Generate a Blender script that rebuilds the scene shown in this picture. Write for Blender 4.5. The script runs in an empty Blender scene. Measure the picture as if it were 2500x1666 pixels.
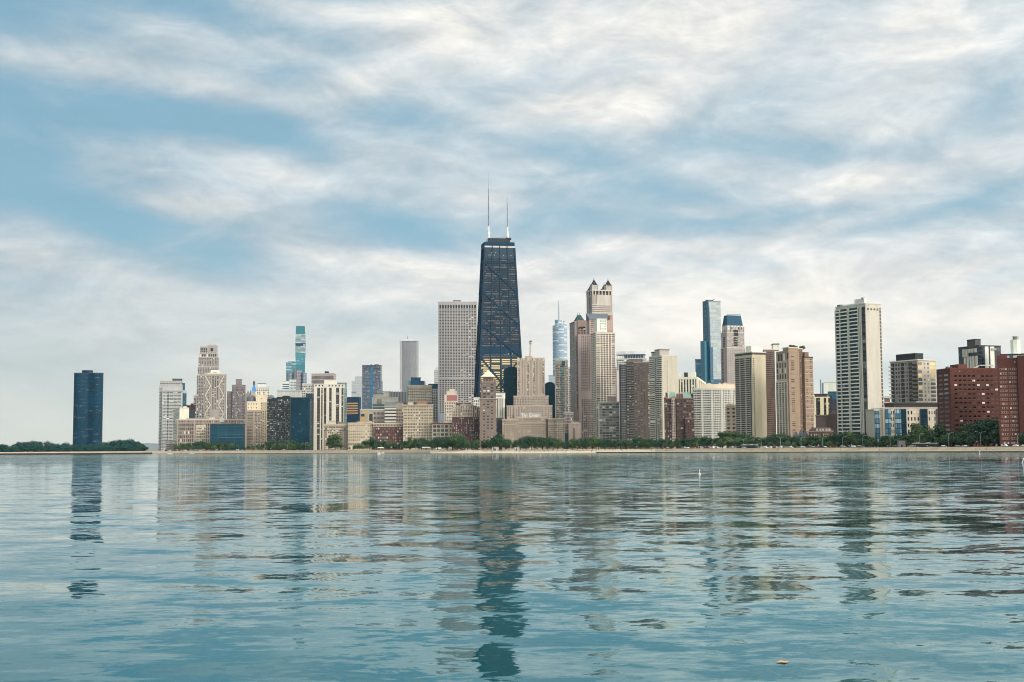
import bpy, bmesh, math, random
from mathutils import Vector, Matrix
R = math.radians
random.seed(7)
scn = bpy.context.scene
COL = scn.collection

# ---------------------------------------------------------------- camera
CAMZ, PITCH, ROLL, FPX = 3.5, math.atan(265 / 3300), 0.0058, 3300.0
fwd = Vector((0, math.cos(PITCH), math.sin(PITCH)))
up0 = Vector((0, -math.sin(PITCH), math.cos(PITCH)))
rt0 = Vector((1, 0, 0))
rt = rt0 * math.cos(ROLL) - up0 * math.sin(ROLL)
up = up0 * math.cos(ROLL) + rt0 * math.sin(ROLL)
cd = bpy.data.cameras.new('camera')
cam = bpy.data.objects.new('camera', cd)
COL.objects.link(cam)
cd.sensor_width = 36
cd.lens = 36 * FPX / 2500
cd.clip_start = 0.5
cd.clip_end = 60000
m = Matrix((rt, up, -fwd)).transposed().to_4x4()
m.translation = (0, 0, CAMZ)
cam.matrix_world = m
scn.camera = cam
scn.view_settings.view_transform = 'Standard'
scn.view_settings.look = 'None'
scn.view_settings.exposure = 0.12
scn.view_settings.gamma = 1.0
scn.cycles.filter_width = 1.05
scn.cycles.max_bounces = 6
scn.cycles.diffuse_bounces = 2
scn.cycles.glossy_bounces = 4
scn.cycles.volume_bounces = 0
scn.cycles.caustics_reflective = False
scn.cycles.caustics_refractive = False

def at(px, py, D):
    """photo pixel (2500 wide) -> world point at depth D (metres along +y)"""
    d = fwd + rt * ((px - 1250) / FPX) + up * ((833 - py) / FPX)
    d = d * (D / d.y)
    return Vector((d.x, d.y, d.z + CAMZ))

def lin(v):
    v = v / 255
    return v / 12.92 if v < .04045 else ((v + .055) / 1.055) ** 2.4

def C(r, g, b, k=1.0):
    return (min(.85, lin(r) * k), min(.85, lin(g) * k), min(.85, lin(b) * k), 1)

# ---------------------------------------------------------------- node helper
class N:
    def __init__(s, tree):
        s.t = tree
        s.n = tree.nodes
        s.l = tree.links
    def new(s, typ, **kw):
        n = s.n.new(typ)
        for k, v in kw.items():
            if k.startswith('i_'):
                n.inputs[k[2:]].default_value = v
            elif k[:1] == 'I' and k[1:].isdigit():
                n.inputs[int(k[1:])].default_value = v
            else:
                setattr(n, k, v)
        return n
    def link(s, a, b):
        s.l.new(a, b)
    def put(s, inp, v):
        if isinstance(v, (int, float)):
            inp.default_value = v
        elif isinstance(v, (tuple, list)):
            inp.default_value = v
        else:
            s.l.new(v, inp)
    def math(s, op, a, b=0.0, c=0.0, clamp=False):
        n = s.n.new('ShaderNodeMath')
        n.operation = op
        n.use_clamp = clamp
        s.put(n.inputs[0], a); s.put(n.inputs[1], b); s.put(n.inputs[2], c)
        return n.outputs[0]
    def vmath(s, op, a, b=(0, 0, 0)):
        n = s.n.new('ShaderNodeVectorMath')
        n.operation = op
        s.put(n.inputs[0], a); s.put(n.inputs[1], b)
        return n
    def comb(s, x, y, z):
        n = s.n.new('ShaderNodeCombineXYZ')
        s.put(n.inputs[0], x); s.put(n.inputs[1], y); s.put(n.inputs[2], z)
        return n.outputs[0]
    def sep(s, v):
        n = s.n.new('ShaderNodeSeparateXYZ')
        s.l.new(v, n.inputs[0])
        return n.outputs
    def noise(s, vec, scale, detail=4.0, rough=.5, dist=0.0, dim='3D'):
        n = s.n.new('ShaderNodeTexNoise')
        n.noise_dimensions = dim
        s.l.new(vec, n.inputs['Vector'])
        n.inputs['Scale'].default_value = scale
        n.inputs['Detail'].default_value = detail
        n.inputs['Roughness'].default_value = rough
        n.inputs['Distortion'].default_value = dist
        return n
    def mix(s, f, a, b, blend='MIX'):
        n = s.n.new('ShaderNodeMix')
        n.data_type = 'RGBA'
        n.blend_type = blend
        s.put(n.inputs[0], f); s.put(n.inputs[6], a); s.put(n.inputs[7], b)
        return n.outputs[2]
    def ramp(s, f, stops, interp='LINEAR'):
        n = s.n.new('ShaderNodeValToRGB')
        n.color_ramp.interpolation = interp
        e = n.color_ramp.elements
        while len(e) < len(stops):
            e.new(.5)
        for el, (p, c) in zip(e, stops):
            el.position = p
            el.color = c
        s.l.new(f, n.inputs[0])
        return n.outputs[0]
    def mrange(s, v, a, b, c=0.0, d=1.0, smooth=False):
        n = s.n.new('ShaderNodeMapRange')
        n.interpolation_type = 'SMOOTHSTEP' if smooth else 'LINEAR'
        s.put(n.inputs[0], v)
        for i, q in enumerate((a, b, c, d)):
            s.put(n.inputs[i + 1], q)
        return n.outputs[0]

# ---------------------------------------------------------------- sky and sun
SUN_EL, SUN_DIR = R(27), Vector((0.74, -0.62, 0)).normalized()
w = bpy.data.worlds.new('World')
scn.world = w
w.use_nodes = True
n = N(w.node_tree)
for q in list(n.n):
    n.n.remove(q)
out = n.new('ShaderNodeOutputWorld')
bg = n.new('ShaderNodeBackground')
bg.inputs['Strength'].default_value = 0.098
n.link(bg.outputs[0], out.inputs[0])
sky = n.new('ShaderNodeTexSky')
sky.sky_type = 'NISHITA'
sky.sun_disc = False
sky.sun_elevation = SUN_EL
sky.sun_rotation = math.atan2(SUN_DIR.x, SUN_DIR.y)
sky.air_density = 1.0
sky.dust_density = 0.6
sky.ozone_density = 1.5
tc = n.new('ShaderNodeTexCoord')
d = tc.outputs['Generated']
dx, dy, dz = n.sep(d)
az = n.math('ARCTAN2', dx, dy)
el = n.math('ARCSINE', dz)
# soft wind streaks bend the large banks
lay_k = n.math('ADD', n.math('MAXIMUM', dz, 0.0), 0.11)
lay = n.comb(n.math('DIVIDE', dx, lay_k), n.math('DIVIDE', dy, lay_k), 0.0)
wob = n.noise(lay, 0.9, 3, .55)
wobc = n.vmath('SUBTRACT', wob.outputs['Color'], (.5, .5, .5)).outputs[0]
ae = n.comb(az, el, 0.0)
aew = n.vmath('ADD', ae, n.vmath('MULTIPLY', wobc, (.10, .035, 0)).outputs[0]).outputs[0]
BANKS = [  # (x, y, half width, half height, tilt, amount) in photo pixels of azimuth and elevation
    (60, 285, 480, 62, 5, -.55), (500, 325, 260, 42, 4, -.40), (715, 366, 80, 42, 10, -.35), (30, 425, 170, 70, 0, -.55),
    (170, 505, 200, 60, 10, -.38), (440, 600, 230, 62, 14, -.48), (880, 515, 220, 56, 8, -.42), (1090, 590, 190, 55, 18, -.45),
    (1010, 322, 220, 52, 12, -.42), (820, 150, 170, 50, 0, -.28), (40, 90, 210, 100, 0, -.34), (400, 40, 230, 75, -10, -.38),
    (640, 205, 110, 34, 0, -.22), (780, 8, 180, 22, 0, -.22), (1390, 215, 190, 66, -14, -.30), (1420, 395, 260, 66, 9, -.42),
    (1660, 475, 210, 52, 10, -.48), (1540, 540, 240, 46, 11, -.48), (1880, 372, 230, 36, 3, -.46), (1900, 250, 260, 90, -10, -.24),
    (1320, 572, 130, 60, 4, -.40), (1900, 540, 240, 36, -8, -.32), (2250, 560, 300, 40, -14, -.30), (2450, 255, 150, 95, -28, -.32),
    (2200, 410, 110, 24, 4, -.24), (2470, 690, 170, 36, -14, -.22), (1900, 110, 260, 70, -30, -.10), (2380, 330, 200, 40, -20, -.2),
    (2330, 520, 200, 22, -16, -.22), (760, 790, 150, 24, 0, -.12), (1780, 660, 300, 18, 3, -.1),
    (300, 228, 330, 36, 7, .34), (450, 495, 190, 34, -5, .42), (600, 395, 210, 40, 15, .42), (825, 262, 130, 60, -28, .36),
    (350, 112, 140, 38, 15, .28), (640, 158, 130, 28, 2, .28), (700, 42, 190, 36, 6, .45), (1060, 95, 300, 100, -15, .42),
    (1720, 110, 560, 130, 0, .32), (1360, 285, 300, 46, -12, .36), (100, 640, 400, 46, 8, .25), (900, 640, 420, 40, 6, .30),
    (2120, 460, 330, 40, -8, .25), (1580, 300, 170, 40, -10, .2), (1230, 385, 160, 22, 12, .2), (1180, 470, 120, 22, 10, .25), (1700, 520, 60, 18, 0, .2), (1480, 425, 120, 20, 0, .22), (2350, 100, 300, 120, 0, .15), (1600, 620, 500, 40, 0, .25),
    (2000, 960, 330, 75, 0, -.5), (1680, 900, 90, 60, 0, -.4), (2250, 900, 200, 60, -6, -.4), (1350, 960, 90, 60, 0, -.3), (950, 800, 200, 40, 0, -.25), (100, 900, 300, 60, 0, -.15)]
tot = None
for bx, by, sx, sy, tilt, amt in BANKS:
    mp = n.new('ShaderNodeMapping', vector_type='TEXTURE')
    mp.inputs['Location'].default_value = ((bx - 1250) / 3300, (1098 - by) / 3300, 0)
    mp.inputs['Rotation'].default_value = (0, 0, -R(tilt))
    mp.inputs['Scale'].default_value = (sx * 1.25 / 3300, sy * 1.25 / 3300, 1)
    n.link(aew, mp.inputs['Vector'])
    ln = n.vmath('LENGTH', mp.outputs[0]).outputs['Value']
    g = n.mrange(ln, 0.0, 1.35, amt * 1.1, 0.0, smooth=True)
    tot = g if tot is None else n.math('ADD', tot, g)
# fibrous and puffy detail on a flat layer high overhead
strk = n.vmath('MULTIPLY', lay, (0.55, 1.0, 1.0)).outputs[0]
f1 = n.noise(strk, 1.1, 9, .56, .35)
f2 = n.noise(lay, 3.1, 8, .60, .6)
f3 = n.noise(n.comb(n.math('MULTIPLY', az, 5.0), n.math('MULTIPLY', el, 11.0), 3.0), 2.1, 7, .58, .5)
f4 = n.noise(n.comb(n.math('MULTIPLY', az, 11.0), n.math('MULTIPLY', el, 30.0), 8.0), 3.2, 6, .62, .8)
det = n.math('ADD', n.math('MULTIPLY', n.math('SUBTRACT', f4.outputs[0], .5), .38), n.math('ADD', n.math('MULTIPLY', n.math('SUBTRACT', f1.outputs[0], .5), .34),
             n.math('ADD', n.math('MULTIPLY', n.math('SUBTRACT', f2.outputs[0], .5), .50),
                    n.math('MULTIPLY', n.math('SUBTRACT', f3.outputs[0], .5), 1.45))))
low = n.mrange(el, .10, .165, .34, 0.0, smooth=True)
high = n.mrange(el, .27, .42, 0.0, -.42, smooth=True)
base = n.mrange(az, -.36, .15, .35, .65, smooth=True)
calmz = n.mrange(el, .04, .16, .22, .92, smooth=True)
dens = n.math('ADD', n.math('ADD', n.math('ADD', n.math('ADD', tot, n.math('MULTIPLY', det, calmz)), low), high), base)
cover = n.mrange(dens, -.15, 1.10, 0.0, 1.0, smooth=False)
cloud = n.ramp(cover, [(0.0, (3.0, 4.8, 6.0, 1)), (.22, (3.7, 5.2, 6.2, 1)), (.42, (4.7, 5.8, 6.5, 1)), (.62, (6.0, 6.7, 7.1, 1)), (.80, (7.3, 7.5, 7.5, 1)), (1.0, (8.9, 8.7, 8.2, 1))])
# lit tops and shaded undersides
f3b = n.noise(n.comb(n.math('MULTIPLY', az, 5.0), n.math('MULTIPLY', n.math('ADD', el, .016), 11.0), 3.0), 2.1, 7, .58, .5)
f4b = n.noise(n.comb(n.math('MULTIPLY', az, 11.0), n.math('MULTIPLY', n.math('ADD', el, .006), 30.0), 8.0), 3.2, 6, .62, .8)
relief = n.math('ADD', n.math('MULTIPLY', n.math('SUBTRACT', f3.outputs[0], f3b.outputs[0]), .45), n.math('MULTIPLY', n.math('SUBTRACT', f4.outputs[0], f4b.outputs[0]), .16))
relief = n.math('ADD', 1.0, n.math('MULTIPLY', relief, n.mrange(cover, .2, .7, .3, 1.0)))
cloud = n.mix(1.0, cloud, n.comb(relief, relief, relief), 'MULTIPLY')
gray = n.mrange(az, -.38, .10, .84, 1.0, smooth=True)
cloud = n.mix(1.0, cloud, n.comb(gray, n.math('POWER', gray, .75), n.math('POWER', gray, .6)), 'MULTIPLY')
hz = n.mrange(el, -.02, .15, 1.0, 0.0, smooth=True)
side = n.mrange(az, -.38, .20, 0.0, 1.0, smooth=True)
hcol = n.mix(side, (7.0, 7.0, 6.35, 1), (9.4, 8.9, 7.9, 1))
mott = n.mrange(dens, .35, 1.05, .88, 1.05)
hcol = n.mix(1.0, hcol, n.comb(mott, n.math('POWER', mott, .7), n.math('POWER', mott, .55)), 'MULTIPLY')
cloud = n.mix(n.math('MULTIPLY', hz, .95), cloud, hcol)
clear = n.mix(1.0, sky.outputs[0], (.80, 1.12, 1.06, 1), 'MULTIPLY')
veil = n.mrange(cover, 0.0, .5, .82, 1.0, smooth=True)
veil = n.math('MAXIMUM', veil, hz)
skyc = n.mix(veil, clear, cloud)
over = n.mrange(el, .40, .70, 0.0, .85, smooth=True)  # unseen overhead cloud, added for more neutral light on the walls
skyc = n.mix(over, skyc, (7.0, 6.95, 6.8, 1))
# unseen sky behind the viewer, brightened round the sun to fill the facades
sunv = n.vmath('DOT_PRODUCT', d, (SUN_DIR.x * math.cos(SUN_EL), SUN_DIR.y * math.cos(SUN_EL), math.sin(SUN_EL))).outputs['Value']
fill_glow = n.mrange(sunv, -.25, 1.0, 1.0, 2.6, smooth=True)
n.link(n.mix(1.0, skyc, n.comb(fill_glow, n.math('POWER', fill_glow, .97), n.math('POWER', fill_glow, .90)), 'MULTIPLY'), bg.inputs['Color'])

sl = bpy.data.lights.new('sun', 'SUN')
sl.energy = 1.9
sl.angle = R(15)
sl.color = (1.0, .93, .82)
so = bpy.data.objects.new('sun', sl)
COL.objects.link(so)
sd = Vector((SUN_DIR.x * math.cos(SUN_EL), SUN_DIR.y * math.cos(SUN_EL), math.sin(SUN_EL)))
so.rotation_euler = sd.to_track_quat('Z', 'Y').to_euler()
so.location = (300, -300, 900)

# ---------------------------------------------------------------- materials
def mat(name):
    mt = bpy.data.materials.new(name)
    mt.use_nodes = True
    nn = N(mt.node_tree)
    return mt, nn, nn.n['Principled BSDF']
_cache = {}
def greyer(r, g, b, s=.80):
    y = .3 * r + .55 * g + .15 * b
    return y + (r - y) * s, y + (g - y) * s * .95, y + (b - y) * s + 2
def wall(r, g, b, k=1.0, rough=.85, var=.17):
    key = ('w', r, g, b, k, rough, var)
    if key in _cache:
        return _cache[key]
    mt, nn, p = mat('masonry')
    c = C(*greyer(r, g, b), k * 1.24)
    geo = nn.new('ShaderNodeNewGeometry').outputs['Position']
    a = nn.noise(nn.vmath('MULTIPLY', geo, (1, 1, .16)).outputs[0], .22, 5, .65)
    bb = nn.noise(geo, .9, 3, .6)
    f = nn.math('ADD', nn.math('MULTIPLY', a.outputs[0], .7), nn.math('MULTIPLY', bb.outputs[0], .3))
    f = nn.mrange(f, .34, .66, 1 - var, 1 + var * .55)
    nn.link(nn.mix(1.0, c, nn.comb(f, f, nn.math('POWER', f, 1.08)), 'MULTIPLY'), p.inputs['Base Color'])
    p.inputs['Roughness'].default_value = rough
    p.inputs['Specular IOR Level'].default_value = .25
    _cache[key] = mt
    return mt
def plain(r, g, b, k=1.0, rough=.6, metal=0.0, name='painted_surface'):
    key = ('p', r, g, b, k, rough, metal)
    if key in _cache:
        return _cache[key]
    mt, nn, p = mat(name)
    geo = nn.new('ShaderNodeNewGeometry').outputs['Position']
    a = nn.noise(geo, .8, 4, .6)
    f = nn.mrange(a.outputs[0], .3, .7, .86, 1.1)
    nn.link(nn.mix(1.0, C(r, g, b, k), nn.comb(f, f, f), 'MULTIPLY'), p.inputs['Base Color'])
    p.inputs['Roughness'].default_value = rough
    p.inputs['Metallic'].default_value = metal
    _cache[key] = mt
    return mt
def glass(r, g, b, k=1.0, rough=.12, spec=.4):
    key = ('g', r, g, b, k, rough, spec)
    if key in _cache:
        return _cache[key]
    mt, nn, p = mat('window_glass')
    oi = nn.new('ShaderNodeObjectInfo').outputs['Random']
    geo = nn.new('ShaderNodeNewGeometry').outputs['Position']
    wn = nn.new('ShaderNodeTexWhiteNoise')
    nn.link(nn.vmath('FLOOR', nn.vmath('MULTIPLY', geo, (.31, .31, .29)).outputs[0]).outputs[0], wn.inputs['Vector'])
    f = nn.mrange(wn.outputs[0], 0, 1, .65, 1.45)
    nn.link(nn.mix(1.0, C(r, g, b, k), nn.comb(f, f, f), 'MULTIPLY'), p.inputs['Base Color'])
    p.inputs['Roughness'].default_value = rough
    p.inputs['Specular IOR Level'].default_value = spec
    _cache[key] = mt
    return mt
def curtain(base, line, fh, bw, lw=.18, mw=.08, light=None, pl=.15, rough=.15, tall=None, drift=.25, spec=.5, row=.5):
    """glazed curtain wall: storeys of height fh, panes bw wide, spandrel share lw, mullion share mw, share pl of bright panes"""
    mt, nn, p = mat('curtain_wall')
    o = nn.new('ShaderNodeTexCoord').outputs['Object']
    x, y, z = nn.sep(o)
    u = nn.math('DIVIDE', nn.math('ADD', x, y), bw)
    v = nn.math('DIVIDE', z, fh)
    cell = nn.comb(nn.math('FLOOR', u), nn.math('FLOOR', v), 1.7)
    wn = nn.new('ShaderNodeTexWhiteNoise'); nn.link(cell, wn.inputs['Vector'])
    wr = nn.new('ShaderNodeTexWhiteNoise'); nn.link(nn.comb(nn.math('FLOOR', nn.math('MULTIPLY', u, .2)), nn.math('FLOOR', v), 4.1), wr.inputs['Vector'])
    big = nn.noise(o, .02, 3, .55)
    f = nn.math('ADD', nn.mrange(wn.outputs[0], 0, 1, 1 - drift, 1 + drift), nn.mrange(big.outputs[0], .3, .7, -drift * 1.2, drift * 1.2))
    c = nn.mix(1.0, base, nn.comb(f, f, f), 'MULTIPLY')
    if light:
        q = nn.math('ADD', nn.math('MULTIPLY', wn.outputs[0], 1 - row), nn.math('MULTIPLY', wr.outputs[0], row))
        s = nn.mrange(q, 1 - pl - .12, 1 - pl + .12, 0, 1, smooth=True)
        c = nn.mix(s, c, light)
    lu = nn.math('LESS_THAN', nn.math('FRACT', u), mw)
    lv = nn.math('LESS_THAN', nn.math('FRACT', v), lw)
    c = nn.mix(nn.math('MAXIMUM', lu, lv), c, line)
    nn.link(c, p.inputs['Base Color'])
    nn.link(nn.mrange(nn.math('MAXIMUM', lu, lv), 0, 1, rough, .5), p.inputs['Roughness'])
    p.inputs['Specular IOR Level'].default_value = spec
    return mt

G_DARK = glass(28, 34, 42)
G_BLACK = glass(16, 20, 26)
G_MID = glass(54, 57, 62)
G_WARM = glass(82, 73, 66, rough=.3)
G_PALE = glass(128, 126, 120, rough=.35)
G_BLUE = glass(38, 78, 112)
G_TEAL = glass(24, 78, 96)
G_CURT = glass(205, 200, 188, rough=.5)
G_SUN = glass(236, 200, 140, rough=.5)  # reflected low sun put into the pane colour
MIXD = [(G_DARK, 6), (G_BLACK, 3), (G_MID, 3), (G_PALE, 1), (G_CURT, .9)]
MIXM = [(G_DARK, 6), (G_MID, 5), (G_WARM, 2), (G_PALE, 1), (G_CURT, 1.0)]
MIXW = [(G_MID, 5), (G_WARM, 4), (G_PALE, 1.5), (G_DARK, 4), (G_CURT, 1.2)]
MIXB = [(G_DARK, 5), (G_BLUE, 6), (G_TEAL, 3), (G_PALE, 1.2)]
def pick(mx):
    t = random.random() * sum(q for _, q in mx)
    for a, q in mx:
        t -= q
        if t <= 0:
            return a
    return mx[0][0]

# ---------------------------------------------------------------- mesh helpers
class MB:
    def __init__(s):
        s.v, s.f, s.m, s.mats = [], [], [], []
    def mi(s, mt):
        if mt not in s.mats:
            s.mats.append(mt)
        return s.mats.index(mt)
    def quadmesh(s, vs, fs, mt):
        o = len(s.v)
        s.v += [tuple(q) for q in vs]
        s.f += [[i + o for i in f] for f in fs]
        s.m += [s.mi(mt)] * len(fs)
        return s
    def box(s, x0, y0, z0, x1, y1, z1, mt):
        v = [(x0, y0, z0), (x1, y0, z0), (x1, y1, z0), (x0, y1, z0), (x0, y0, z1), (x1, y0, z1), (x1, y1, z1), (x0, y1, z1)]
        return s.quadmesh(v, [(3, 2, 1, 0), (4, 5, 6, 7), (0, 1, 5, 4), (1, 2, 6, 5), (2, 3, 7, 6), (3, 0, 4, 7)], mt)
    def prism(s, pts, z0, z1, mt, top=None, cap=True):
        """outline pts (ccw) from z0 to z1; top = outline scale (sx, sy, cx, cy) or a list of points"""
        k = len(pts)
        tp = top if top else pts
        v = [(x, y, z0) for x, y in pts] + [(x, y, z1) for x, y in tp]
        f = [(i, (i + 1) % k, k + (i + 1) % k, k + i) for i in range(k)]
        if cap:
            f += [tuple(range(k - 1, -1, -1)), tuple(range(k, 2 * k))]
        return s.quadmesh(v, f, mt)
    def cone(s, pts, z0, z1, mt, c=None):
        k = len(pts)
        cx = sum(p[0] for p in pts) / k; cy = sum(p[1] for p in pts) / k
        if c: cx, cy = c
        v = [(x, y, z0) for x, y in pts] + [(cx, cy, z1)]
        return s.quadmesh(v, [(i, (i + 1) % k, k) for i in range(k)] + [tuple(range(k - 1, -1, -1))], mt)
    def beam(s, a, b, w, mt, h=None):
        a, b = Vector(a), Vector(b)
        t = (b - a).normalized()
        ref = Vector((0, 1, 0)) if abs(t.y) < .9 else Vector((0, 0, 1))
        u = t.cross(ref).normalized() * w / 2
        q = t.cross(u).normalized() * (h or w) / 2
        v = [a - u - q, a + u - q, a + u + q, a - u + q, b - u - q, b + u - q, b + u + q, b - u + q]
        return s.quadmesh(v, [(3, 2, 1, 0), (4, 5, 6, 7), (0, 1, 5, 4), (1, 2, 6, 5), (2, 3, 7, 6), (3, 0, 4, 7)], mt)
    def tube(s, rings, k, mt):
        """rings: list of (x, y, z, radius)"""
        v = []
        for (x, y, z, r) in rings:
            v += [(x + r * math.cos(2 * math.pi * i / k), y + r * math.sin(2 * math.pi * i / k), z) for i in range(k)]
        f = []
        for j in range(len(rings) - 1):
            f += [(j * k + i, j * k + (i + 1) % k, (j + 1) * k + (i + 1) % k, (j + 1) * k + i) for i in range(k)]
        f += [tuple(range(k - 1, -1, -1)), tuple((len(rings) - 1) * k + i for i in range(k))]
        return s.quadmesh(v, f, mt)
    def mesh(s, name, smooth=False):
        me = bpy.data.meshes.new(name)
        me.from_pydata(s.v, [], s.f)
        for q in s.mats:
            me.materials.append(q)
        me.polygons.foreach_set('material_index', s.m)
        if smooth:
            me.polygons.foreach_set('use_smooth', [True] * len(s.f))
        me.update()
        return me
    def build(s, name, parent=None, smooth=False):
        o = bpy.data.objects.new(name, s.mesh(name, smooth))
        COL.objects.link(o)
        o.parent = parent
        return o
def circ(cx, cy, rx, ry, k, a0=0.0):
    return [(cx + rx * math.cos(a0 + 2 * math.pi * i / k), cy + ry * math.sin(a0 + 2 * math.pi * i / k)) for i in range(k)]
def rect(x0, y0, x1, y1):
    return [(x0, y0), (x1, y0), (x1, y1), (x0, y1)]
_unit = {}
def unit_box(mt):
    if mt not in _unit:
        _unit[mt] = MB().box(-.5, -.5, -.5, .5, .5, .5, mt).mesh('unit_' + mt.name)
    return _unit[mt]
def tag(o, label, cat, group=None):
    o['label'] = label
    o['category'] = cat
    if group:
        o['group'] = group
    return o
def empty(name, loc, rz=0.0):
    o = bpy.data.objects.new(name, None)
    COL.objects.link(o)
    o.location = loc
    o.rotation_euler = (0, 0, rz)
    return o
def copy_tree(o, parent=None):
    c = o.copy()
    COL.objects.link(c)
    c.parent = parent
    for ch in o.children:
        copy_tree(ch, c)
    return c

# ---------------------------------------------------------------- building kit
GZ = 2.6
BUILT = []
class B:
    """a building: an Empty at its near corner; local x runs along the front, y goes back, z up"""
    def __init__(s, name, label, short, D, xl, xr, yt, xc=None, th=0.0, mode='F', dep=22.0, cat='building', group=None):
        s.D, s.yt, s.short = D, yt, short
        s.ym = (yt + 1070) / 2
        if mode == 'F' and th == 0.0:      # squarely facing the lake viewpoint
            pc = at((xl + xr) / 2, 1050, 1.0)
            th = -math.degrees(math.atan2(pc.x, 1.0))
        s.th = R(th)
        u = Vector((math.cos(s.th), math.sin(s.th)))
        v = Vector((-math.sin(s.th), math.cos(s.th)))
        s.u, s.v = u, v
        if mode == 'L':      # near corner at xc: front runs right to xr, side face runs back left to xl
            p = at(xc, s.ym, D).xy
            s.o = p
            s.w = s._hit(xr, p, u)
            s.d = s._hit(xl, p, v)
        elif mode == 'R':    # near corner at xc: front runs left to xl, side face runs back right to xr
            p = at(xc, s.ym, D).xy
            s.w = -s._hit(xl, p, u)
            s.d = s._hit(xr, p, v)
            s.o = p - u * s.w
        else:
            p = at(xl, s.ym, D).xy
            s.o = p
            s.w = s._hit(xr, p, u)
            s.d = dep
        s.xl, s.xr = xl, xr
        s.e = empty(name, (s.o.x, s.o.y, GZ), s.th)
        tag(s.e, label, cat, group)
        s.rep = {}
        s.H = s.z(yt)
        BUILT.append(s)
    def _hit(s, px, p, u, py=None):
        q = at(px, s.ym if py is None else py, 1.0).xy
        # p + t u = k q
        den = u.x * q.y - u.y * q.x
        return -(p.x * q.y - p.y * q.x) / den
    def fx(s, px, y=0.0, py=None):
        return s._hit(px, s.o + s.v * y, s.u, py)
    def sy(s, px, x=0.0):
        return s._hit(px, s.o + s.u * x, s.v)
    def z(s, py, px=None, y=None):
        px = (s.xl + s.xr) / 2 if px is None else px
        D = s.D if y is None else s.D + y
        return at(px, py, D).z - GZ
    # parts
    def part(s, name, mb, smooth=False):
        return mb.build(name, s.e, smooth)
    def blk(s, rc, z0, z1, mt, name='wall', cap=None, capw=.5, caph=1.1, capname='parapet'):
        x0, y0, x1, y1 = rc
        o = s.part(name, MB().box(x0, y0, z0, x1, y1, z1, mt))
        if cap:
            m2 = MB()
            a, b = -capw, capw
            m2.box(x0 - b, y0 - b, z1 - .003, x1 + b, y0 + .4, z1 + caph, cap)
            m2.box(x0 - b, y1 - .4, z1 - .003, x1 + b, y1 + b, z1 + caph, cap)
            m2.box(x0 - b, y0 + .4, z1 - .003, x0 + .4, y1 - .4, z1 + caph, cap)
            m2.box(x1 - .4, y0 + .4, z1 - .003, x1 + b, y1 - .4, z1 + caph, cap)
            s.part(capname, m2)
        return o
    def item(s, name, c, size, mt):
        s.rep.setdefault(name, []).append((c, size, mt))
    def _face(s, rc, f):
        x0, y0, x1, y1 = rc
        if f == 'F':
            return (x1 - x0), lambda a, out: (x0 + a, y0 - out), True
        if f == 'L':
            return (y1 - y0), lambda a, out: (x0 - out, y1 - a), False
        return (y1 - y0), lambda a, out: (x1 + out, y0 + a), False
    def grid(s, rc, f, z0, z1, nx, nz, wf, hf, mx, name='window', u0=0.0, u1=1.0, out=.07, th=.5, skip=None, zo=.5):
        """windows on face f: nx bays by nz storeys, each wf x hf of its bay"""
        L, fn, front = s._face(rc, f)
        A, Bq = u0 * L, u1 * L
        bw, bh = (Bq - A) / nx, (z1 - z0) / nz
        if wf < .62 and nx > 1:
            wf, hf = wf * 1.14, min(hf * 1.1, .95)
        for j in range(nz):
            for i in range(nx):
                if skip and skip(i, j):
                    continue
                a = A + (i + .5) * bw
                x, y = fn(a, out - th / 2)
                zz = z0 + (j + zo) * bh
                mt = pick(mx) if isinstance(mx, list) else (mx(i, j) if callable(mx) else mx)
                if mt is None:
                    continue
                s.item(name, (x, y, zz), (bw * wf, th, bh * hf) if front else (th, bw * wf, bh * hf), mt)
    def bands(s, rc, f, z0, z1, nz, hf, mt, name='floor_band', u0=0.0, u1=1.0, out=.35, th=.7, zo=.5, ext=0.0):
        L, fn, front = s._face(rc, f)
        A, Bq = u0 * L, u1 * L
        bh = (z1 - z0) / nz
        for j in range(nz):
            x, y = fn((A + Bq) / 2, out - th / 2)
            zz = z0 + (j + zo) * bh
            l = Bq - A + 2 * ext
            s.item(name, (x, y, zz), (l, th, bh * hf) if front else (th, l, bh * hf), mt)
    def piers(s, rc, f, z0, z1, nx, wf, mt, name='pier', u0=0.0, u1=1.0, out=.55, th=.9, ends=True):
        L, fn, front = s._face(rc, f)
        A, Bq = u0 * L, u1 * L
        bw = (Bq - A) / nx
        for i in range(nx + 1 if ends else nx):
            a = A + (i if ends else i + .5) * bw
            if ends and i == 0: a += bw * wf / 2
            if ends and i == nx: a -= bw * wf / 2
            x, y = fn(a, out - th / 2)
            s.item(name, (x, y, (z0 + z1) / 2), (bw * wf, th, z1 - z0) if front else (th, bw * wf, z1 - z0), mt)
    def balconies(s, rc, f, z0, z1, nx, nz, wf, mt, name='balcony', u0=0.0, u1=1.0, out=1.5, hf=.36, skip=None):
        L, fn, front = s._face(rc, f)
        A, Bq = u0 * L, u1 * L
        bw, bh = (Bq - A) / nx, (z1 - z0) / nz
        for j in range(nz):
            for i in range(nx):
                if skip and skip(i, j): continue
                x, y = fn(A + (i + .5) * bw, out / 2 - .05)
                s.item(name, (x, y, z0 + (j + .22) * bh), (bw * wf, out, bh * hf) if front else (out, bw * wf, bh * hf), mt)
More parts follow.
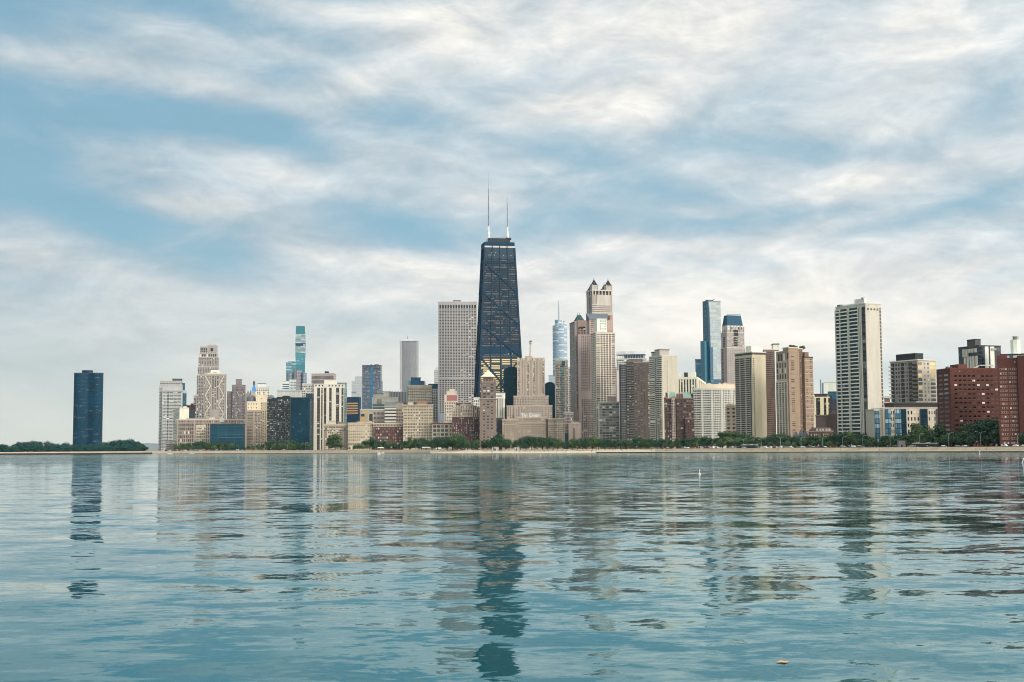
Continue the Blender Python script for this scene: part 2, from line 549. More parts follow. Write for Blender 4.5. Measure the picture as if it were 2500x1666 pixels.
    def units(s, rc, z, k, mt, name='roof_unit', hmax=4.0, seed=1):
        rr = random.Random(seed + int(s.xl))
        x0, y0, x1, y1 = rc
        for i in range(k):
            sx, sy, h = rr.uniform(.08, .24) * (x1 - x0), rr.uniform(2, 5), rr.uniform(1.2, hmax)
            cx, cy = rr.uniform(x0 + sx / 2 + .8, x1 - sx / 2 - .8), rr.uniform(y0 + 3.2, max(y0 + 3.4, y1 - 3.2))
            mb = MB().box(cx - sx / 2, cy - sy / 2, z - .2, cx + sx / 2, cy + sy / 2, z + h, mt)
            if rr.random() < .5:
                mb.box(cx - sx * .3, cy - sy * .3, z + h - .01, cx + sx * .2, cy + sy * .3, z + h + .6, mt)
            s.part(name, mb)
    def mast(s, x, y, z0, z1, r, mt, name='antenna'):
        s.part(name, MB().tube([(x, y, z0, r), (x, y, z0 + (z1 - z0) * .6, r * .7), (x, y, z1, r * .3)], 6, mt))
    def done(s, most=100):
        for name, L in s.rep.items():
            L.sort(key=lambda q: (-q[1][0] * q[1][1] * q[1][2] if len(L) <= most else 0, -q[0][2], q[0][0]))
            for c, size, mt in L[:most]:
                o = bpy.data.objects.new(name, unit_box(mt))
                o.location = c
                o.scale = size
                o.parent = s.e
                COL.objects.link(o)
            if len(L) > most:
                mb = MB()
                for c, z, mt in L[most:]:
                    mb.box(c[0] - z[0] / 2, c[1] - z[1] / 2, c[2] - z[2] / 2, c[0] + z[0] / 2, c[1] + z[1] / 2, c[2] + z[2] / 2, mt)
                o = mb.build(name, s.e)
                o['kind'] = 'stuff'
        s.rep = {}
        return s
# ---------------------------------------------------------------- water
def water_material():
    mt, nn, p = mat('lake_water')
    pos = nn.new('ShaderNodeNewGeometry').outputs['Position']
    pw = nn.vmath('MULTIPLY', pos, (.62, 1.0, 0)).outputs[0]
    patch = nn.noise(nn.vmath('MULTIPLY', pos, (.5, 1, 0)).outputs[0], .022, 3, .5, .4)
    patch2 = nn.noise(nn.vmath('MULTIPLY', pos, (.35, 1, 0)).outputs[0], .006, 2, .5)
    calm = nn.mrange(patch.outputs[0], .36, .62, .55, 1.2, smooth=True)
    calm2 = nn.mrange(patch2.outputs[0], .4, .6, .75, 1.25, smooth=True)
    calm = nn.math('MULTIPLY', calm, calm2)
    offshore = nn.mrange(nn.sep(pos)[1], 30, 200, .9, 1.85, smooth=True)   # wind picks up away from the sheltered edge
    calm = nn.math('MULTIPLY', calm, offshore)
    def slope(scale, det, rough, amp, off, dist=0.0):
        q = nn.noise(nn.vmath('ADD', pw, (off, off * 1.7, 0)).outputs[0], scale, det, rough, dist)
        return nn.vmath('MULTIPLY', nn.vmath('SUBTRACT', q.outputs['Color'], (.5, .5, .5)).outputs[0], (amp * .8, amp, 0)).outputs[0]
    s1 = slope(.13, 2, .5, W_SW, 0.0, .3)
    s2 = slope(.50, 5, .58, W_MD, 41.0, .5)
    s3 = slope(2.6, 6, .70, W_FN, 17.0)
    s23 = nn.vmath('SCALE', nn.vmath('ADD', s2, s3).outputs[0])
    nn.link(calm, s23.inputs['Scale'])
    s = nn.vmath('ADD', s1, s23.outputs[0]).outputs[0]
    nrm = nn.vmath('NORMALIZE', nn.vmath('ADD', s, (0, 0, 1)).outputs[0]).outputs[0]
    nn.n.remove(p)
    fr = nn.new('ShaderNodeFresnel', i_IOR=1.29)
    nn.link(nrm, fr.inputs['Normal'])
    tint = nn.noise(nn.vmath('MULTIPLY', pos, (.4, 1, 0)).outputs[0], .05, 3, .5)
    body = nn.new('ShaderNodeBsdfDiffuse')
    nn.link(nn.mix(nn.mrange(tint.outputs[0], .35, .65), (.006, .062, .072, 1), (.009, .094, .106, 1)), body.inputs['Color'])
    gl = nn.new('ShaderNodeBsdfAnisotropic')
    gl.inputs['Roughness'].default_value = .03
    nn.link(nrm, gl.inputs['Normal'])
    nn.link(nn.mix(nn.mrange(fr.outputs[0], .30, .85, 0, 1, smooth=True), (.62, .87, .95, 1), (.98, 1, 1, 1)), gl.inputs['Color'])
    mx = nn.new('ShaderNodeMixShader')
    nn.link(fr.outputs[0], mx.inputs[0]); nn.link(body.outputs[0], mx.inputs[1]); nn.link(gl.outputs[0], mx.inputs[2])
    nn.link(mx.outputs[0], nn.n['Material Output'].inputs['Surface'])
    return mt
W_SW, W_MD, W_FN = .08, .33, .24
me = MB()
wm = water_material()
me.quadmesh([(-8000, -2000, 0), (8000, -2000, 0), (8000, 9500, 0), (-8000, 9500, 0)], [(0, 1, 2, 3)], wm)
water = me.build('water')
water['kind'] = 'structure'

# ---------------------------------------------------------------- shore
SHORE = [(-500, 2250, 4.0), (0, 2250, 4.0), (380, 2150, 4.2), (640, 2000, 4.4), (800, 1850, 4.2), (1000, 1700, 3.9), (1150, 1500, 3.5), (1400, 1350, 3.3),
         (1600, 1250, 3.3), (1900, 1100, 3.3), (2200, 1000, 3.4), (2520, 900, 3.4), (2900, 820, 3.4), (3600, 700, 3.4), (5500, 500, 3.4)]
def lerp_shore(px, i):
    for a, b in zip(SHORE, SHORE[1:]):
        if px <= b[0]:
            t = max(0, (px - a[0]) / (b[0] - a[0]))
            return a[i] * (1 - t) + b[i] * t
    return SHORE[-1][i]
def shoreD(px): return lerp_shore(px, 1)
def shoreZ(px): return lerp_shore(px, 2)
def shorept(px, off, z):
    D = shoreD(px)
    p = at(px, 1100, D)
    k = (D + off) / D
    return (p.x * k, p.y * k, z)
SX = [-3000, -1500] + list(range(-500, 2901, 50)) + [3200, 3600, 4200, 5500]
def strip(name, offs, mt, x0=-5000, x1=6000, kind='structure'):
    """offs: list of (offset inland, height fn(px))"""
    xs = [q for q in SX if x0 <= q <= x1]
    mb = MB()
    k = len(offs)
    v = [shorept(px, o(px) if callable(o) else o, h(px)) for px in xs for o, h in offs]
    f = [(i * k + j, (i + 1) * k + j, (i + 1) * k + j + 1, i * k + j + 1) for i in range(len(xs) - 1) for j in range(k - 1)]
    mb.quadmesh(v, f, mt)
    o = mb.build(name)
    o['kind'] = kind
    return o
def ground_mat(name, a, b, sc=.05, rough=.95):
    mt, nn, p = mat(name)
    pos = nn.new('ShaderNodeNewGeometry').outputs['Position']
    q = nn.noise(pos, sc, 6, .62)
    q2 = nn.noise(pos, sc * 14, 3, .6)
    f = nn.math('ADD', nn.math('MULTIPLY', q.outputs[0], .6), nn.math('MULTIPLY', q2.outputs[0], .4))
    nn.link(nn.mix(nn.mrange(f, .36, .64), a, b), p.inputs['Base Color'])
    p.inputs['Roughness'].default_value = rough
    p.inputs['Specular IOR Level'].default_value = .15
    return mt
M_GROUND = ground_mat('park_ground', C(62, 74, 56), C(98, 94, 80), .03)
M_TAN = ground_mat('weathered_concrete', C(196, 176, 150), C(224, 206, 180), .08)
M_PALE = ground_mat('pale_concrete', C(222, 214, 198), C(238, 230, 214), .1)
M_WET = ground_mat('wet_concrete', C(44, 46, 46), C(66, 62, 56), .2, .5)
M_SAND = ground_mat('beach_sand', C(206, 188, 160), C(226, 208, 182), .07)
M_ROAD = ground_mat('asphalt', C(62, 62, 64), C(78, 78, 78), .1)
M_STONE = ground_mat('dark_stone', C(52, 54, 52), C(84, 80, 74), .12)
cst = lambda h: (lambda px: h)
top = lambda k, a=0.0: (lambda px: .9 + (shoreZ(px) - .9) * k + a)
# park ground sheet to the horizon
BK = lambda q: (lambda px: q + (77 if 1025 < px < 1625 else 0))
strip('ground', [(BK(15.0), top(1)), (BK(40), top(1)), (220, top(1)), (500, top(1)), (3000, cst(3.0)), (6500, cst(3.0))], M_GROUND)
# stepped concrete revetment with a pale walkway at its foot, and the sandy beach between its two arms
def revetment(x0, x1):
    strip('wet_wall', [(0, cst(-.8)), (0.05, cst(.42))], M_WET, x0, x1)
    strip('walkway', [(0.05, cst(.42)), (0.07, cst(.95)), (5.5, cst(1.0))], M_PALE, x0, x1)
    prof = []
    for i in range(5):
        prof += [(5.5 + i * 2.0 + .02, top(i / 5, .02)), (5.5 + i * 2.0 + .05, top((i + 1) / 5, .02)), (7.48 + i * 2.0, top((i + 1) / 5, .02))]
    strip('seawall_steps', prof, M_TAN, x0, x1)
revetment(-5000, 1050)
revetment(1600, 6000)
strip('beach', [(0, cst(-.3)), (12, cst(.25)), (45, cst(1.5)), (75, cst(2.6)), (94, lambda px: shoreZ(px) + .05)], M_SAND, 1050, 1600)
ax = shorept(1600, 0, 0)
strip('road', [(BK(24), top(1, .06)), (BK(38), top(1, .06))], M_ROAD)
strip('road_marking', [(BK(30.9), top(1, .08)), (BK(31.1), top(1, .08))], plain(225, 222, 210))
strip('kerb', [(BK(23.7), top(1, 0.0)), (BK(23.72), top(1, .16)), (BK(24), top(1, .16)), (BK(24.02), top(1, .05))], M_PALE)
# breakwater in front of the far park
def arm(name, pts, prof, mt):
    mb = MB()
    k = len(prof)
    v = []
    for px, D in pts:
        p = at(px, 1105, D)
        for o, h in prof:
            q = (D + o) / D
            v.append((p.x * q, p.y * q, h))
    mb.quadmesh(v, [(i * k + j, (i + 1) * k + j, (i + 1) * k + j + 1, i * k + j + 1) for i in range(len(pts) - 1) for j in range(k - 1)] + [tuple(range(k)), tuple((len(pts) - 1) * k + j for j in reversed(range(k)))], mt)
    return mb.build(name)
o = arm('breakwater', [(-400, 2010), (0, 1995), (120, 1985), (250, 1982), (340, 1985), (372, 1995)], [(0, -.8), (0, 1.9), (3, 2.3), (9, 2.3), (10, -.8)], M_STONE)
tag(o, 'long low dark stone breakwater before the far park', 'breakwater')
o = arm('jetty', [(1455, 1318), (1500, 1296), (1560, 1268), (1620, 1240)], [(0, -.6), (0.1, .55), (6, .65), (6.4, -.6)], M_WET)
tag(o, 'low dark jetty running along the beach end', 'jetty')

# ---------------------------------------------------------------- thin lake air
hz_ = MB().box(-8300, -2300, -1.5, 8300, 9900, 480, None)
hz_.mats = []
hz_.m = [0] * 6
haze = hz_.build('haze')
hm = bpy.data.materials.new('lake_air')
hm.use_nodes = True
hn = N(hm.node_tree)
hn.n.remove(hn.n['Principled BSDF'])
pv = hn.new('ShaderNodeVolumePrincipled')
pv.inputs['Color'].default_value = (.62, .92, 1.0, 1)
pv.inputs['Density'].default_value = 1.1e-5
pv.inputs['Anisotropy'].default_value = .0
hn.link(pv.outputs[0], hn.n['Material Output'].inputs['Volume'])
haze.data.materials.append(hm)
haze['kind'] = 'stuff'
# ---------------------------------------------------------------- buildings, far east to near west
W_TRIM = plain(212, 204, 190, 1.0, .7)
ROOFDK = plain(70, 70, 70, 1.0, .9)
MECH = plain(120, 116, 110, 1.0, .8)
MECHDK = plain(52, 56, 62, 1.0, .8)
WHITE = plain(222, 213, 198, 1.0, .6)

# lake point: dark three-lobed tower
b = B('lobed_tower', 'lone dark blue three-lobed glass tower rising behind the lakeside park trees', 'lone dark lobed tower', 3280, 179, 251.5, 911, dep=60)
mt = curtain(C(2, 58, 84), C(2, 46, 66), 3.4, 2.2, .4, .10, light=C(104, 106, 112), pl=.12, drift=.35, rough=.3, row=.8, spec=.15)
W_ = b.w; cx, cy = W_ / 2, 32
pts = []
for i in range(72):
    a = 2 * math.pi * i / 72
    r = (W_ / 2 * 1.02) * (.74 + .26 * math.cos(3 * (a - R(200))))
    pts.append((cx + r * math.cos(a) * 1.06, cy + r * math.sin(a)))
mn, mx_ = min(p[0] for p in pts), max(p[0] for p in pts)
pts = [((p[0] - mn) / (mx_ - mn) * W_, p[1]) for p in pts]
H = b.z(911)
b.part('wall', MB().prism(pts, -4, H, mt))
b.part('parapet', MB().prism([(cx + (x - cx) * 1.01, cy + (y - cy) * 1.01) for x, y in pts], H - .01, H + 1.6, MECHDK))
b.part('penthouse', MB().prism(circ(b.fx(212), cy, 13, 13, 24), H, b.z(902.5), mt))
b.part('roof_unit', MB().prism(circ(b.fx(237), cy + 2, 11, 9, 20), H, b.z(908), plain(96, 70, 78)))
b.part('roof_unit', MB().prism(circ(b.fx(194), cy + 2, 7, 7, 20), H, b.z(908.5), mt))
b.done()

# pale gray banded hotel at the far east end of the row
b = B('apartment_tower', 'pale gray apartment tower with white floor bands at the east end of the row', 'east end gray tower', 2600, 382, 443, 931, xc=388, th=9, mode='L')
wl = wall(172, 170, 168); rc = (0, 0, b.w, max(24, b.d))
b.blk(rc, -3, b.z(940.5), wl, cap=W_TRIM)
b.blk((b.fx(389), 3, b.fx(440), 24), b.z(940.5), b.z(931), wall(170, 158, 150), name='upper_storey', cap=W_TRIM)
b.grid((b.fx(389), 3, b.fx(440), 24), 'F', b.z(940), b.z(934), 12, 1, .5, .45, MIXD)
x0 = b.fx(396)
fr = (x0, -5, b.w, 0)
b.blk(fr, -3, b.z(956), wall(186, 184, 178), name='front_wing', cap=MECH)
b.grid(rc, 'F', 4, b.z(946), 4, 42, .6, .5, MIXM, u0=0, u1=.14)
b.grid(rc, 'L', 4, b.z(946), 4, 42, .6, .5, MIXD)
b.grid(fr, 'F', 4, b.z(957), 3, 40, .86, .42, MIXM, u0=.02, u1=.24)
b.grid(fr, 'F', 4, b.z(957), 1, 40, .9, .7, MIXD, u0=.25, u1=.36, name='stair_window')
b.grid(fr, 'F', 4, b.z(957), 3, 40, .92, .46, MIXM, u0=.37, u1=.99)
b.done()
b = B('glass_tower', 'dark teal glass tower with a stepped top behind the east end gray tower', 'dark teal stepped tower', 2800, 420, 455, 926, dep=25)
mt = curtain(C(22, 70, 96), C(16, 48, 70), 3.6, 3, .2, .08, light=C(90, 140, 160), pl=.08)
b.blk((0, 0, b.fx(444), 25), -3, b.z(926), mt, cap=MECHDK)
b.blk((b.fx(444), 2, b.fx(451), 25), -3, b.z(935), mt, name='lower_tower')
b.blk((b.fx(444), -2, b.w, 2), -3, b.z(960), mt, name='side_wing')
b.blk((b.fx(446), -2.2, b.w + .2, 2), b.z(960), b.z(953), plain(170, 190, 196), name='crown')
b.done()
b = B('apartment_block', 'cream apartment block with a blank side wall and banded balconies near the east end', 'cream banded block', 2400, 423, 461, 997, xc=438, th=18, mode='L')
rc = (0, 0, b.w, b.d)
b.blk(rc, -3, b.z(997), wall(206, 196, 172, 1.15), cap=W_TRIM)
b.blk((b.fx(448), 4, b.fx(456), 14), b.z(997), b.z(992), wall(200, 192, 170), name='penthouse')
b.grid(rc, 'L', 6, b.z(999), 1, 24, .96, .5, MIXM, name='window_strip')
pd = (b.fx(405), -14, b.fx(432), 0)
b.blk(pd, -3, b.z(1078), wall(190, 182, 168), name='podium', cap=W_TRIM)
b.grid(pd, 'F', 0, b.z(1079), 1, 5, .97, .5, MIXD, name='window_strip')
b.done()
b = B('office_block', 'small brown block with blue glass below, left of the tall stepped stone tower', 'small brown and blue block', 2700, 452, 476, 986, dep=20)
rc = (0, 0, b.w, 20)
b.blk(rc, -3, b.z(991), wall(116, 72, 66), cap=MECHDK)
b.blk((b.fx(465), 4, b.fx(472), 14), b.z(991), b.z(985), wall(92, 78, 74), name='penthouse')
g = curtain(C(30, 80, 112), C(60, 62, 76), 4, 4, .3, .1, light=C(120, 120, 128), pl=.2)
b.blk((b.fx(460), -1.5, b.w, 0), -3, b.z(1002), g, name='glazing')
b.done()

# tall stepped stone tower
b = B('stepped_tower', 'tall pinkish stone tower stepping in towards a crown with tall slots', 'tall stepped stone tower', 2900, 473, 533, 841, xc=478, th=8, mode='L')
st = wall(158, 146, 138); D_ = 44
def stp(x0, x1, zt, zb=-3, y0=0, name='wall', cap=True):
    rc = (b.fx(x0, y0), y0, b.fx(x1, y0), y0 + D_ - 2 * y0)
    b.blk(rc, zb, b.z(zt), st, name=name, cap=W_TRIM if cap else None, capw=.3)
    return rc
r1 = stp(473, 480, 966); b.grid(r1, 'F', 10, b.z(972), 2, 22, .5, .6, MIXD)
r2 = stp(480, 531, 916, name='lower_shaft'); b.grid(r2, 'F', b.z(1010), b.z(918), 12, 26, .5, .55, MIXM)
b.grid(r2, 'F', 6, b.z(1010), 8, 18, .42, .7, MIXD)
r3 = stp(482, 531, 896, b.z(916), 2, 'shaft'); b.grid(r3, 'F', b.z(916), b.z(897), 12, 6, .5, .55, MIXM)
r4 = stp(483.5, 531, 872, b.z(896), 3, 'upper_shaft'); b.grid(r4, 'F', b.z(896), b.z(874), 12, 7, .5, .55, MIXM)
r5 = stp(486, 528, 862, b.z(872), 4, 'shoulder'); b.grid(r5, 'F', b.z(876), b.z(864), 8, 1, .5, .95, MIXD)
r6 = stp(487.5, 505, 846, b.z(862), 5, 'crown'); b.grid(r6, 'F', b.z(862), b.z(849), 4, 2, .55, .8, MIXD)
r7 = stp(505, 527, 843, b.z(862), 5, 'crown'); b.grid(r7, 'F', b.z(858), b.z(849), 1, 1, .3, .9, MIXD); b.grid(r7, 'F', b.z(864), b.z(859.5), 5, 1, .5, .8, MIXD)
b.blk((b.fx(508), 7, b.fx(525), D_ - 10), b.z(843), b.z(841), st, name='roof')
b.done()

# braced concrete tower
b = B('braced_tower', 'tan concrete tower with white zigzag bracing on its front and a cream penthouse', 'zigzag braced tower', 2650, 499, 552, 914, dep=30)
cr = wall(158, 144, 132); rc = (0, 0, b.w, 30)
b.blk(rc, -3, b.z(914), cr, cap=WHITE, caph=1.6)
b.blk((b.fx(507), 4, b.fx(538), 24), b.z(914), b.z(910), W_TRIM, name='roof')
b.blk((b.fx(513), 6, b.fx(535), 22), b.z(910), b.z(903), wall(216, 208, 190), name='penthouse')
b.part('dark_louvre', MB().box(b.fx(519), 5.7, b.z(914), b.fx(529), 6.2, b.z(909), MECHDK))
H = b.z(918)
for u0, u1, nx in ((.02, .29, 4), (.69, .92, 3), (.945, 1.0, 1)):
    b.grid(rc, 'F', 8, H, nx, 48, .52, .45, MIXW, u0=u0, u1=u1)
b.grid(rc, 'F', b.z(1000), H, 3, 33, .62, .62, MIXD, u0=.33, u1=.655, name='centre_window')
for X0, X1 in ((b.fx(500.5), b.fx(514)), (b.fx(546), b.fx(533.5))):
    ys = [b.z(918), b.z(942), b.z(966), b.z(989), b.z(1011), b.z(1034)]
    for i in range(5):
        a, q = (X0, X1) if i % 2 == 0 else (X1, X0)
        b.part('brace', MB().beam((a, -.5, ys[i]), (q, -.5, ys[i + 1]), 1.15, WHITE, .8))
b.done()
b = B('apartment_tower', 'mauve brown apartment tower with stepped shoulders beside the braced tower', 'mauve stepped tower', 2700, 554, 598, 927, dep=26)
br = wall(130, 118, 118)
for x0, x1, zt, nm in ((554, 566, 957, 'wing'), (566, 590, 941, 'wall'), (590, 599, 941, 'side_wing')):
    rc = (b.fx(x0), 0 if nm == 'wall' else 3, b.fx(x1), 26)
    b.blk(rc, -3, b.z(zt), br, name=nm, cap=MECH)
    b.grid(rc, 'F', 6, b.z(zt + 4), max(2, int((x1 - x0) / 3)), int((1075 - zt) / 3.3), .5, .55, MIXM)
b.blk((b.fx(575), 5, b.fx(590), 20), b.z(941), b.z(927), wall(128, 114, 110), name='penthouse', cap=MECH)
b.done()

# landmark with blue pyramid, far
b = B('pyramid_roof_tower', 'slim tower with a bright blue pyramid roof and a dark lantern', 'blue pyramid tower', 2900, 612, 627, 960, dep=14)
b.blk((0, 0, b.w, 14), -3, b.z(958), wall(178, 160, 140), cap=W_TRIM)
P = rect(.3, .5, b.w - .3, 13)
b.part('roof', MB().prism(P, b.z(958), b.z(940), plain(66, 136, 190, 1.0, .5), top=rect(b.w * .36, 5, b.w * .62, 9)))
b.part('lantern', MB().tube([(b.w / 2, 7, b.z(940), 2.6), (b.w / 2, 7, b.z(935), 2.2), (b.w / 2, 7, b.z(933), 2.6), (b.w / 2, 7, b.z(929), .3)], 10, plain(92, 86, 84)))
for px in (594, 602, 608):
    b.part('gable', MB().prism(rect(b.fx(px), 3, b.fx(px + 6), 12), b.z(962), b.z(951 + (px % 3)), wall(140, 124, 120), top=rect(b.fx(px + 2.5), 3, b.fx(px + 3.5), 12)))
b.blk((b.fx(592), 2, b.fx(613), 14), -3, b.z(961), wall(146, 132, 126), name='side_wing')
b.done()
b = B('banded_tower', 'white banded apartment tower with a stepped roof behind the cream hotel', 'white stepped banded tower', 2700, 625, 657, 945, dep=20)
rc = (0, 0, b.w, 20)
b.blk(rc, -3, b.z(946), wall(212, 206, 192), cap=W_TRIM)
b.blk((b.fx(629), 3, b.fx(649), 16), b.z(946), b.z(937), wall(206, 204, 194), name='penthouse', cap=MECH)
b.grid(rc, 'F', 6, b.z(948), 6, 36, .7, .5, MIXM)
b.done()
b = B('cream_hotel', 'cream stone hotel with mansard domes and a blank central tower shaft', 'cream domed hotel', 2300, 595, 653, 959, xc=603, th=8, mode='L')
cw = wall(208, 186, 152, 1.12); tn = wall(172, 150, 126); gr = plain(116, 122, 130, 1, .6)
D_ = 34
lf = (0, 4, b.fx(629), D_)
b.blk(lf, -3, b.z(981), cw, name='wing', cap=W_TRIM)
b.grid(lf, 'F', b.z(1000), b.z(982), 4, 2, .2, .4, MIXD)
b.grid(lf, 'L', 4, b.z(983), 5, 26, .4, .5, MIXM)
tw = (b.fx(624), 6, b.fx(651), D_ - 4)
b.blk(tw, -3, b.z(964), cw, cap=None)
for px in (624.5, 637, 650):
    b.part('finial', MB().tube([(b.fx(px, 6), 7, b.z(964) - .2, 2.2), (b.fx(px, 6), 7, b.z(958), 1.6), (b.fx(px, 6), 7, b.z(956), .4)], 8, cw))
b.grid(tw, 'F', b.z(1000), b.z(970), 1, 5, .07, .5, MIXD)
for x0, x1 in ((600, 623), (652, 670)):
    xs0, xs1 = b.fx(x0), b.fx(x1); mid = (xs0 + xs1) / 2; rr = (xs1 - xs0) / 2
    b.part('mansard_roof', MB().tube([(mid, 18, b.z(981), rr), (mid, 18, b.z(972), rr * .96), (mid, 18, b.z(966), rr * .75), (mid, 18, b.z(963.5), rr * .35)], 12, gr), True)
    b.part('dormer', MB().box(mid - 2, 18 - rr - .3, b.z(977), mid + 2, 18 - rr + 3, b.z(968), wall(120, 110, 108)))
rw = (b.fx(640), 5, b.fx(655), D_)
b.blk(rw, -3, b.z(983), wall(180, 158, 130), name='side_wing', cap=W_TRIM)
b.grid(rw, 'F', 6, b.z(1003), 3, 24, .4, .5, MIXD)
fr = (b.fx(603, -8), -8, b.fx(641, -8), 4)
b.blk(fr, -3, b.z(1003), tn, name='front_wing', cap=wall(196, 176, 148))
b.grid(fr, 'F', 6, b.z(1006), 1, 24, .97, .42, [(G_WARM, 3), (G_PALE, 1)], u0=.02, u1=.4, name='window_strip')
b.grid(fr, 'F', 6, b.z(1006), 5, 24, .45, .55, MIXD, u0=.48, u1=.98)
b.done()

# long brown hall, cream annex, blue glass hall
b = B('long_hall', 'long low brown building with tall window strips behind the blue glass hall', 'long brown building', 2350, 433, 598, 1022, dep=40)
rc = (0, 0, b.w, 40); wl = wall(158, 136, 122)
b.blk(rc, -3, b.z(1025), wl, cap=W_TRIM)
b.blk((b.fx(455), 5, b.fx(545), 34), b.z(1025), b.z(1021), wall(164, 142, 126), name='roof_storey')
b.grid(rc, 'F', 3, b.z(1033), 34, 7, .56, .68, MIXW, u0=.01, u1=.99)
b.grid(rc, 'F', b.z(1033), b.z(1026), 46, 1, .4, .5, MIXD)
b.piers(rc, 'F', 0, b.z(1026), 8, .09, wall(176, 154, 136))
b.blk((b.fx(536), -.6, b.fx(546), 6), b.z(1030), b.z(1020), W_TRIM, name='roof_unit')
b.blk((b.fx(510), 2, b.fx(525), 8), b.z(1025), b.z(1019), wall(196, 184, 160), name='roof_unit')
b.done()
b = B('office_annex', 'small cream office block with a square window grid left of the blue glass hall', 'small cream annex', 2280, 479, 502, 1040, dep=20)
rc = (0, 0, b.w, 20)
b.blk(rc, -3, b.z(1040), wall(198, 180, 148), cap=W_TRIM)
b.grid(rc, 'F', 4, b.z(1043), 5, 8, .5, .5, MIXD)
b.done()
b = B('glass_hall', 'wide low blue glass hall behind the east lakefront trees', 'blue glass hall', 2250, 501, 595, 1037, xc=513, th=7, mode='L')
g = curtain(C(2, 62, 82), C(16, 84, 104), 6, 13, .08, .05, light=C(120, 160, 176), pl=.06, drift=.12, spec=.2)
rc = (0, 0, b.w, max(30, b.d))
b.blk(rc, -3, b.z(1037), g, name='glazing', cap=MECHDK)
b.blk((b.fx(520), 6, b.fx(532), 16), b.z(1037), b.z(1034), MECH, name='roof_unit')
b.bands(rc, 'F', b.z(1072), b.z(1052), 3, .05, plain(120, 168, 184), u0=.25, u1=.98, name='transom', out=.2)
b.done()

# twin steel apartment slabs
def mies(label, short, D, xl, xr, yt, xr2):
    b = B('steel_apartment_slab', label, short, D, xl, xr2, yt, xc=xr, th=-7, mode='R', group='twin steel apartment slabs')
    fr = plain(40, 46, 54, 1, .5)
    rc = (0, 0, b.w, max(10, min(b.d, 34)))
    b.blk(rc, -3, b.z(yt), curtain(C(30, 36, 44), C(20, 24, 30), 3, 1.4, .2, .1, drift=.3), name='glazing', cap=fr, capw=.2)
    nz = int(round(b.z(yt) / 3.15))
    b.grid(rc, 'F', 4, b.z(yt + 4), 9 if xr - xl > 25 else 6, nz, .8, .58, [(G_CURT, 1.6), (G_PALE, 6), (G_MID, 5), (G_DARK, 1.5), (G_WARM, 3)], out=.06)
    b.piers(rc, 'F', 0, b.z(yt), 3, .07, fr, out=.3)
    b.blk((b.w * .36, 6, b.w * .74, 22), b.z(yt), b.z(yt - 5), fr, name='penthouse')
    b.done()
mies('black steel slab of apartments with pale curtains, the more distant one of a pair', 'far steel slab', 2230, 652, 675, 976, 678)
mies('black steel slab of apartments with rows of pale curtains, nearer one of a pair', 'near steel slab', 2150, 675, 707, 971, 711)
b = B('dark_glass_slab', 'broad dark blue glass slab next to the twin steel apartment slabs', 'dark blue glass slab', 2120, 709, 760, 972, xc=756, th=-5, mode='R')
b.blk((0, 0, b.w, 26), -3, b.z(972), curtain(C(3, 54, 72), C(3, 44, 60), 3.3, 2.0, .25, .1, light=C(116, 134, 144), pl=.05, drift=.25, spec=.2), name='glazing', cap=MECHDK, capw=.1)
b.blk((b.fx(744), 6, b.fx(758), 20), b.z(972), b.z(962), plain(44, 62, 82), name='penthouse')
b.done()

# crystal supertall and its neighbours far away
b = B('wavy_glass_tower', 'slender turquoise supertall glass tower with a dark open band near the top', 'turquoise supertall', 4000, 720, 747, 796, dep=34)
def wav(x0a, x1a, y0, x0b, x1b, y1, mt, nm):
    a = [(b.fx(x0a, 0), 0), (b.fx(x1a, 0), 0), (b.fx(x1a, 0), 34), (b.fx(x0a, 0), 34)]
    t = [(b.fx(x0b, 0), 0), (b.fx(x1b, 0), 0), (b.fx(x1b, 0), 34), (b.fx(x0b, 0), 34)]
    b.part(nm, MB().prism(a, b.z(y0), b.z(y1), mt, top=t))
cg = curtain(C(40, 120, 134), C(80, 146, 156), 4.2, 3.2, .22, .06, light=C(160, 182, 182), pl=.16, drift=.25, row=.85)
tg = curtain(C(28, 116, 132), C(28, 104, 118), 4.2, 3.2, .15, .06, drift=.12)
gg = curtain(C(108, 138, 144), C(148, 164, 166), 4.2, 3.2, .25, .06, light=C(180, 188, 186), pl=.3, drift=.2, row=.85)
for i, (xa, xb, ya, xc_, xd, yb, mt, nm) in enumerate((
    (722, 744.5, 1085, 722.5, 744, 940, cg, 'glazing'), (722.5, 744, 940, 721.5, 744.5, 890, tg, 'glazing'), (721.5, 744.5, 890, 720.4, 745.6, 862, cg, 'glazing'), (720.4, 745.6, 862, 720.2, 745.8, 845, gg, 'glazing'),
    (720.6, 745.4, 845, 720.6, 745.4, 838, plain(22, 58, 92), 'open_storey'), (720.2, 745.8, 838, 721, 744.6, 816, gg, 'glazing'), (721, 744.6, 816, 721.4, 743.6, 797, tg, 'crown'))):
    wav(xa, xb, ya, xc_, xd, yb, mt, nm)
b.part('painted_gap_light', MB().box(b.fx(740), -.3, b.z(844), b.fx(743.3), .3, b.z(840), plain(190, 205, 210)))  # daylight through the open storey, painted as a pale panel
b.part('parapet', MB().box(b.fx(721.8), 1, b.z(797), b.fx(743.2), 33, b.z(796), plain(60, 110, 126)))
b.done()
b = B('glass_tower', 'lower turquoise glass tower standing left against the turquoise supertall', 'lower turquoise tower', 3950, 697.5, 722, 883, dep=30)
a_ = rect(b.fx(699.5), 0, b.w, 30)
b.part('glazing', MB().prism(a_, -3, b.z(884), curtain(C(54, 114, 128), C(92, 138, 146), 4.2, 3.2, .25, .06, light=C(176, 192, 194), pl=.2, row=.85), top=rect(0, 0, b.w, 30)))
b.part('crown', MB().box(b.fx(703), 3, b.z(884), b.fx(719), 26, b.z(882), plain(120, 150, 160)))
b.done()
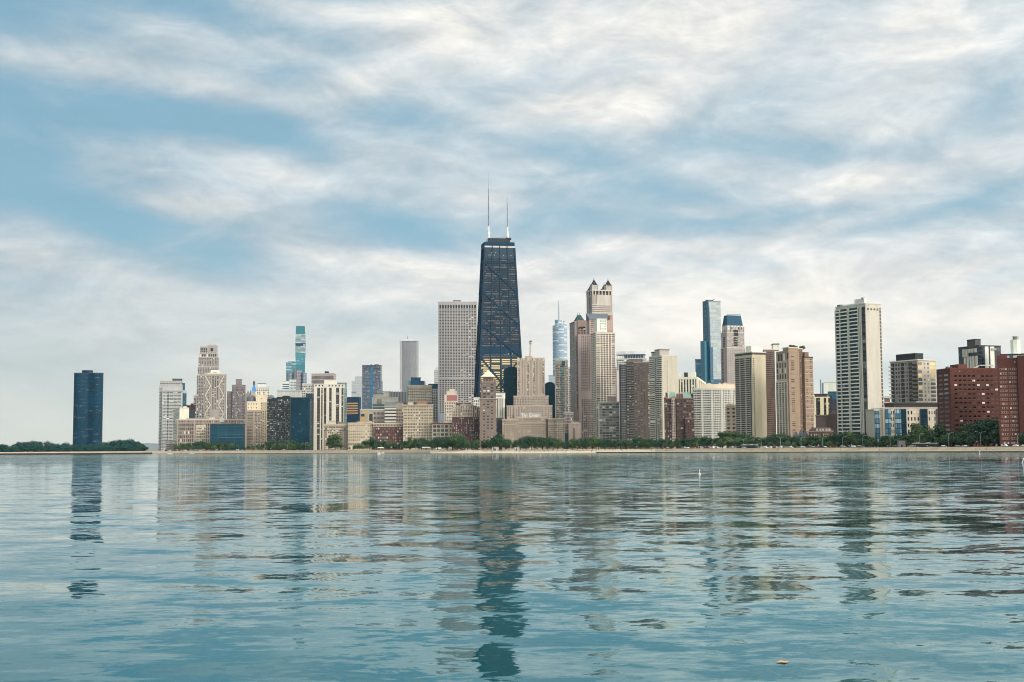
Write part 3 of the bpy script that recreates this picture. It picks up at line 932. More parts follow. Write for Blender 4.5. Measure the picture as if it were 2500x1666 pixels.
b = B('round_bay_tower', 'gray blue tower of rounded bays standing before the turquoise supertall', 'round bay tower', 3000, 699, 749, 905, dep=34)
gw = wall(150, 152, 160)
for x0, x1, yt, k in ((699, 716, 910, 14), (714, 736, 904, 16), (734, 749, 910, 14)):
    X0, X1 = b.fx(x0), b.fx(x1)
    mt = curtain(C(52, 92, 128), C(150, 154, 162), 3.2, 2.6, .34, .24, light=C(120, 140, 160), pl=.2) if x0 != 714 else curtain(C(96, 96, 112), C(154, 146, 148), 3.2, 3.6, .3, .3, light=C(60, 80, 104), pl=.3)
    b.part('bay', MB().prism(circ((X0 + X1) / 2, 16 - (4 if x0 == 714 else 0), (X1 - X0) / 2, 14, 20), -3, b.z(yt), mt))
b.units((b.fx(716), 4, b.fx(734), 20), b.z(904), 2, MECH, hmax=1.5)
b.done()
b = B('office_block', 'white office block with long dark window strips below the round bay tower', 'white strip-window office', 2700, 688.5, 723, 928, dep=22)
rc = (0, 0, b.fx(706), 22)
b.blk(rc, -3, b.z(932), wall(206, 206, 200), cap=W_TRIM)
b.grid(rc, 'F', b.z(1010), b.z(936), 1, 14, .92, .5, [(G_TEAL, 2), (G_MID, 1)], name='window_strip')
r2 = (b.fx(706), 3, b.w, 22)
b.blk(r2, -3, b.z(928), wall(196, 198, 196), name='tower_wing', cap=W_TRIM)
b.grid(r2, 'F', b.z(1010), b.z(932), 5, 20, .7, .5, MIXB)
b.done()
b = B('windowless_block', 'broad pale gray block with few windows behind the steel slabs', 'broad pale gray block', 2450, 677, 738, 953, dep=26)
rc = (0, 0, b.w, 26)
b.blk(rc, -3, b.z(956), wall(186, 182, 172), cap=wall(160, 168, 166), caph=3)
b.piers(rc, 'F', 4, b.z(957), 6, .015, MECH, out=.2)
b.units(rc, b.z(954), 3, MECH)
b.done()
b = B('office_block', 'gray beige office block tucked between the pale block and the white striped tower', 'small gray beige office', 2400, 737, 762, 937, dep=20)
rc = (0, 0, b.w, 20)
b.blk(rc, -3, b.z(938), wall(178, 174, 164), cap=W_TRIM)
b.grid(rc, 'F', 6, b.z(941), 6, 26, .6, .45, MIXM)
b.done()

# white striped tower and the slab behind it
b = B('ribbed_slab', 'gray slab with close vertical window slots and a dark rooftop box behind the white striped tower', 'gray ribbed slab', 2550, 760, 820, 913, xc=814, th=-5, mode='R')
rc = (0, 0, b.w, 22)
b.blk(rc, -3, b.z(913), wall(176, 160, 152), cap=W_TRIM)
b.grid(rc, 'F', b.z(1040), b.z(917), 24, 12, .5, .7, [(G_BLACK, 2), (G_DARK, 3), (G_MID, 1)])
b.blk((b.fx(791), 4, b.fx(799), 14), b.z(913), b.z(906.5), MECHDK, name='penthouse')
b.done()
b = B('glass_tower', 'narrow gray green glass tower peeking out right of the white striped tower', 'gray green sliver tower', 2600, 822, 847, 935, dep=22)
b.blk((0, 0, b.w, 22), -3, b.z(936), curtain(C(112, 142, 146), C(150, 166, 166), 3.6, 2.5, .3, .1, light=C(170, 184, 182), pl=.2), name='glazing', cap=MECH)
b.done()
b = B('striped_tower', 'white tower with bold vertical stripes and brown window columns', 'white striped tower', 2180, 758, 840, 938, xc=767, th=8, mode='L')
rc = (0, 0, b.w, max(20, min(b.d, 30)))
core = wall(84, 70, 62); H = b.z(946)
b.blk(rc, -3, b.z(945), core, name='core')
b.blk((-.8, -.8, b.w + .8, rc[3]), b.z(947), b.z(940), WHITE, name='crown', cap=W_TRIM, capw=.1)
b.blk((b.fx(791), 4, b.fx(823), 20), b.z(940), b.z(928), WHITE, name='penthouse')
fx0 = lambda p: b.fx(p) / b.w
for p0, p1 in ((766, 774), (781, 784), (787.5, 790.5), (796.5, 803.5), (809.5, 820), (828, 833.5), (838.5, 840)):
    b.item('stripe', ((b.fx(p0) + b.fx(p1)) / 2, -.4, H / 2), (b.fx(p1) - b.fx(p0), 1.6, H), WHITE)
for p0, p1 in ((774, 781), (784, 787.5), (790.5, 796.5), (803.5, 809.5), (820, 828), (833.5, 838.5)):
    b.grid(rc, 'F', 6, H - 2, 1, 38, .8, .55, MIXM, u0=fx0(p0), u1=fx0(p1))
b.grid(rc, 'F', H + .5, H + 5, 9, 1, .35, .5, MIXD, out=1.0, th=.5)
b.grid(rc, 'L', 6, H - 2, 5, 38, .7, .5, MIXM)
b.done()

# lakefront row, east of the beach
b = B('mansion_block', 'ornate tan corner apartment block with bay windows behind the single round tree', 'ornate tan block', 2010, 769, 851, 1035, xc=790, th=7, mode='L')
ta = wall(182, 160, 136); rc = (0, 0, b.w, max(16, b.d))
b.blk(rc, -3, b.z(1037), ta, cap=wall(206, 190, 164), capw=1.0)
H = b.z(1040)
b.bands(rc, 'F', H - 6, H - 4, 1, .5, wall(204, 186, 160), name='cornice', out=.8)
b.bands(rc, 'F', 14, 16, 1, .5, wall(204, 186, 160), name='string_course', out=.5)
b.grid(rc, 'F', 2, H - 6, 17, 11, .5, .6, MIXD)
b.grid(rc, 'L', 2, H - 6, 6, 11, .5, .6, MIXM)
b.grid(rc, 'F', H - 4, H, 24, 1, .5, .6, MIXD)
for px in (796, 812, 842):
    X = b.fx(px)
    b.part('bay_window', MB().prism([(X - 3, 0), (X - 1.6, -1.6), (X + 1.6, -1.6), (X + 3, 0)], 3, H - 8, ta))
    for k in range(10):
        b.item('bay_pane', (X, -1.62, 6 + k * 3.0), (2.2, .1, 1.7), pick(MIXD))
b.part('red_panel', MB().box(b.fx(812), -.12, 8, b.fx(822), .2, 26, wall(130, 76, 66)))
b.blk((b.fx(801), 4, b.fx(818), 16), b.z(1036), b.z(1029), wall(196, 178, 150), name='roof_pavilion', cap=W_TRIM, capw=.8)
b.units(rc, b.z(1036), 4, MECH)
b.done()
b = B('lakefront_block', 'plain cream lakefront apartment block with evenly spaced windows', 'plain cream lakefront block', 2000, 850, 911.5, 1032, dep=24)
cw = wall(196, 174, 142); rc = (0, 0, b.w, 24)
b.blk(rc, -3, b.z(1034), cw, cap=wall(214, 196, 168), capw=.9)
H = b.z(1036)
b.grid(rc, 'F', 14, H, 12, 6, .42, .5, MIXD)
b.grid(rc, 'F', 2, 13, 12, 2, .5, .62, MIXM)
b.bands(rc, 'F', 13, 14, 1, .6, wall(214, 196, 168), name='string_course', out=.5)
b.bands(rc, 'F', H - 7, H - 6.2, 1, .6, wall(214, 196, 168), name='string_course', out=.5)
b.units(rc, b.z(1033), 3, wall(170, 140, 120))
b.done()
b = B('lakefront_block', 'dark red brick lakefront block with white windows and a cream top storey', 'dark red brick block', 2000, 911.5, 984, 1034, dep=24)
rb = wall(108, 58, 54, .8); rc = (0, 0, b.w, 24); H = b.z(1042)
b.blk(rc, -3, H, rb)
b.blk(rc, H, b.z(1035), wall(188, 166, 140), name='top_storey', cap=wall(204, 186, 160), capw=1.0)
b.grid(rc, 'F', H + .5, b.z(1036), 19, 1, .5, .6, MIXD)
b.grid(rc, 'F', 4, H - .6, 14, 7, .62, .55, [(G_CURT, 1.2), (G_PALE, 5), (G_WARM, 4), (G_MID, 3)])
b.done()
b = B('lakefront_block', 'tall beige lakefront block of many small windows with trees on its roof terrace', 'tall beige block', 1995, 984, 1057, 987, dep=26)
be = wall(190, 168, 138); rc = (0, 0, b.w, 26); H = b.z(990)
b.blk(rc, -3, H, be, cap=wall(206, 188, 160), capw=1.0)
nz = 15; zs = H / nz
b.grid(rc, 'F', 3, H, 4, nz, .62, .55, MIXM, u0=.01, u1=.14)
b.grid(rc, 'F', 3, H, 13, nz, .5, .5, MIXW, u0=.15, u1=.84)
b.grid(rc, 'F', 3, H, 4, nz, .62, .55, MIXM, u0=.86, u1=.99)
for k in (H - 4.6, H * .64, H * .30):
    b.bands(rc, 'F', k, k + 1, 1, .7, wall(206, 188, 160), name='string_course', out=.5)
b.blk((b.fx(1020), 5, b.fx(1042), 20), H, b.z(978), wall(150, 110, 92), name='penthouse', cap=MECH)
b.blk((b.fx(996), 6, b.fx(1010), 18), H, b.z(982), wall(176, 160, 140), name='penthouse')
b.units(rc, H, 5, wall(100, 84, 70))
b.done()
b = B('lakefront_block', 'low cream lakefront block with white piers under a red roof edge', 'low cream red-edged block', 1980, 1055, 1112, 1032, dep=22)
rc = (0, 0, b.w, 22); H = b.z(1035)
b.blk(rc, -3, H, wall(200, 178, 148), cap=plain(140, 62, 58), capw=.7)
b.grid(rc, 'F', 3, H - 1, 4, 6, .78, .62, MIXD, u0=.03, u1=.7)
b.grid(rc, 'F', 3, H - 1, 3, 6, .6, .5, MIXW, u0=.74, u1=.98)
b.piers(rc, 'F', 0, H, 4, .1, WHITE, u0=.03, u1=.7)
b.blk((b.fx(1092), 4, b.fx(1108), 14), H, b.z(1029), WHITE, name='penthouse')
b.done()
# ---------------------------------------------------------------- middle distance behind the lakefront row
b = B('office_tower', 'pale gray stepped office tower fading behind the orange-striped block', 'pale stepped office tower', 3400, 858, 886, 919, dep=24)
pg = curtain(C(176, 178, 178), C(160, 164, 168), 4, 60, .3, 0, drift=.06, rough=.5)
b.blk((0, 0, b.fx(866), 24), -3, b.z(930), pg); b.blk((b.fx(866), 0, b.w, 24), -3, b.z(919), pg, name='tower')
b.part('dark_band', MB().box(-.1, -.3, b.z(960), b.fx(870), .3, b.z(957), plain(120, 126, 140)))
b.done()
b = B('office_block', 'dark blue office block with orange window stripes', 'orange-striped block', 2600, 844.5, 881, 971, xc=876, th=-6, mode='R')
rc = (0, 0, b.w, 20)
b.blk(rc, -3, b.z(971), plain(24, 62, 94), cap=MECHDK, capw=.1)
b.grid(rc, 'F', b.z(1012), b.z(982), 1, 5, .93, .42, plain(240, 196, 132, 1.05), name='window_strip', u0=.02, u1=.98)
b.grid(rc, 'F', b.z(1012), b.z(982), 1, 5, .8, .16, plain(190, 90, 60), name='blind_strip', zo=.13, u0=.0, u1=.9)
b.done()
b = B('balcony_tower', 'blue gray apartment tower covered in small balconies with rooftop clutter', 'blue gray balcony tower', 3000, 884, 930, 893, xc=929, th=-2, mode='R')
rc = (0, 0, b.w, 26)
b.blk(rc, -3, b.z(893), curtain(C(64, 84, 106), C(112, 112, 120), 3.1, 3.4, .32, .12, light=C(150, 150, 152), pl=.22, drift=.35), cap=MECHDK)
b.blk((b.fx(904), -1, b.fx(911), 2), -3, b.z(896), curtain(C(40, 96, 130), C(70, 110, 140), 3.1, 3.4, .3, .1), name='glass_bay')
b.bands((0, 0, b.w, 26), 'F', b.z(905), b.z(894), 3, .3, MECHDK, name='louvre')
b.blk((b.fx(928), 2, b.fx(931.5), 20), -3, b.z(930), wall(120, 122, 134), name='side_wing')
b.units(rc, b.z(893), 5, MECH, hmax=4)
b.done()
b = B('ribbed_tower', 'tall pale tower with fine vertical ribs and a rooftop mast, far off', 'far tall ribbed tower', 4260, 976, 1022, 832, dep=58)
rc = (0, 0, b.w, 58); H = b.z(833)
b.blk(rc, -3, H, wall(118, 118, 126, .85), cap=wall(170, 168, 168))
b.piers(rc, 'F', 0, H - 4, 18, .52, wall(164, 162, 162, .85), out=.8, th=1.2)
b.piers(rc, 'F', 0, H, 1, .1, wall(170, 168, 166, .85), name='corner_pier', out=1.0)
b.blk((b.fx(988), 14, b.fx(1011), 44), H, b.z(827.5), wall(196, 196, 192), name='penthouse')
b.mast(b.fx(994.5), 20, b.z(827), b.z(818), .9, MECH)
b.done()
b = B('fin_building', 'low dark gray building with a row of vertical concrete fins', 'gray finned building', 2700, 937, 996, 955, dep=24)
rc = (b.fx(954), 0, b.w, 24)
b.blk(rc, -3, b.z(957), plain(84, 86, 92)); b.piers(rc, 'F', 0, b.z(954), 11, .35, wall(132, 130, 132), out=1.2, th=2)
b.blk((0, 3, b.fx(955), 22), -3, b.z(957), wall(160, 152, 140), name='side_wing', cap=MECH)
b.blk((b.fx(976), 6, b.fx(981), 14), b.z(957), b.z(951), W_TRIM, name='roof_unit')
b.done()
b = B('office_block', 'wide cream office block with a stepped gray roof behind the brown terraces', 'wide cream office', 2480, 908, 972, 953, dep=24)
rc = (0, 0, b.w, 24)
b.blk(rc, -3, b.z(971), wall(196, 186, 166), cap=W_TRIM)
b.blk((b.fx(911), 4, b.fx(937), 20), b.z(971), b.z(962), wall(176, 170, 156), name='upper_storey', cap=MECH)
b.blk((b.fx(920), 6, b.fx(936), 18), b.z(962), b.z(954), wall(156, 150, 138), name='penthouse')
b.part('arch_window', MB().tube([(b.fx(926), -.2, b.z(984), .01), (b.fx(926), -.2, b.z(984), 4), (b.fx(926), -.2, b.z(974), 4), (b.fx(926), -.2, b.z(972), 1)], 8, wall(160, 148, 130)))
b.blk((b.fx(940), -3, b.fx(970), 0), -3, b.z(982), wall(168, 170, 166), name='front_wing')
b.grid(rc, 'F', b.z(1000), b.z(986), 1, 2, .9, .6, [(G_TEAL, 2), (G_BLUE, 1)], u0=0, u1=.5, name='window_strip')
b.done()
b = B('terrace_block', 'low jumble of cream terraces with black garage-like openings and a yellow wall', 'cream and yellow terraces', 2260, 879, 940, 999, dep=22)
rc = (0, 0, b.w, 22)
b.blk(rc, -3, b.z(1002), wall(170, 154, 136), cap=W_TRIM, caph=1.8)
b.part('yellow_wall', MB().box(b.fx(881), -.2, b.z(1032), b.fx(891), .1, b.z(1018), plain(206, 166, 96)))
b.part('yellow_wall', MB().box(b.fx(886), -.24, b.z(1008), b.fx(902), .1, b.z(1003), plain(206, 176, 110)))
b.part('dark_opening', MB().box(b.fx(881), -.3, b.z(1017), b.fx(890), .1, b.z(1011), G_BLACK))
b.part('dark_opening', MB().box(b.fx(901), -.6, b.z(1031), b.fx(910), .1, b.z(1011), G_BLACK))
for p in (899.5, 910):
    b.part('white_frame', MB().box(b.fx(p), -.7, b.z(1032), b.fx(p + 1.6), .1, b.z(1010), WHITE))
b.grid(rc, 'F', 4, b.z(1004), 9, 8, .5, .5, MIXM, u0=.5, u1=.98)
b.units(rc, b.z(1002), 5, MECH, hmax=2.5)
b.done()
b = B('banded_block', 'small block with bold white floor bands and dark window strips above the red brick block', 'small white banded block', 2200, 939, 967, 992, dep=20)
rc = (0, 0, b.w, 20)
b.blk(rc, -3, b.z(993), G_DARK, name='glazing', cap=W_TRIM)
b.bands(rc, 'F', 8, b.z(994), 12, .55, wall(196, 184, 170), out=.8)
b.done()
b = B('brown_block', 'plain brown block between the white banded block and the tall beige block', 'plain brown block', 2230, 965, 985, 980, dep=22)
rc = (0, 0, b.w, 22)
b.blk(rc, -3, b.z(983), wall(150, 132, 116), cap=MECH)
b.grid(rc, 'F', 4, b.z(998), 5, 12, .5, .5, MIXM)
b.done()
b = B('office_block', 'beige office block with blue glass plant floors on its roof', 'beige office with blue roof', 2400, 996, 1054, 941, dep=26)
rc = (0, 0, b.w, 26); H = b.z(942)
b.blk(rc, -3, H, wall(190, 170, 144), cap=wall(206, 192, 170), capw=1)
b.grid(rc, 'F', b.z(1000), H - 3, 13, 14, .74, .5, [(G_WARM, 3), (G_PALE, 2), (G_MID, 2), (G_DARK, 1)])
bl = plain(24, 84, 116)
b.blk((b.fx(1003), 4, b.fx(1027), 20), H, b.z(923), bl, name='plant_floor', cap=MECHDK)
b.blk((b.fx(1026), 5, b.fx(1037), 20), H, b.z(930), bl, name='plant_floor')
b.mast(b.fx(1039.5), 10, H, b.z(931), .5, MECHDK)
b.blk((b.fx(994), 8, b.fx(1003), 20), b.z(970), b.z(929), plain(120, 160, 170), name='side_glass')
b.done()
b = B('glass_frame_block', 'teal glass block with a white window-frame grid beside the big gray grid tower', 'teal white-framed block', 2450, 1046, 1069, 939, dep=22)
rc = (0, 0, b.w, 22); H = b.z(939)
b.blk(rc, -3, H, plain(24, 84, 106), cap=MECHDK)
b.blk((b.fx(1053), -1, b.fx(1068), 0), -3, b.z(950), plain(198, 200, 196), name='frame')
b.grid((b.fx(1053), -1, b.fx(1068), 0), 'F', b.z(1030), b.z(951), 3, 13, .72, .74, [(G_BLUE, 3), (G_DARK, 2), (G_TEAL, 2)])
b.done()
b = B('chamfered_tower', 'sliver of a pale tower with a slanted top left of the big gray grid tower', 'pale slanted sliver', 2700, 1060, 1072, 897, dep=20)
b.part('wall', MB().prism(rect(0, 0, b.w, 20), -3, b.z(905), curtain(C(150, 152, 156), C(190, 190, 188), 4, 30, .4, 0)))
b.part('crown', MB().prism(rect(0, 0, b.w, 20), b.z(905), b.z(896), wall(186, 186, 184), top=rect(b.fx(1066), 0, b.w, 20)))
b.done()
# big gray grid tower
b = B('grid_tower', 'huge gray tower with a regular grid of dark windows beside the black tapered skyscraper', 'big gray grid tower', 2380, 1068, 1165, 737, xc=1070, th=2.4, mode='L')
gk = wall(176, 166, 162, 1.0, .8, .12); rc = (0, 0, b.w, 44); H = b.z(738)
b.blk(rc, -3, H, gk, capw=.2, cap=wall(190, 182, 178))
def wtp(i, j):
    base = MIXD if i >= 10 + (j % 3 == 0) - (j < 18) * 2 else [(G_MID, 3), (G_DARK, 3), (G_WARM, 1)]
    return pick(base)
b.grid(rc, 'F', b.z(1010), b.z(932), 14, 17, .66, .56, wtp, u0=.02, u1=.985)
b.grid(rc, 'F', b.z(921), b.z(755), 14, 45, .66, .56, wtp, u0=.02, u1=.985)
b.grid(rc, 'F', b.z(931), b.z(926.5), 14, 1, .72, .75, [(G_BLACK, 1)], u0=.02, u1=.985)
b.grid(rc, 'F', b.z(753.5), b.z(744.5), 14, 1, .66, 1.0, [(G_BLACK, 2), (glass(30, 50, 74), 2)], u0=.02, u1=.985, name='plant_slot')
b.piers(rc, 'F', b.z(931), b.z(921), 13, .04, wall(150, 144, 142), out=.2, name='joint')
b.grid(rc, 'L', 8, b.z(745), 3, 74, .5, .5, MIXD)
b.blk((b.fx(1107), 10, b.fx(1125), 34), H, b.z(733), wall(150, 142, 138), name='penthouse', cap=MECH)
b.blk((b.fx(1069), -8, b.fx(1086), 0), -3, b.z(1010), wall(168, 170, 172), name='podium')
b.done()
b = B('panel_tower', 'cream stepped tower with a blank pink wall panel near its top', 'cream pink-panel tower', 2150, 1085, 1117.5, 951, dep=20)
rc = (0, 0, b.w, 20)
cm = wall(202, 184, 160)
b.blk(rc, -3, b.z(965), cm, cap=W_TRIM)
b.blk((b.fx(1090), 3, b.fx(1115), 18), b.z(965), b.z(956), cm, name='upper_storey', cap=W_TRIM)
b.blk((b.fx(1096), 5, b.fx(1110), 15), b.z(956), b.z(950), cm, name='penthouse')
b.part('pink_panel', MB().box(b.fx(1091), -.25, b.z(979), b.fx(1116), .1, b.z(965.5), plain(178, 112, 110, 1, .8)))
b.grid(rc, 'F', 4, b.z(981), 6, 16, .42, .5, MIXM)
b.done()

# ---------------------------------------------------------------- black tapered skyscraper
b = B('tapered_skyscraper', 'giant black tapered skyscraper with X-bracing and two white-based antennas', 'black tapered skyscraper', 2220, 1164, 1284, 593, xc=1164, th=11, mode='F', dep=50)
T = R(11)
p = at(1164, 1090, 2220).xy
s_w = b._hit(1284, p, Vector((math.cos(T), math.sin(T))))
b.o = p; b.e.location = (p.x, p.y, GZ); b.w = s_w; b.d = 50
BW, BD = s_w / 2, 25.0
H = b.z(593, 1220, 25)
TWf = 24.0 / 40.3
def cs(t): return BW * (1 - (1 - TWf) * t), BD * (1 - .40 * t)
def hp(s, t, outw=0.0):
    w_, d_ = cs(t)
    return (BW + s * w_, BD - d_ - outw, t * H)
def hs(q, t, outw=0.0):
    w_, d_ = cs(t)
    return (BW - w_ - outw, BD + q * d_, t * H)
blk_ = C(26, 52, 78)
gl = curtain(C(62, 59, 68), C(2, 45, 62), H / 92, 2.6, .5, .10, light=C(112, 101, 102), pl=.36, drift=.4, rough=.3, row=.75, spec=.2)
fl = plain(0, 50, 76, 1, .8)
def frus(t0, t1, mt, nm, grow=0.0):
    (w0, d0), (w1, d1) = cs(t0), cs(t1)
    w0 += grow; w1 += grow; d0 += grow; d1 += grow
    b.part(nm, MB().prism(rect(BW - w0, BD - d0, BW + w0, BD + d0), t0 * H, t1 * H, mt, top=rect(BW - w1, BD - d1, BW + w1, BD + d1)))
tz = lambda y: b.z(y, 1220, 0) / H
tlo, tb0, tb1, tcr = tz(957), tz(864), tz(846), tz(628)
frus(-.01, tb0, curtain(C(46, 56, 70), C(2, 45, 62), H / 98, 2.6, .46, .1, light=C(120, 100, 84), pl=.2), 'lower_glazing')
frus(tb0, tb1, fl, 'plant_band', .3)
frus(tb1, tcr, gl, 'glazing')
frus(tcr, tz(601), curtain(C(4, 48, 66), C(2, 45, 62), H / 98, 2.6, .4, .1, light=C(110, 110, 116), pl=.05), 'crown')
frus(tz(601), tz(597), plain(206, 204, 200, 1, .5), 'light_band', .15)
frus(tz(597), 1.0, fl, 'parapet', .4)
for sgn in (-.5, 0, .5):
    b.part('light_band_mullion', MB().beam(hp(sgn, tz(601), .3), hp(sgn, tz(597), .3), 1.2, fl))
for s in (-1, -.5, 0, .5, 1):
    b.part('column', MB().beam(hp(s, 0, .3), hp(s, tz(601), .3), 2.6 if abs(s) == 1 else 1.3, fl, 1.2))
for q in (-.33, .33, 1):
    b.part('column', MB().beam(hs(q, 0, .3), hs(q, 1, .3), 1.6, fl, 1.2))
secs = [tz(1098), tz(1000), tz(872), tz(792), tz(712), tz(638)]
for t0, t1 in zip(secs, secs[1:]):
    b.part('brace', MB().beam(hp(-1, t0, .9), hp(1, t1, .9), 2.4, fl, 1.0))
    b.part('brace', MB().beam(hp(1, t0, .8), hp(-1, t1, .8), 2.4, fl, 1.0))
    b.part('brace', MB().beam(hs(-1, t0, .5), hs(1, t1, .5), 2.0, fl, .7))
    b.part('brace', MB().beam(hs(1, t0, .5), hs(-1, t1, .5), 2.0, fl, .7))
    b.part('tie', MB().beam(hp(-1, t1, .4), hp(1, t1, .4), 1.6, fl, .6))
# side face is nearly unlit glass
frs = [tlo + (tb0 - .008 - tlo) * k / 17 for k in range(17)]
GOLD, GOLD2 = plain(240, 204, 146, 1.05, .5), plain(200, 160, 116, 1, .5)  # gold pane colours stand in for the low sun's reflection
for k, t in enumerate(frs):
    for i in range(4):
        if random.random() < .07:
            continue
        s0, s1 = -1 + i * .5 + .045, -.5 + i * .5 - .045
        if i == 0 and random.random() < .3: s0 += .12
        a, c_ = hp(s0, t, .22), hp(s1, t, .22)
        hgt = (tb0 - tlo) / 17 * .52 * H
        b.part('painted_sun_window', MB().box(a[0], a[1], a[2], c_[0], a[1] + .4, a[2] + hgt, GOLD if random.random() < .78 else GOLD2))
for px, py in ((1202, 615), (1213, 614), (1222, 621), (1232, 620), (1250, 620), (1209, 620), (1243, 863), (1252, 863)):
    t = tz(py)
    X = b.fx(px, 0, py)
    w_, d_ = cs(t)
    b.part('lamp', MB().box(X - .5, BD - d_ - .5, t * H - .5, X + .5, BD - d_ + .2, t * H + .5, plain(240, 236, 220)))
w_, d_ = cs(1)
zr = H
b.part('penthouse', MB().box(BW - w_ * .72, BD - d_ * .6, zr, BW + w_ * .62, BD + d_ * .6, zr + 7.5, MECHDK))
b.part('roof_unit', MB().box(BW + w_ * .55, BD - 6, zr, BW + w_ * .78, BD, zr + 6, MECHDK).box(BW + w_ * .52, BD - 7, zr + 6, BW + w_ * .86, BD + 1, zr + 9, MECHDK))
for px, yt, yw in ((1192.5, 419, 460), (1238.5, 470, 494)):
    X = b._hit(px, b.o + b.v * BD, b.u, 560)
    zz = lambda y: b.z(y, px, BD)
    wt = plain(226, 226, 224, 1, .5)
    a_o = b.part('antenna', MB().tube([(X, BD, zr, 2.6), (X, BD, zz(572), 2.4), (X, BD, zz(566), 1.9), (X, BD, zz(552), 1.5)], 8, wt))
    ms = MB()
    st_ = plain(92, 108, 122, 1, .5)
    z0, z1 = zz(552), zz(yw)
    for sx, sy in ((-1, -1), (1, -1), (0, 1)):
        ms.beam((X + sx * .75, BD + sy * .75, z0), (X + sx * .3, BD + sy * .3, z1), .42, st_)
    k = 16
    for j in range(k):
        za, zb = z0 + (z1 - z0) * j / k, z0 + (z1 - z0) * (j + 1) / k
        ms.beam((X - .6, BD - .6, za), (X + .6, BD - .6, zb), .28, st_)
        ms.beam((X - .9, BD - .8, za), (X + .9, BD - .8, za), .4, wt if j % 4 else st_)
    ms.tube([(X, BD, z0, .32), (X, BD, z1, .25), (X, BD, zz(yt), .1)], 6, st_)
    mo = ms.build('mast', a_o)
    br_ = MB()
    for j in range(4):
        br_.tube([(X + (1.9 if j % 2 else -1.9), BD - 1, zz(575) + j * 5, .5), (X + (1.9 if j % 2 else -1.9), BD - 1, zz(575) + j * 5 + 3, .5)], 6, wt)
    br_.build('dish', a_o)
b.part('railing', MB().beam((BW - w_ * .7, BD - d_ * .6, zr + 9), (BW + w_ * .6, BD - d_ * .6, zr + 9), .25, MECH))
b.done()

# ---------------------------------------------------------------- round-topped dark towers
def round_top(name, label, short, D, xl, xr, yt, dep):
    b = B(name, label, short, D, xl, xr, yt, dep=dep, group='dark round-topped towers')
    r = b.w / 2; zt = b.z(yt); zs = zt - r * .62
    k = 14
    pr = [(0, -3), (b.w, -3)] + [(r + r * math.cos(math.pi * i / k), zs + r * .62 * math.sin(math.pi * i / k)) for i in range(k + 1)]
    v = [(x, 0, z) for x, z in pr] + [(x, dep, z) for x, z in pr]
    q = len(pr)
    b.part('glazing', MB().quadmesh(v, [tuple(range(q)), tuple(range(2 * q - 1, q - 1, -1))] + [(i, i + q, (i + 1) % q + q, (i + 1) % q) for i in range(q)],
           curtain(C(2, 48, 64), C(2, 40, 54), 3.4, 2.4, .3, .12, light=C(50, 84, 100), pl=.08, drift=.2, rough=.35, spec=.15)))
    return b
b = round_top('round_top_tower', 'dark blue glass tower with a rounded top standing before the black tapered skyscraper', 'dark round-top by the skyscraper', 2110, 1229.5, 1268, 896, 26); b.done()
b = round_top('round_top_tower', 'dark blue glass tower with a rounded top right of the stepped hotel tower', 'dark round-top by the hotel', 2150, 1330, 1355.5, 933, 24); b.done()

# ---------------------------------------------------------------- brick and stone group at the beach
b = B('brick_hotel', 'dark red brick building with a cream ornamental top storey and roof garden', 'dark brick ornamented building', 1950, 1104, 1172, 989, dep=24)
br = wall(92, 56, 54); cr = wall(178, 156, 134)
for x0, x1, y0, nm, yt in ((1104, 1125, 2, 'wing', 995), (1124.5, 1154, 0, 'wall', 989), (1153.5, 1164, 3, 'side_wing', 992), (1163.5, 1172, 5, 'side_wing', 996)):
    rc = (b.fx(x0), y0, b.fx(x1), 24)
    zb = b.z(1018)
    b.blk(rc, -3, zb, br if nm != 'side_wing' else wall(78, 52, 54), name=nm)
    b.blk((rc[0] + .1, rc[1] + .1, rc[2] - .1, 23.9), zb, b.z(yt), cr if nm != 'side_wing' else wall(140, 118, 106), name='top_storey', cap=cr, capw=.7)
    nx = max(2, int((x1 - x0) / 4))
    b.grid(rc, 'F', 3, zb - .5, nx, 13, .36, .42, [(G_CURT, 3), (G_PALE, 2), (G_DARK, 3), (G_MID, 1)])
    b.grid(rc, 'F', zb + 1, b.z(yt) - 1, nx, 3, .36, .6, MIXM)
    b.piers(rc, 'F', zb, b.z(yt) - 1, nx, .18, wall(196, 172, 148), out=.3)
b.part('entrance_arch', MB().box(b.fx(1136), -1, 0, b.fx(1149), .2, 6, wall(214, 200, 182)))
b.units((b.fx(1106), 4, b.fx(1160), 22), b.z(989), 7, wall(96, 80, 70), hmax=4)
b.done()
b = B('pointed_tower', 'brown brick tower with a cream pyramid roof below the black skyscraper', 'brown pyramid-roof tower', 1930, 1171, 1212, 975, dep=22)
bk = wall(132, 110, 96)
Wd = 22; zA, zB, zC = b.z(975), b.z(934), b.z(921)
rc = (0, 0, b.w, Wd)
b.blk(rc, -3, zA, bk, cap=wall(176, 152, 132), capw=.8)
b.grid(rc, 'F', 4, zA - 1, 3, 16, .45, .34, [(G_PALE, 3), (G_DARK, 3), (G_CURT, 1), (G_MID, 2)], u0=.14, u1=.86)
r2 = (b.fx(1174), 1.5, b.fx(1211), Wd - 1.5)
b.blk(r2, zA, zB, wall(120, 102, 92), name='upper_storey', cap=wall(166, 146, 128), capw=.6)
b.grid(r2, 'F', zA + 1, zB - 1, 3, 5, .62, .5, [(G_DARK, 4), (G_PALE, 2), (G_CURT, 1)], u0=.12, u1=.88)
r3 = (b.fx(1180), 3, b.fx(1205), Wd - 3)
b.blk(r3, zB, zC, wall(136, 104, 88), name='lantern_storey')
b.grid(r3, 'F', zB + 1, zC - 2, 4, 1, .4, .7, MIXW)
e0 = (r3[0] - 2.6, r3[1] - 2.6, r3[2] + 2.6, r3[3] + 2.6)
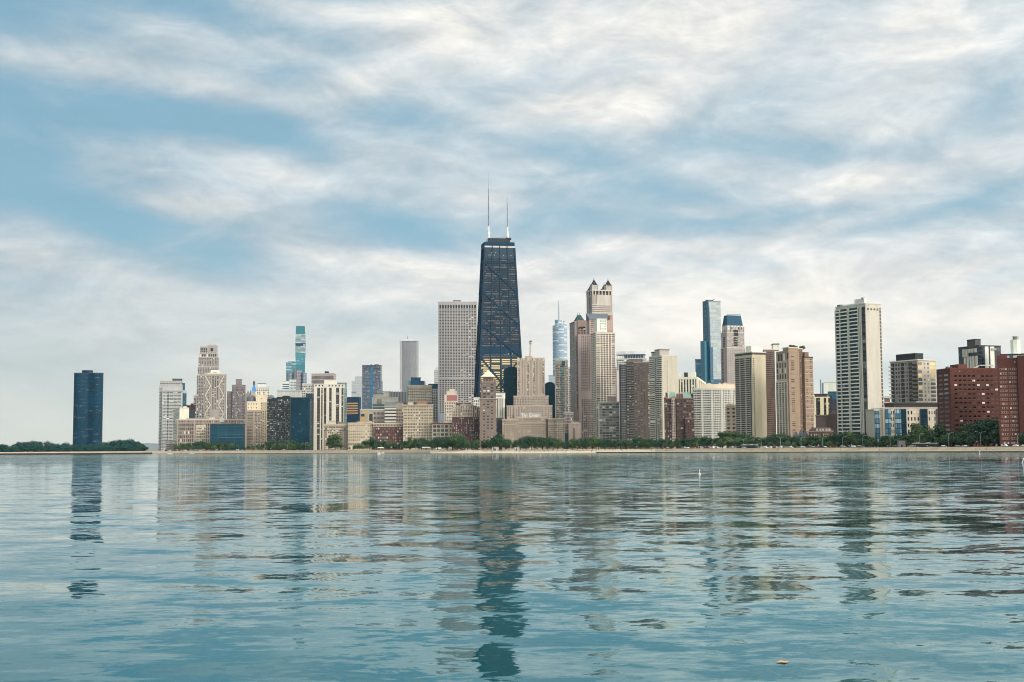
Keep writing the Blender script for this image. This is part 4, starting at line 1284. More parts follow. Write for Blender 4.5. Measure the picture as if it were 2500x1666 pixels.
b.part('roof', MB().prism(rect(*e0), zC, zC + 1.2, wall(210, 196, 172)).cone(rect(e0[0] + .4, e0[1] + .4, e0[2] - .4, e0[3] - .4), zC + 1.19, b.z(902.5), plain(220, 208, 184, 1.1, .7)))
b.mast((e0[0] + e0[2]) / 2, (e0[1] + e0[3]) / 2, b.z(904), b.z(896), .8, MECH, 'finial')
for px in (1175, 1209):
    b.part('corner_turret', MB().tube([(b.fx(px), 2, zB - 1, 1.6), (b.fx(px), 2, zB + 4, 1.5), (b.fx(px), 2, zB + 6, .2)], 8, wall(120, 104, 92)))
b.done()
b = B('slate_annex', 'low dark slate building in the gap beside the brown pyramid-roof tower', 'dark slate annex', 1965, 1211, 1229, 1019, dep=18)
rc = (0, 0, b.w, 18)
b.blk(rc, -3, b.z(1021), wall(66, 70, 84), cap=wall(150, 140, 134))
b.grid(rc, 'F', 4, b.z(1024), 4, 9, .45, .5, MIXD)
b.done()
b = B('striped_hotel', 'white hotel tower with dark vertical stripes and a lettered top', 'white lettered hotel', 2090, 1210, 1233, 960, dep=20)
rc = (0, 0, b.w, 20); H = b.z(961)
b.blk(rc, -3, b.z(973), wall(76, 70, 68), name='core')
b.blk((-.4, -.5, b.w + .4, 20), b.z(973), H, wall(216, 208, 192, 1.05), name='crown', cap=W_TRIM, capw=.2)
for p0, p1 in ((1210, 1214), (1216.5, 1220), (1222, 1225), (1227, 1233)):
    b.item('stripe', ((b.fx(p0) + b.fx(p1)) / 2, -.2, b.z(973) / 2), (b.fx(p1) - b.fx(p0), 1.2, b.z(973)), wall(206, 196, 180))
def text(parent, body, loc, size, mt, name='lettering', ext=.15, bold=.02, rz=0.0, sx=1.0, align='CENTER'):
    cu = bpy.data.curves.new(name, 'FONT')
    cu.body = body; cu.size = size; cu.extrude = ext; cu.offset = bold; cu.align_x = align
    o = bpy.data.objects.new(name + '_tmp', cu)
    COL.objects.link(o)
    dg = bpy.context.evaluated_depsgraph_get()
    me = bpy.data.meshes.new_from_object(o.evaluated_get(dg))
    bpy.data.objects.remove(o)
    me.materials.clear(); me.materials.append(mt)
    t = bpy.data.objects.new(name, me)
    COL.objects.link(t)
    t.parent = parent
    t.location = loc
    t.rotation_euler = (R(90), 0, rz)
    t.scale = (sx, 1, 1)
    return t
text(b.e, 'WESTIN', (b.fx(1218), -.7, b.z(969)), 3.0, plain(70, 62, 58))
b.done()
b = B('white_block', 'small white block showing between the big gray grid tower and the brown pyramid-roof tower', 'small white block', 2060, 1156, 1171, 971, dep=16)
rc = (0, 0, b.w, 16)
b.blk(rc, -3, b.z(972), wall(204, 200, 190), cap=W_TRIM)
b.piers(rc, 'F', 0, b.z(976), 3, .3, WHITE, out=.3)
b.grid(rc, 'F', 4, b.z(976), 3, 16, .5, .5, MIXM)
b.done()

# stepped art deco tower behind the hotel
b = B('stepped_tower', 'stepped tan art deco tower with a tall beacon mast above the lettered hotel', 'tan beacon tower', 2080, 1235, 1349, 874, dep=40)
tn = wall(172, 152, 134); tr = wall(190, 170, 150)
lv = [((1237, 1348), 0, 1080, 992), ((1254, 1339), 4, 992, 968), ((1263, 1330.5), 7, 968, 882), ((1268, 1325), 9, 882, 874), ((1282, 1300), 11, 874, 868.5)]
for i, ((x0, x1), y0, zb, zt) in enumerate(lv):
    rc = (b.fx(x0, y0), y0, b.fx(x1, y0), 40 - y0)
    b.blk(rc, b.z(zb) if i else -3, b.z(zt), tn, name=('base', 'setback', 'shaft', 'crown', 'mast_base')[i], cap=tr if i < 3 else None, capw=.5)
sh = (b.fx(1263, 7), 7, b.fx(1330.5, 7), 33)
for u0, u1 in ((.03, .13), (.22, .32), (.345, .435), (.465, .545), (.57, .66), (.735, .835), (.88, .98)):
    dark = u0 in (.22, .465, .735)
    b.grid(sh, 'F', b.z(966), b.z(884), 2, 19, .6, .5, MIXD if dark else [(G_WARM, 4), (G_PALE, 3), (G_CURT, 2), (G_MID, 2)], u0=u0, u1=u1)
    if dark:
        b.blk((sh[0] + (u0 - .02) * (sh[2] - sh[0]), 6.4, sh[0] + (u1 + .02) * (sh[2] - sh[0]), 7), b.z(966), b.z(878), wall(160, 140, 122), name='bay')
b.piers(sh, 'F', b.z(968), b.z(879), 9, .13, tr, out=.7, th=1.0)
b.piers(bs0 := (b.fx(1237), 0, b.fx(1348), 40), 'F', b.z(1024), b.z(993), 10, .10, tr, out=.5, th=.8)
sb = (b.fx(1254, 4), 4, b.fx(1339, 4), 36)
b.grid(sb, 'F', b.z(990), b.z(970), 13, 5, .4, .45, MIXD)
bs = (b.fx(1237), 0, b.fx(1348), 40)
b.grid(bs, 'F', b.z(1022), b.z(994), 17, 6, .36, .45, MIXD, skip=lambda i, j: 4 < i < 13 and j < 3)
for px in (1266, 1276, 1290, 1305, 1318, 1328):
    b.part('pinnacle', MB().box(b.fx(px, 8) - 1.6, 7.2, b.z(884), b.fx(px, 8) + 1.6, 10, b.z(872.5), tr))
for x0, x1 in ((1277, 1284), (1297, 1304), (1311, 1318)):
    b.part('centre_rib', MB().box(b.fx(x0, 7), 6.5, b.z(966), b.fx(x0, 7) + 1, 7, b.z(876), tr))
X = b.fx(1296, 16, 850)
mo = b.part('beacon_mast', MB().tube([(X, 18, b.z(870), 2.3), (X, 18, b.z(845), 1.8), (X, 18, b.z(838), 1.6), (X, 18, b.z(837), 2.6), (X, 18, b.z(833), 2.6)], 10, plain(206, 198, 186)))
MB().tube([(X, 18, b.z(833), 2.2), (X, 18, b.z(830.5), 2.0), (X, 18, b.z(829.5), .6)], 10, MECHDK).build('beacon', mo)
b.part('sculpture', MB().prism([(b.fx(1250), -.8), (b.fx(1256), -.8), (b.fx(1256), 0), (b.fx(1250), 0)], b.z(1020), b.z(1010), wall(120, 100, 88), top=[(b.fx(1252.6), -.8), (b.fx(1253.4), -.8), (b.fx(1253.4), 0), (b.fx(1252.6), 0)]))
b.done()
# lakefront grand hotel with rooftop lettering
b = B('grand_hotel', 'long tan beachfront hotel with rows of small windows and white rooftop lettering', 'tan lettered beach hotel', 1950, 1226, 1380, 1021, dep=34)
ho = wall(178, 154, 130); hc = wall(198, 176, 150)
secs_ = [((1226, 1262), 0, 1025, 9), ((1261.5, 1333), 4, 1020.5, 17), ((1332.5, 1338.5), 9, 1024, 1), ((1338, 1357), 3, 1024, 4), ((1356.5, 1378.5), -3, 1024, 5)]
for (x0, x1), y0, yt, nx in secs_:
    rc = (b.fx(x0, y0), y0, b.fx(x1, y0), 34)
    b.blk(rc, -3, b.z(yt), ho if y0 != 9 else wall(140, 120, 104), name='wing', cap=hc, capw=.8)
    b.grid(rc, 'F', 3, b.z(yt + 2), nx, 13, .42, .46, [(G_WARM, 2), (G_MID, 4), (G_DARK, 4), (G_CURT, 1.2)] if x1 < 1340 else MIXD)
    zc = b.z(yt) * .84
    b.bands(rc, 'F', zc, zc + 1, 1, .8, hc, name='string_course', out=.4)
fr = MB()
for px in range(1273, 1320, 15):
    fr.beam((b.fx(px, 6), 6, b.z(1021)), (b.fx(px, 6), 6, b.z(1012)), .2, MECHDK)
fr.beam((b.fx(1271, 6), 6, b.z(1013)), (b.fx(1320, 6), 6, b.z(1013)), .2, MECHDK)
sg = fr.build('sign_frame', b.e)
text(b.e, 'The Drake', (b.fx(1296, 3), 3.2, b.z(1018.2)), 7.2, plain(250, 248, 240, 1.2), ext=.2, bold=.2, sx=.9)
b.done()

# ---------------------------------------------------------------- right of the hotel
b = B('spire_tower', 'far silver blue rounded glass tower with a needle spire', 'silver spire tower', 3800, 1350, 1386, 794, dep=34)
sg = lambda a, c, l: curtain(a, c, 4, 3.5, .22, .05, light=l, pl=.22, drift=.15, row=.9, rough=.2)
def oval(x0, x1, z0, z1, mt, nm, k=28):
    X0, X1 = b.fx(x0), b.fx(x1)
    b.part(nm, MB().prism(circ((X0 + X1) / 2, 17, (X1 - X0) / 2, 17, k), z0, z1, mt), False)
oval(1350, 1386, -3, b.z(794), sg(C(134, 156, 178), C(172, 184, 192), C(206, 214, 218)), 'glazing')
oval(1358, 1384, b.z(794), b.z(792), plain(150, 164, 176), 'crown')
oval(1355.5, 1373, b.z(794), b.z(781), sg(C(132, 160, 186), C(160, 178, 192), C(196, 208, 216)), 'upper_tower')
b.mast(b.fx(1364.5, 17, 770), 17, b.z(781), b.z(731), 2.1, plain(170, 176, 184), 'spire')
b.part('roof_mast', MB().tube([(b.fx(1378), 17, b.z(793), .9), (b.fx(1378), 17, b.z(784), .7), (b.fx(1378), 17, b.z(783.9), 2.2), (b.fx(1378), 17, b.z(782.5), 2.2)], 8, plain(120, 126, 134)))
b.done()
b = B('office_tower', 'short pale gray tower behind the dark round-top by the hotel', 'short pale tower', 3300, 1340, 1356, 917, dep=20)
b.blk((0, 0, b.w, 20), -3, b.z(918), curtain(C(150, 160, 168), C(176, 182, 186), 4, 4, .3, .1, drift=.1), cap=MECH)
b.done()
b = B('apartment_tower', 'beige apartment tower with a teal glass strip up its centre below the silver spire tower', 'beige teal-strip tower', 2400, 1356, 1387, 881, dep=24)
rc = (0, 0, b.w, 24); H = b.z(881)
b.blk(rc, -3, H, wall(158, 144, 130), cap=W_TRIM)
b.grid(rc, 'F', 8, H - 6, 4, 46, .6, .55, MIXD, u0=.04, u1=.34)
b.grid(rc, 'F', 8, H - 6, 4, 46, .8, .7, [(G_TEAL, 4), (glass(70, 128, 128), 2), (G_DARK, 3), (G_PALE, 1)], u0=.38, u1=.74, out=.3, name='bay_glass')
b.grid(rc, 'F', 8, H - 6, 2, 46, .6, .55, MIXD, u0=.8, u1=.98)
b.part('plant_louvre', MB().box(b.w * .52, -.3, H - 9, b.w * .78, .2, H - 1, plain(40, 86, 92)))
b.part('lamp', MB().box(b.w * .6, -.3, H - .4, b.w * .7, .4, H + 1.4, WHITE))
b.done()
b = B('grid_apartment', 'narrow white apartment block with dark windows behind the brown green-roofed tower', 'narrow white grid block', 2500, 1384, 1402, 897, dep=20)
rc = (0, 0, b.w, 20)
b.blk(rc, -3, b.z(898), wall(190, 180, 168), cap=W_TRIM)
b.grid(rc, 'F', 6, b.z(901), 4, 36, .66, .5, MIXD)
b.done()
b = B('stone_annex', 'low brown stone buildings with a pale temple-like front right of the beach hotel', 'brown stone annex', 2000, 1377, 1424, 1006, dep=20)
rc = (0, 4, b.fx(1400), 20)
b.blk(rc, -3, b.z(1008), wall(142, 126, 120), cap=wall(168, 150, 138))
b.grid(rc, 'F', 4, b.z(1012), 7, 11, .45, .5, MIXD)
b.blk((b.fx(1388), 0, b.fx(1418), 14), -3, b.z(1036), wall(158, 140, 128), name='front_wing', cap=wall(176, 158, 144))
b.blk((b.fx(1394), 1, b.fx(1414), 12), b.z(1036), b.z(1030), wall(158, 140, 128), name='attic')
b.part('portal', MB().box(b.fx(1399), -.3, 6, b.fx(1404), .2, b.z(1046), wall(110, 96, 90)))
b.part('blue_door', MB().box(b.fx(1379), 3.6, 0, b.fx(1387), 4.1, b.z(1058), plain(24, 74, 96)))
b.done()
b = B('hip_roof_tower', 'mauve brown tower with a dark green pyramid roof and paired roof masts', 'mauve green-roofed tower', 2150, 1398, 1446, 785, xc=1404, th=9, mode='L')
mv = wall(146, 130, 122, .9); D_ = 40
u_ = (0, 0, b.fx(1432), D_)
b.blk(u_, -3, b.z(786), mv, cap=wall(166, 140, 132))
b.blk((b.fx(1411), -1.5, b.fx(1431), 0), b.z(840), b.z(782), wall(146, 118, 106, .9), name='front_bay')
b.grid((b.fx(1411), -1.5, b.fx(1431), 0), 'F', b.z(816), b.z(800), 3, 3, .6, .55, MIXD)
b.part('plant_slot', MB().box(b.fx(1413), -1.8, b.z(802), b.fx(1430), -1.2, b.z(798), G_BLACK))
b.grid(u_, 'F', b.z(1000), b.z(835), 1, 52, .8, .6, MIXD, u0=.12, u1=.3)
b.grid(u_, 'L', 8, b.z(790), 5, 82, .5, .55, MIXD)
lo = (b.fx(1412, -6), -6, b.fx(1447, -6), 0)
b.blk(lo, -3, b.z(818), wall(160, 138, 130), name='lower_shaft')
b.grid(lo, 'F', b.z(955), b.z(820), 6, 36, .46, .5, [(G_DARK, 3), (G_MID, 3), (G_WARM, 3)], u0=.2, u1=.98)
b.grid(lo, 'F', 6, b.z(975), 6, 26, .5, .55, MIXD, u0=.2, u1=.98)
pr = rect(b.fx(1408.5), 4, b.fx(1431), 26)
b.part('roof', MB().prism(pr, b.z(783.5), b.z(767.5), plain(38, 66, 68, 1, .7), top=rect(b.fx(1416), 12, b.fx(1423), 17)))
for px in (1416.5, 1421):
    b.mast(b.fx(px), 14, b.z(768), b.z(761), .5, MECH)
b.done()

# four-lantern tower
b = B('lantern_tower', 'tall stone tower crowned by four lantern turrets with dark pointed roofs', 'four-lantern tower', 2280, 1432, 1498, 710, xc=1447, th=17, mode='L')
ls = wall(178, 164, 150); ld = wall(160, 146, 136); rfm = plain(34, 40, 52, 1, .8); rd = wall(166, 122, 106)
W1, D1 = b.w, b.d
rc = (0, 0, W1, D1)
b.blk(rc, -3, b.z(762), ls, cap=None)
up_ = (b.fx(1447), .6, b.fx(1495), D1 - 1)
b.blk((.8, .8, W1 - .8, D1 - .8), b.z(762), b.z(719), ld, name='crown')
b.bands(rc, 'F', b.z(766), b.z(742), 5, .4, wall(190, 178, 162), name='string_course', out=.25)
b.part('crown_panel', MB().box(b.fx(1459), -.1, b.z(746), b.fx(1492), .9, b.z(720), wall(184, 172, 156)))
# colonnade
cn = (.8, .8, W1 - .8, D1 - .8)
b.blk((1.6, 1.6, W1 - 1.6, D1 - 1.6), b.z(719), b.z(709.5), wall(60, 56, 58), name='colonnade_core')
b.piers(cn, 'F', b.z(719), b.z(710), 6, .35, ls, out=.1, th=1.4, name='column')
b.piers(cn, 'L', b.z(719), b.z(710), 3, .35, ls, out=.1, th=1.4, name='column')
b.part('cornice', MB().box(.2, .2, b.z(710), W1 - .2, D1 - .2, b.z(707.5), wall(196, 184, 168)))
q = W1 * .31
zq = lambda y: b.z(y) - drop
for (x0, y0, drop) in ((0.2, .2, 0), (W1 - q - .2, .2, 0), (0.2, D1 - q - .2, 8.0), (W1 - q - .2, D1 - q - .2, 5.0)):
    x1, y1 = x0 + q, y0 + q; cxx, cyy = (x0 + x1) / 2, (y0 + y1) / 2
    ln_ = b.part('lantern_turret', MB().prism(rect(x0 + .8, y0 + .8, x1 - .8, y1 - .8), zq(708), zq(697.5), ls)
                 .box(x0 + .3, y0 + .3, zq(698), x1 - .3, y1 - .3, zq(696.3), wall(196, 184, 168)))
    for ax_, ay_ in ((x0 + .3, y0 + .3), (x1 - 1.3, y0 + .3), (x0 + .3, y1 - 1.3), (x1 - 1.3, y1 - 1.3)):
        MB().box(ax_, ay_, zq(708), ax_ + 1, ay_ + 1, zq(694), ls).build('corner_pier', ln_)
    MB().prism(rect(x0 + 1, y0 + 1, x1 - 1, y1 - 1), zq(696.2), zq(683), rfm, top=rect(cxx - .8, cyy - .8, cxx + .8, cyy + .8)).build('roof', ln_)
    MB().tube([(cxx, cyy, zq(683), 1.0), (cxx, cyy, zq(680.5), .9), (cxx, cyy, zq(677), .1)], 8, wall(160, 152, 146)).build('finial', ln_)
b.grid(rc, 'L', b.z(765), b.z(725), 1, 6, .3, .8, MIXD, u0=.45, u1=.75)
# lower volume with a sloped glass roof
lw_ = (b.fx(1440, -10), -10, b.fx(1496, -10), 0)
b.blk(lw_, -3, b.z(782), wall(170, 140, 126), name='lower_shaft')
gx0, gx1 = b.fx(1441, -10), b.fx(1484, -10)
b.part('sloped_roof', MB().quadmesh([(gx0, -10.5, b.z(782)), (gx1, -10.5, b.z(782)), (gx1 + 5, 0, b.z(766)), (gx0 - 3, 0, b.z(766)), (gx0, -10, b.z(784)), (gx1, -10, b.z(784)), (gx1 + 5, .3, b.z(784)), (gx0 - 3, .3, b.z(784))],
       [(0, 1, 2, 3), (0, 4, 5, 1), (1, 5, 6, 2), (3, 2, 6, 7), (0, 3, 7, 4)], plain(96, 104, 112, 1, .4)))
b.part('brick_flank', MB().prism([(b.fx(1484, -10), -10.2), (b.fx(1497, -10), -10.2), (b.fx(1497, -10), 0), (b.fx(1484, -10), 0)], b.z(815), b.z(770), rd, top=[(b.fx(1492, -10), -9), (b.fx(1497, -10), -9), (b.fx(1497, -10), 0), (b.fx(1488, -10), 0)]))
b.grid(lw_, 'F', b.z(813), b.z(784), 8, 6, .7, .45, MIXD, u0=.06, u1=.5)
b.grid(lw_, 'F', 4, b.z(816), 9, 60, .5, .5, MIXD, u0=.0, u1=.98)
b.done()
# pale tower before it
b = B('corner_tower', 'pale beige high-rise with glazed upper corners and a white penthouse below the four-lantern tower', 'pale glazed-corner tower', 2090, 1444, 1503, 812, xc=1456, th=15, mode='L')
pl_ = wall(198, 182, 162, 1.08); rc = (0, 0, b.w, b.d); H = b.z(813)
b.blk(rc, -3, H, pl_, cap=W_TRIM)
pn = (b.fx(1460), 2, b.fx(1484), 16)
b.blk(pn, H, b.z(779), wall(220, 210, 190, 1.1), name='penthouse', cap=W_TRIM)
b.grid(pn, 'F', b.z(806), b.z(780.5), 4, 4, .34, .45, MIXD, u0=.25, u1=.98)
b.blk((b.fx(1462), -.5, b.fx(1480), 3), H, b.z(809), W_TRIM, name='roof_unit')
nz = 62
def cornerglass(i, j):
    return pick([(G_PALE, 4), (G_WARM, 3), (G_MID, 1)]) if j > 26 else pick(MIXD)
b.grid(rc, 'F', 4, H - 1, 1, nz, .95, .62, cornerglass, u0=.0, u1=.2, name='corner_window')
b.grid(rc, 'F', 4, H - 1, 4, nz, .6, .6, lambda i, j: pick(MIXD if j < 27 else [(G_MID, 3), (G_DARK, 3), (G_WARM, 3)]), u0=.22, u1=.8)
b.grid(rc, 'F', 4, H - 1, 1, nz, .95, .62, cornerglass, u0=.82, u1=1.0, name='corner_window')
b.bands(rc, 'L', 4, H - 1, nz, .4, WHITE)
b.grid(rc, 'L', 4, H - 1, 3, nz, .7, .45, MIXM, zo=.95)
b.part('sky_lobby', MB().box(b.w * .0, -.3, b.z(846), b.w * .3, .2, b.z(841), plain(206, 196, 150)))
b.part('sky_lobby', MB().box(b.w * .8, -.3, b.z(841), b.w, .2, b.z(837), plain(206, 196, 170)))
b.done()
b = B('apartment_block', 'small gray checkered apartment block in front of the pale glazed-corner tower', 'gray checkered block', 1900, 1462, 1512, 980, dep=24)
rc = (0, 0, b.w, 24); H = b.z(983)
b.blk(rc, -3, H, wall(158, 146, 134), cap=W_TRIM)
b.blk((b.fx(1482), 5, b.fx(1505), 18), H, b.z(968), wall(152, 132, 118), name='penthouse')
b.grid(rc, 'F', 3, H - 1, 6, 17, .9, .62, [(G_PALE, 5), (G_DARK, 4), (G_CURT, 1.5), (G_MID, 3)])
b.part('white_edge', MB().box(-.5, -.3, 0, .8, .4, H, WHITE))
b.done()
b = B('tower', 'slim brown tower in the gap left of the dark brown balcony tower', 'slim brown tower', 2150, 1498, 1517, 895, dep=20)
rc = (0, 0, b.w, 20)
b.blk(rc, -3, b.z(897), wall(150, 130, 120), cap=W_TRIM)
b.grid(rc, 'F', 6, b.z(900), 5, 44, .5, .5, MIXM)
b.done()
b = B('penthouse_tower', 'pale high-rise with a curved white roof band over tall glazing behind the dark brown tower', 'pale curved-roof tower', 2020, 1506, 1579, 858, dep=30)
rc = (0, 2, b.w, 30)
b.blk(rc, -3, b.z(877), wall(196, 188, 178), cap=W_TRIM)
b.grid(rc, 'F', b.z(905), b.z(878), 12, 6, .6, .5, MIXD)
b.blk((b.fx(1524), 4, b.fx(1575), 26), b.z(877), b.z(866), curtain(C(44, 80, 116), C(200, 196, 190), 30, 4, .02, .25), name='glazing')
b.part('roof', MB().prism([(0, 1), (b.fx(1528), -2.5), (b.fx(1552), -4), (b.fx(1577), -2.5), (b.fx(1578.5), 28), (0, 28)], b.z(866), b.z(858.5), wall(206, 206, 204)))
b.grid(rc, 'F', b.z(876), b.z(867), 3, 1, .2, 1, wall(170, 168, 164), u0=0, u1=.25, name='column')
b.done()
b = B('dark_tower', 'dark brown high-rise, half balconies and half plain brick with pale windows', 'dark brown balcony tower', 1850, 1512, 1588, 884, dep=34)
dk = wall(96, 82, 74); H = b.z(886)
lf = (b.fx(1514), 2, b.fx(1531), 34)
b.blk(lf, -3, b.z(893), wall(78, 70, 68), name='wing', cap=MECH)
b.part('round_bay', MB().prism([(b.fx(1512), 6), (b.fx(1517), 0), (b.fx(1528), 0), (b.fx(1533), 3), (b.fx(1533), 20), (b.fx(1512), 20)], -3, b.z(890), curtain(C(40, 44, 52), C(112, 104, 100), 3.3, 3, .3, .12, light=C(130, 126, 120), pl=.15)))
md = (b.fx(1530), 1, b.fx(1548), 30)
b.blk(md, -3, b.z(884), wall(88, 78, 72), cap=MECH)
b.balconies(md, 'F', 3, b.z(890), 3, 50, .84, wall(120, 112, 106), out=1.4)
b.grid(md, 'F', 3, b.z(890), 3, 50, .7, .5, MIXD, zo=.62)
rt_ = (b.fx(1548), 0, b.w, 30)
b.blk(rt_, -3, H, dk, name='brick_wing', cap=wall(150, 138, 130), capw=.3)
b.grid(rt_, 'F', 3, H - 3, 4, 50, .3, .34, [(G_CURT, 1), (G_PALE, 3), (G_DARK, 4), (G_MID, 3)], u0=.03, u1=.72)
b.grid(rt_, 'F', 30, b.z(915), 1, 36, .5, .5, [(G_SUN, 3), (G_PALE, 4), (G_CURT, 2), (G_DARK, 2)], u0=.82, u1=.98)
b.blk((b.fx(1536), 6, b.fx(1570), 24), b.z(886), b.z(876), wall(110, 100, 96), name='penthouse', cap=W_TRIM)
b.blk((b.fx(1572), 6, b.fx(1586), 20), b.z(886), b.z(880), wall(196, 188, 176), name='penthouse')
b.done()
# ---------------------------------------------------------------- Gold-coast style row, right of centre
b = B('cream_tower', 'tall cream tower with balconies on its left side and a blank right wall', 'tall cream blank-wall tower', 1750, 1586, 1655, 867, xc=1617, th=22, mode='L')
cm = wall(206, 192, 166, .80); rc = (0, 0, b.w, b.d); H = b.z(869, 1636)
b.blk(rc, -3, H, cm, cap=W_TRIM, capw=.3)
b.grid(rc, 'F', 10, H - 6, 1, 33, .32, .4, MIXD, u0=.3, u1=.38)
b.bands(rc, 'L', 4, H - 2, 46, .42, wall(214, 204, 186), u0=.0, u1=.42, out=.5)
b.grid(rc, 'L', 4, H - 2, 1, 46, .99, .52, MIXM, u0=.0, u1=.42, zo=.96, name='window_strip')
b.grid(rc, 'L', 4, H - 2, 1, 46, .9, .7, [(G_BLACK, 3), (G_DARK, 2)], u0=.46, u1=.58, name='balcony_recess')
b.balconies(rc, 'L', 4, H + 1, 2, 46, .9, WHITE, u0=.58, u1=.99, out=1.3, hf=.42)
b.grid(rc, 'L', 4, H + 1, 2, 46, .8, .5, MIXD, u0=.58, u1=.99, zo=.72)
b.blk((b.fx(1616.5), 5, b.fx(1640), 18), H, b.z(854, 1625), wall(176, 164, 152), name='penthouse', cap=MECH)
b.blk((2, b.d - 14, 9, b.d - 3), H, H + 6, wall(170, 160, 148), name='roof_unit', cap=MECHDK)
b.part('roof_unit', MB().box(b.fx(1634), 5.5, b.z(858.5, 1625), b.fx(1639), 10, b.z(855.5, 1625), MECHDK))
b.done()
b = B('manor_block', 'dark red brick apartment house with gables and a pale green copper roof', 'red brick green-roofed house', 1600, 1622, 1694, 970, dep=26)
rb = wall(104, 72, 66, .8); pk = wall(150, 116, 104); rc = (0, 2, b.w, 26); H = b.z(974)
b.blk(rc, -3, H, rb, cap=pk)
b.grid(rc, 'F', 4, H - 1, 12, 17, .5, .5, [(G_DARK, 3), (G_PALE, 3), (G_MID, 3), (G_CURT, 1)])
for x0, x1 in ((1622, 1630), (1640, 1649), (1652, 1668)):
    b.blk((b.fx(x0), 0, b.fx(x1), 2), -3, H + (5 if x0 == 1652 else 1), rb if x0 != 1640 else wall(176, 150, 132), name='bay', cap=pk, capw=.2)
    b.grid((b.fx(x0), 0, b.fx(x1), 2), 'F', 4, H - 1, 2, 17, .5, .5, MIXM)
b.blk((b.fx(1673), -4, b.w, 2), -3, b.z(1023), wall(106, 68, 64, .8), name='front_wing', cap=pk)
b.grid((b.fx(1673), -4, b.w, 2), 'F', 4, b.z(1026), 4, 9, .4, .5, MIXM)
for k in (.28, .72, .88):
    b.bands(rc, 'F', H * k, H * k + 1, 1, .5, pk, name='string_course', out=.3)
gr_ = plain(128, 158, 146, 1, .6)
for x0, x1 in ((1632, 1652), (1662, 1690)):
    X0, X1 = b.fx(x0), b.fx(x1)
    b.part('roof', MB().prism(rect(X0, 3, X1, 24), H, b.z(957.5), gr_, top=rect(X0 + 2, 10, X1 - 2, 17)))
for px, k in ((1628, 958), (1657, 962), (1691, 961)):
    b.part('chimney', MB().box(b.fx(px) - 1.3, 8, H - .5, b.fx(px) + 1.3, 11, b.z(k), rb))
X = b.fx(1660)
b.part('gable', MB().prism(rect(X - 4, 0, X + 4, 3), H, b.z(958), pk, top=rect(X - .6, 0, X + .6, 3)))
b.done()
b = B('column_block', 'cream block with tall white piers and a dark rooftop box behind the red brick house', 'cream piered block', 1850, 1655, 1724, 920, xc=1704, th=-12, mode='R')
rc = (0, 0, b.w, max(18, b.d)); H = b.z(921)
b.blk(rc, -3, H, wall(110, 98, 88), name='core')
b.blk((-.6, -.8, b.w + .6, rc[3]), b.z(926), H, wall(214, 200, 172, 1.1), name='crown')
b.piers(rc, 'F', 0, b.z(926), 7, .42, wall(214, 200, 174, 1.1), out=.8, th=1.6)
b.grid(rc, 'F', 4, b.z(928), 7, 28, .5, .6, MIXM)
b.piers(rc, 'R', 0, b.z(926), 4, .4, wall(206, 190, 164), out=.8, th=1.6, name='side_pier')
b.grid(rc, 'R', 4, b.z(928), 4, 28, .5, .6, MIXM)
b.blk((b.fx(1656), 4, b.fx(1699), 16), H, b.z(908.5), wall(220, 210, 190, 1.1), name='penthouse')
b.part('dark_louvre', MB().box(b.fx(1671), 3.6, H + .5, b.fx(1680), 4.2, b.z(909), MECHDK))
b.done()
b = B('glass_tower', 'tall blue glass tower with one pale mirrored face and stepped lower wings', 'tall blue mirrored tower', 2400, 1718, 1762, 736, xc=1731, th=24, mode='L')
fg = curtain(C(160, 170, 176), C(184, 186, 184), 4.2, 3.4, .12, .05, light=C(186, 188, 184), pl=.3, drift=.10, rough=.2, row=.8, spec=.3)
bgm = curtain(C(40, 98, 122), C(24, 70, 92), 4.2, 2.6, .16, .08, light=C(72, 128, 150), pl=.2, drift=.2)
H = b.z(736); W1, D1 = b.w, b.d
b.part('side_glazing', MB().box(0, .4, -3, W1 - .4, D1, H, bgm))
xa, xb = b.fx(1733), b.fx(1762)
b.part('front_glazing', MB().quadmesh([(b.fx(1739), 0, -3), (b.fx(1765), 0, -3), (xb, 0, H), (xa, 0, H), (b.fx(1739), 1, -3), (b.fx(1765), 1, -3), (xb, 1, H), (xa, 1, H)],
    [(0, 1, 2, 3), (4, 7, 6, 5), (0, 3, 7, 4), (1, 5, 6, 2), (3, 2, 6, 7)], fg))
b.part('dark_edge', MB().beam((b.fx(1737.5), -.2, 0), (b.fx(1731.6), -.2, b.z(750)), 4.0, plain(18, 66, 88), 1))
b.part('parapet', MB().box(-.2, -.2, H - .01, W1 + .2, D1, H + 1.5, plain(120, 130, 138)))
b.part('crane_rail', MB().box(b.fx(1734), 5, H + 1.5, b.fx(1748), 12, H + 3.4, MECHDK).beam((b.fx(1746), 8, H + 3), (b.fx(1755), 8, H + 6), .7, MECHDK))
lw1 = (b.fx(1731, -8), -8, b.fx(1738, -8), 0)
b.blk((b.fx(1732), -3, b.fx(1739), 0), -3, b.z(848), bgm, name='step_wing')
b.blk((-6, D1 - 14, 0, D1), -3, b.z(832), plain(54, 118, 142, 1, .3), name='side_wing')
b.blk((b.fx(1735), -2, b.fx(1764), -.5), -3, b.z(926), plain(52, 92, 118), name='podium')
b.done()
b = B('glass_block', 'small bright blue glass block standing left of the tall blue mirrored tower', 'small blue glass block', 2450, 1699, 1715, 879, dep=20)
b.blk((0, 0, b.w, 20), -3, b.z(879), curtain(C(44, 106, 132), C(36, 92, 118), 4, 3, .14, .08, light=C(150, 184, 206), pl=.3, row=.9), name='glazing', cap=MECHDK)
b.done()
b = B('mansard_tower', 'pinkish stone tower under a tall dark blue sloping roof', 'stone tower with dark blue roof', 2200, 1761, 1821, 794, xc=1776, th=20, mode='L')
sp = wall(160, 146, 138); W1, D1 = b.w, b.d
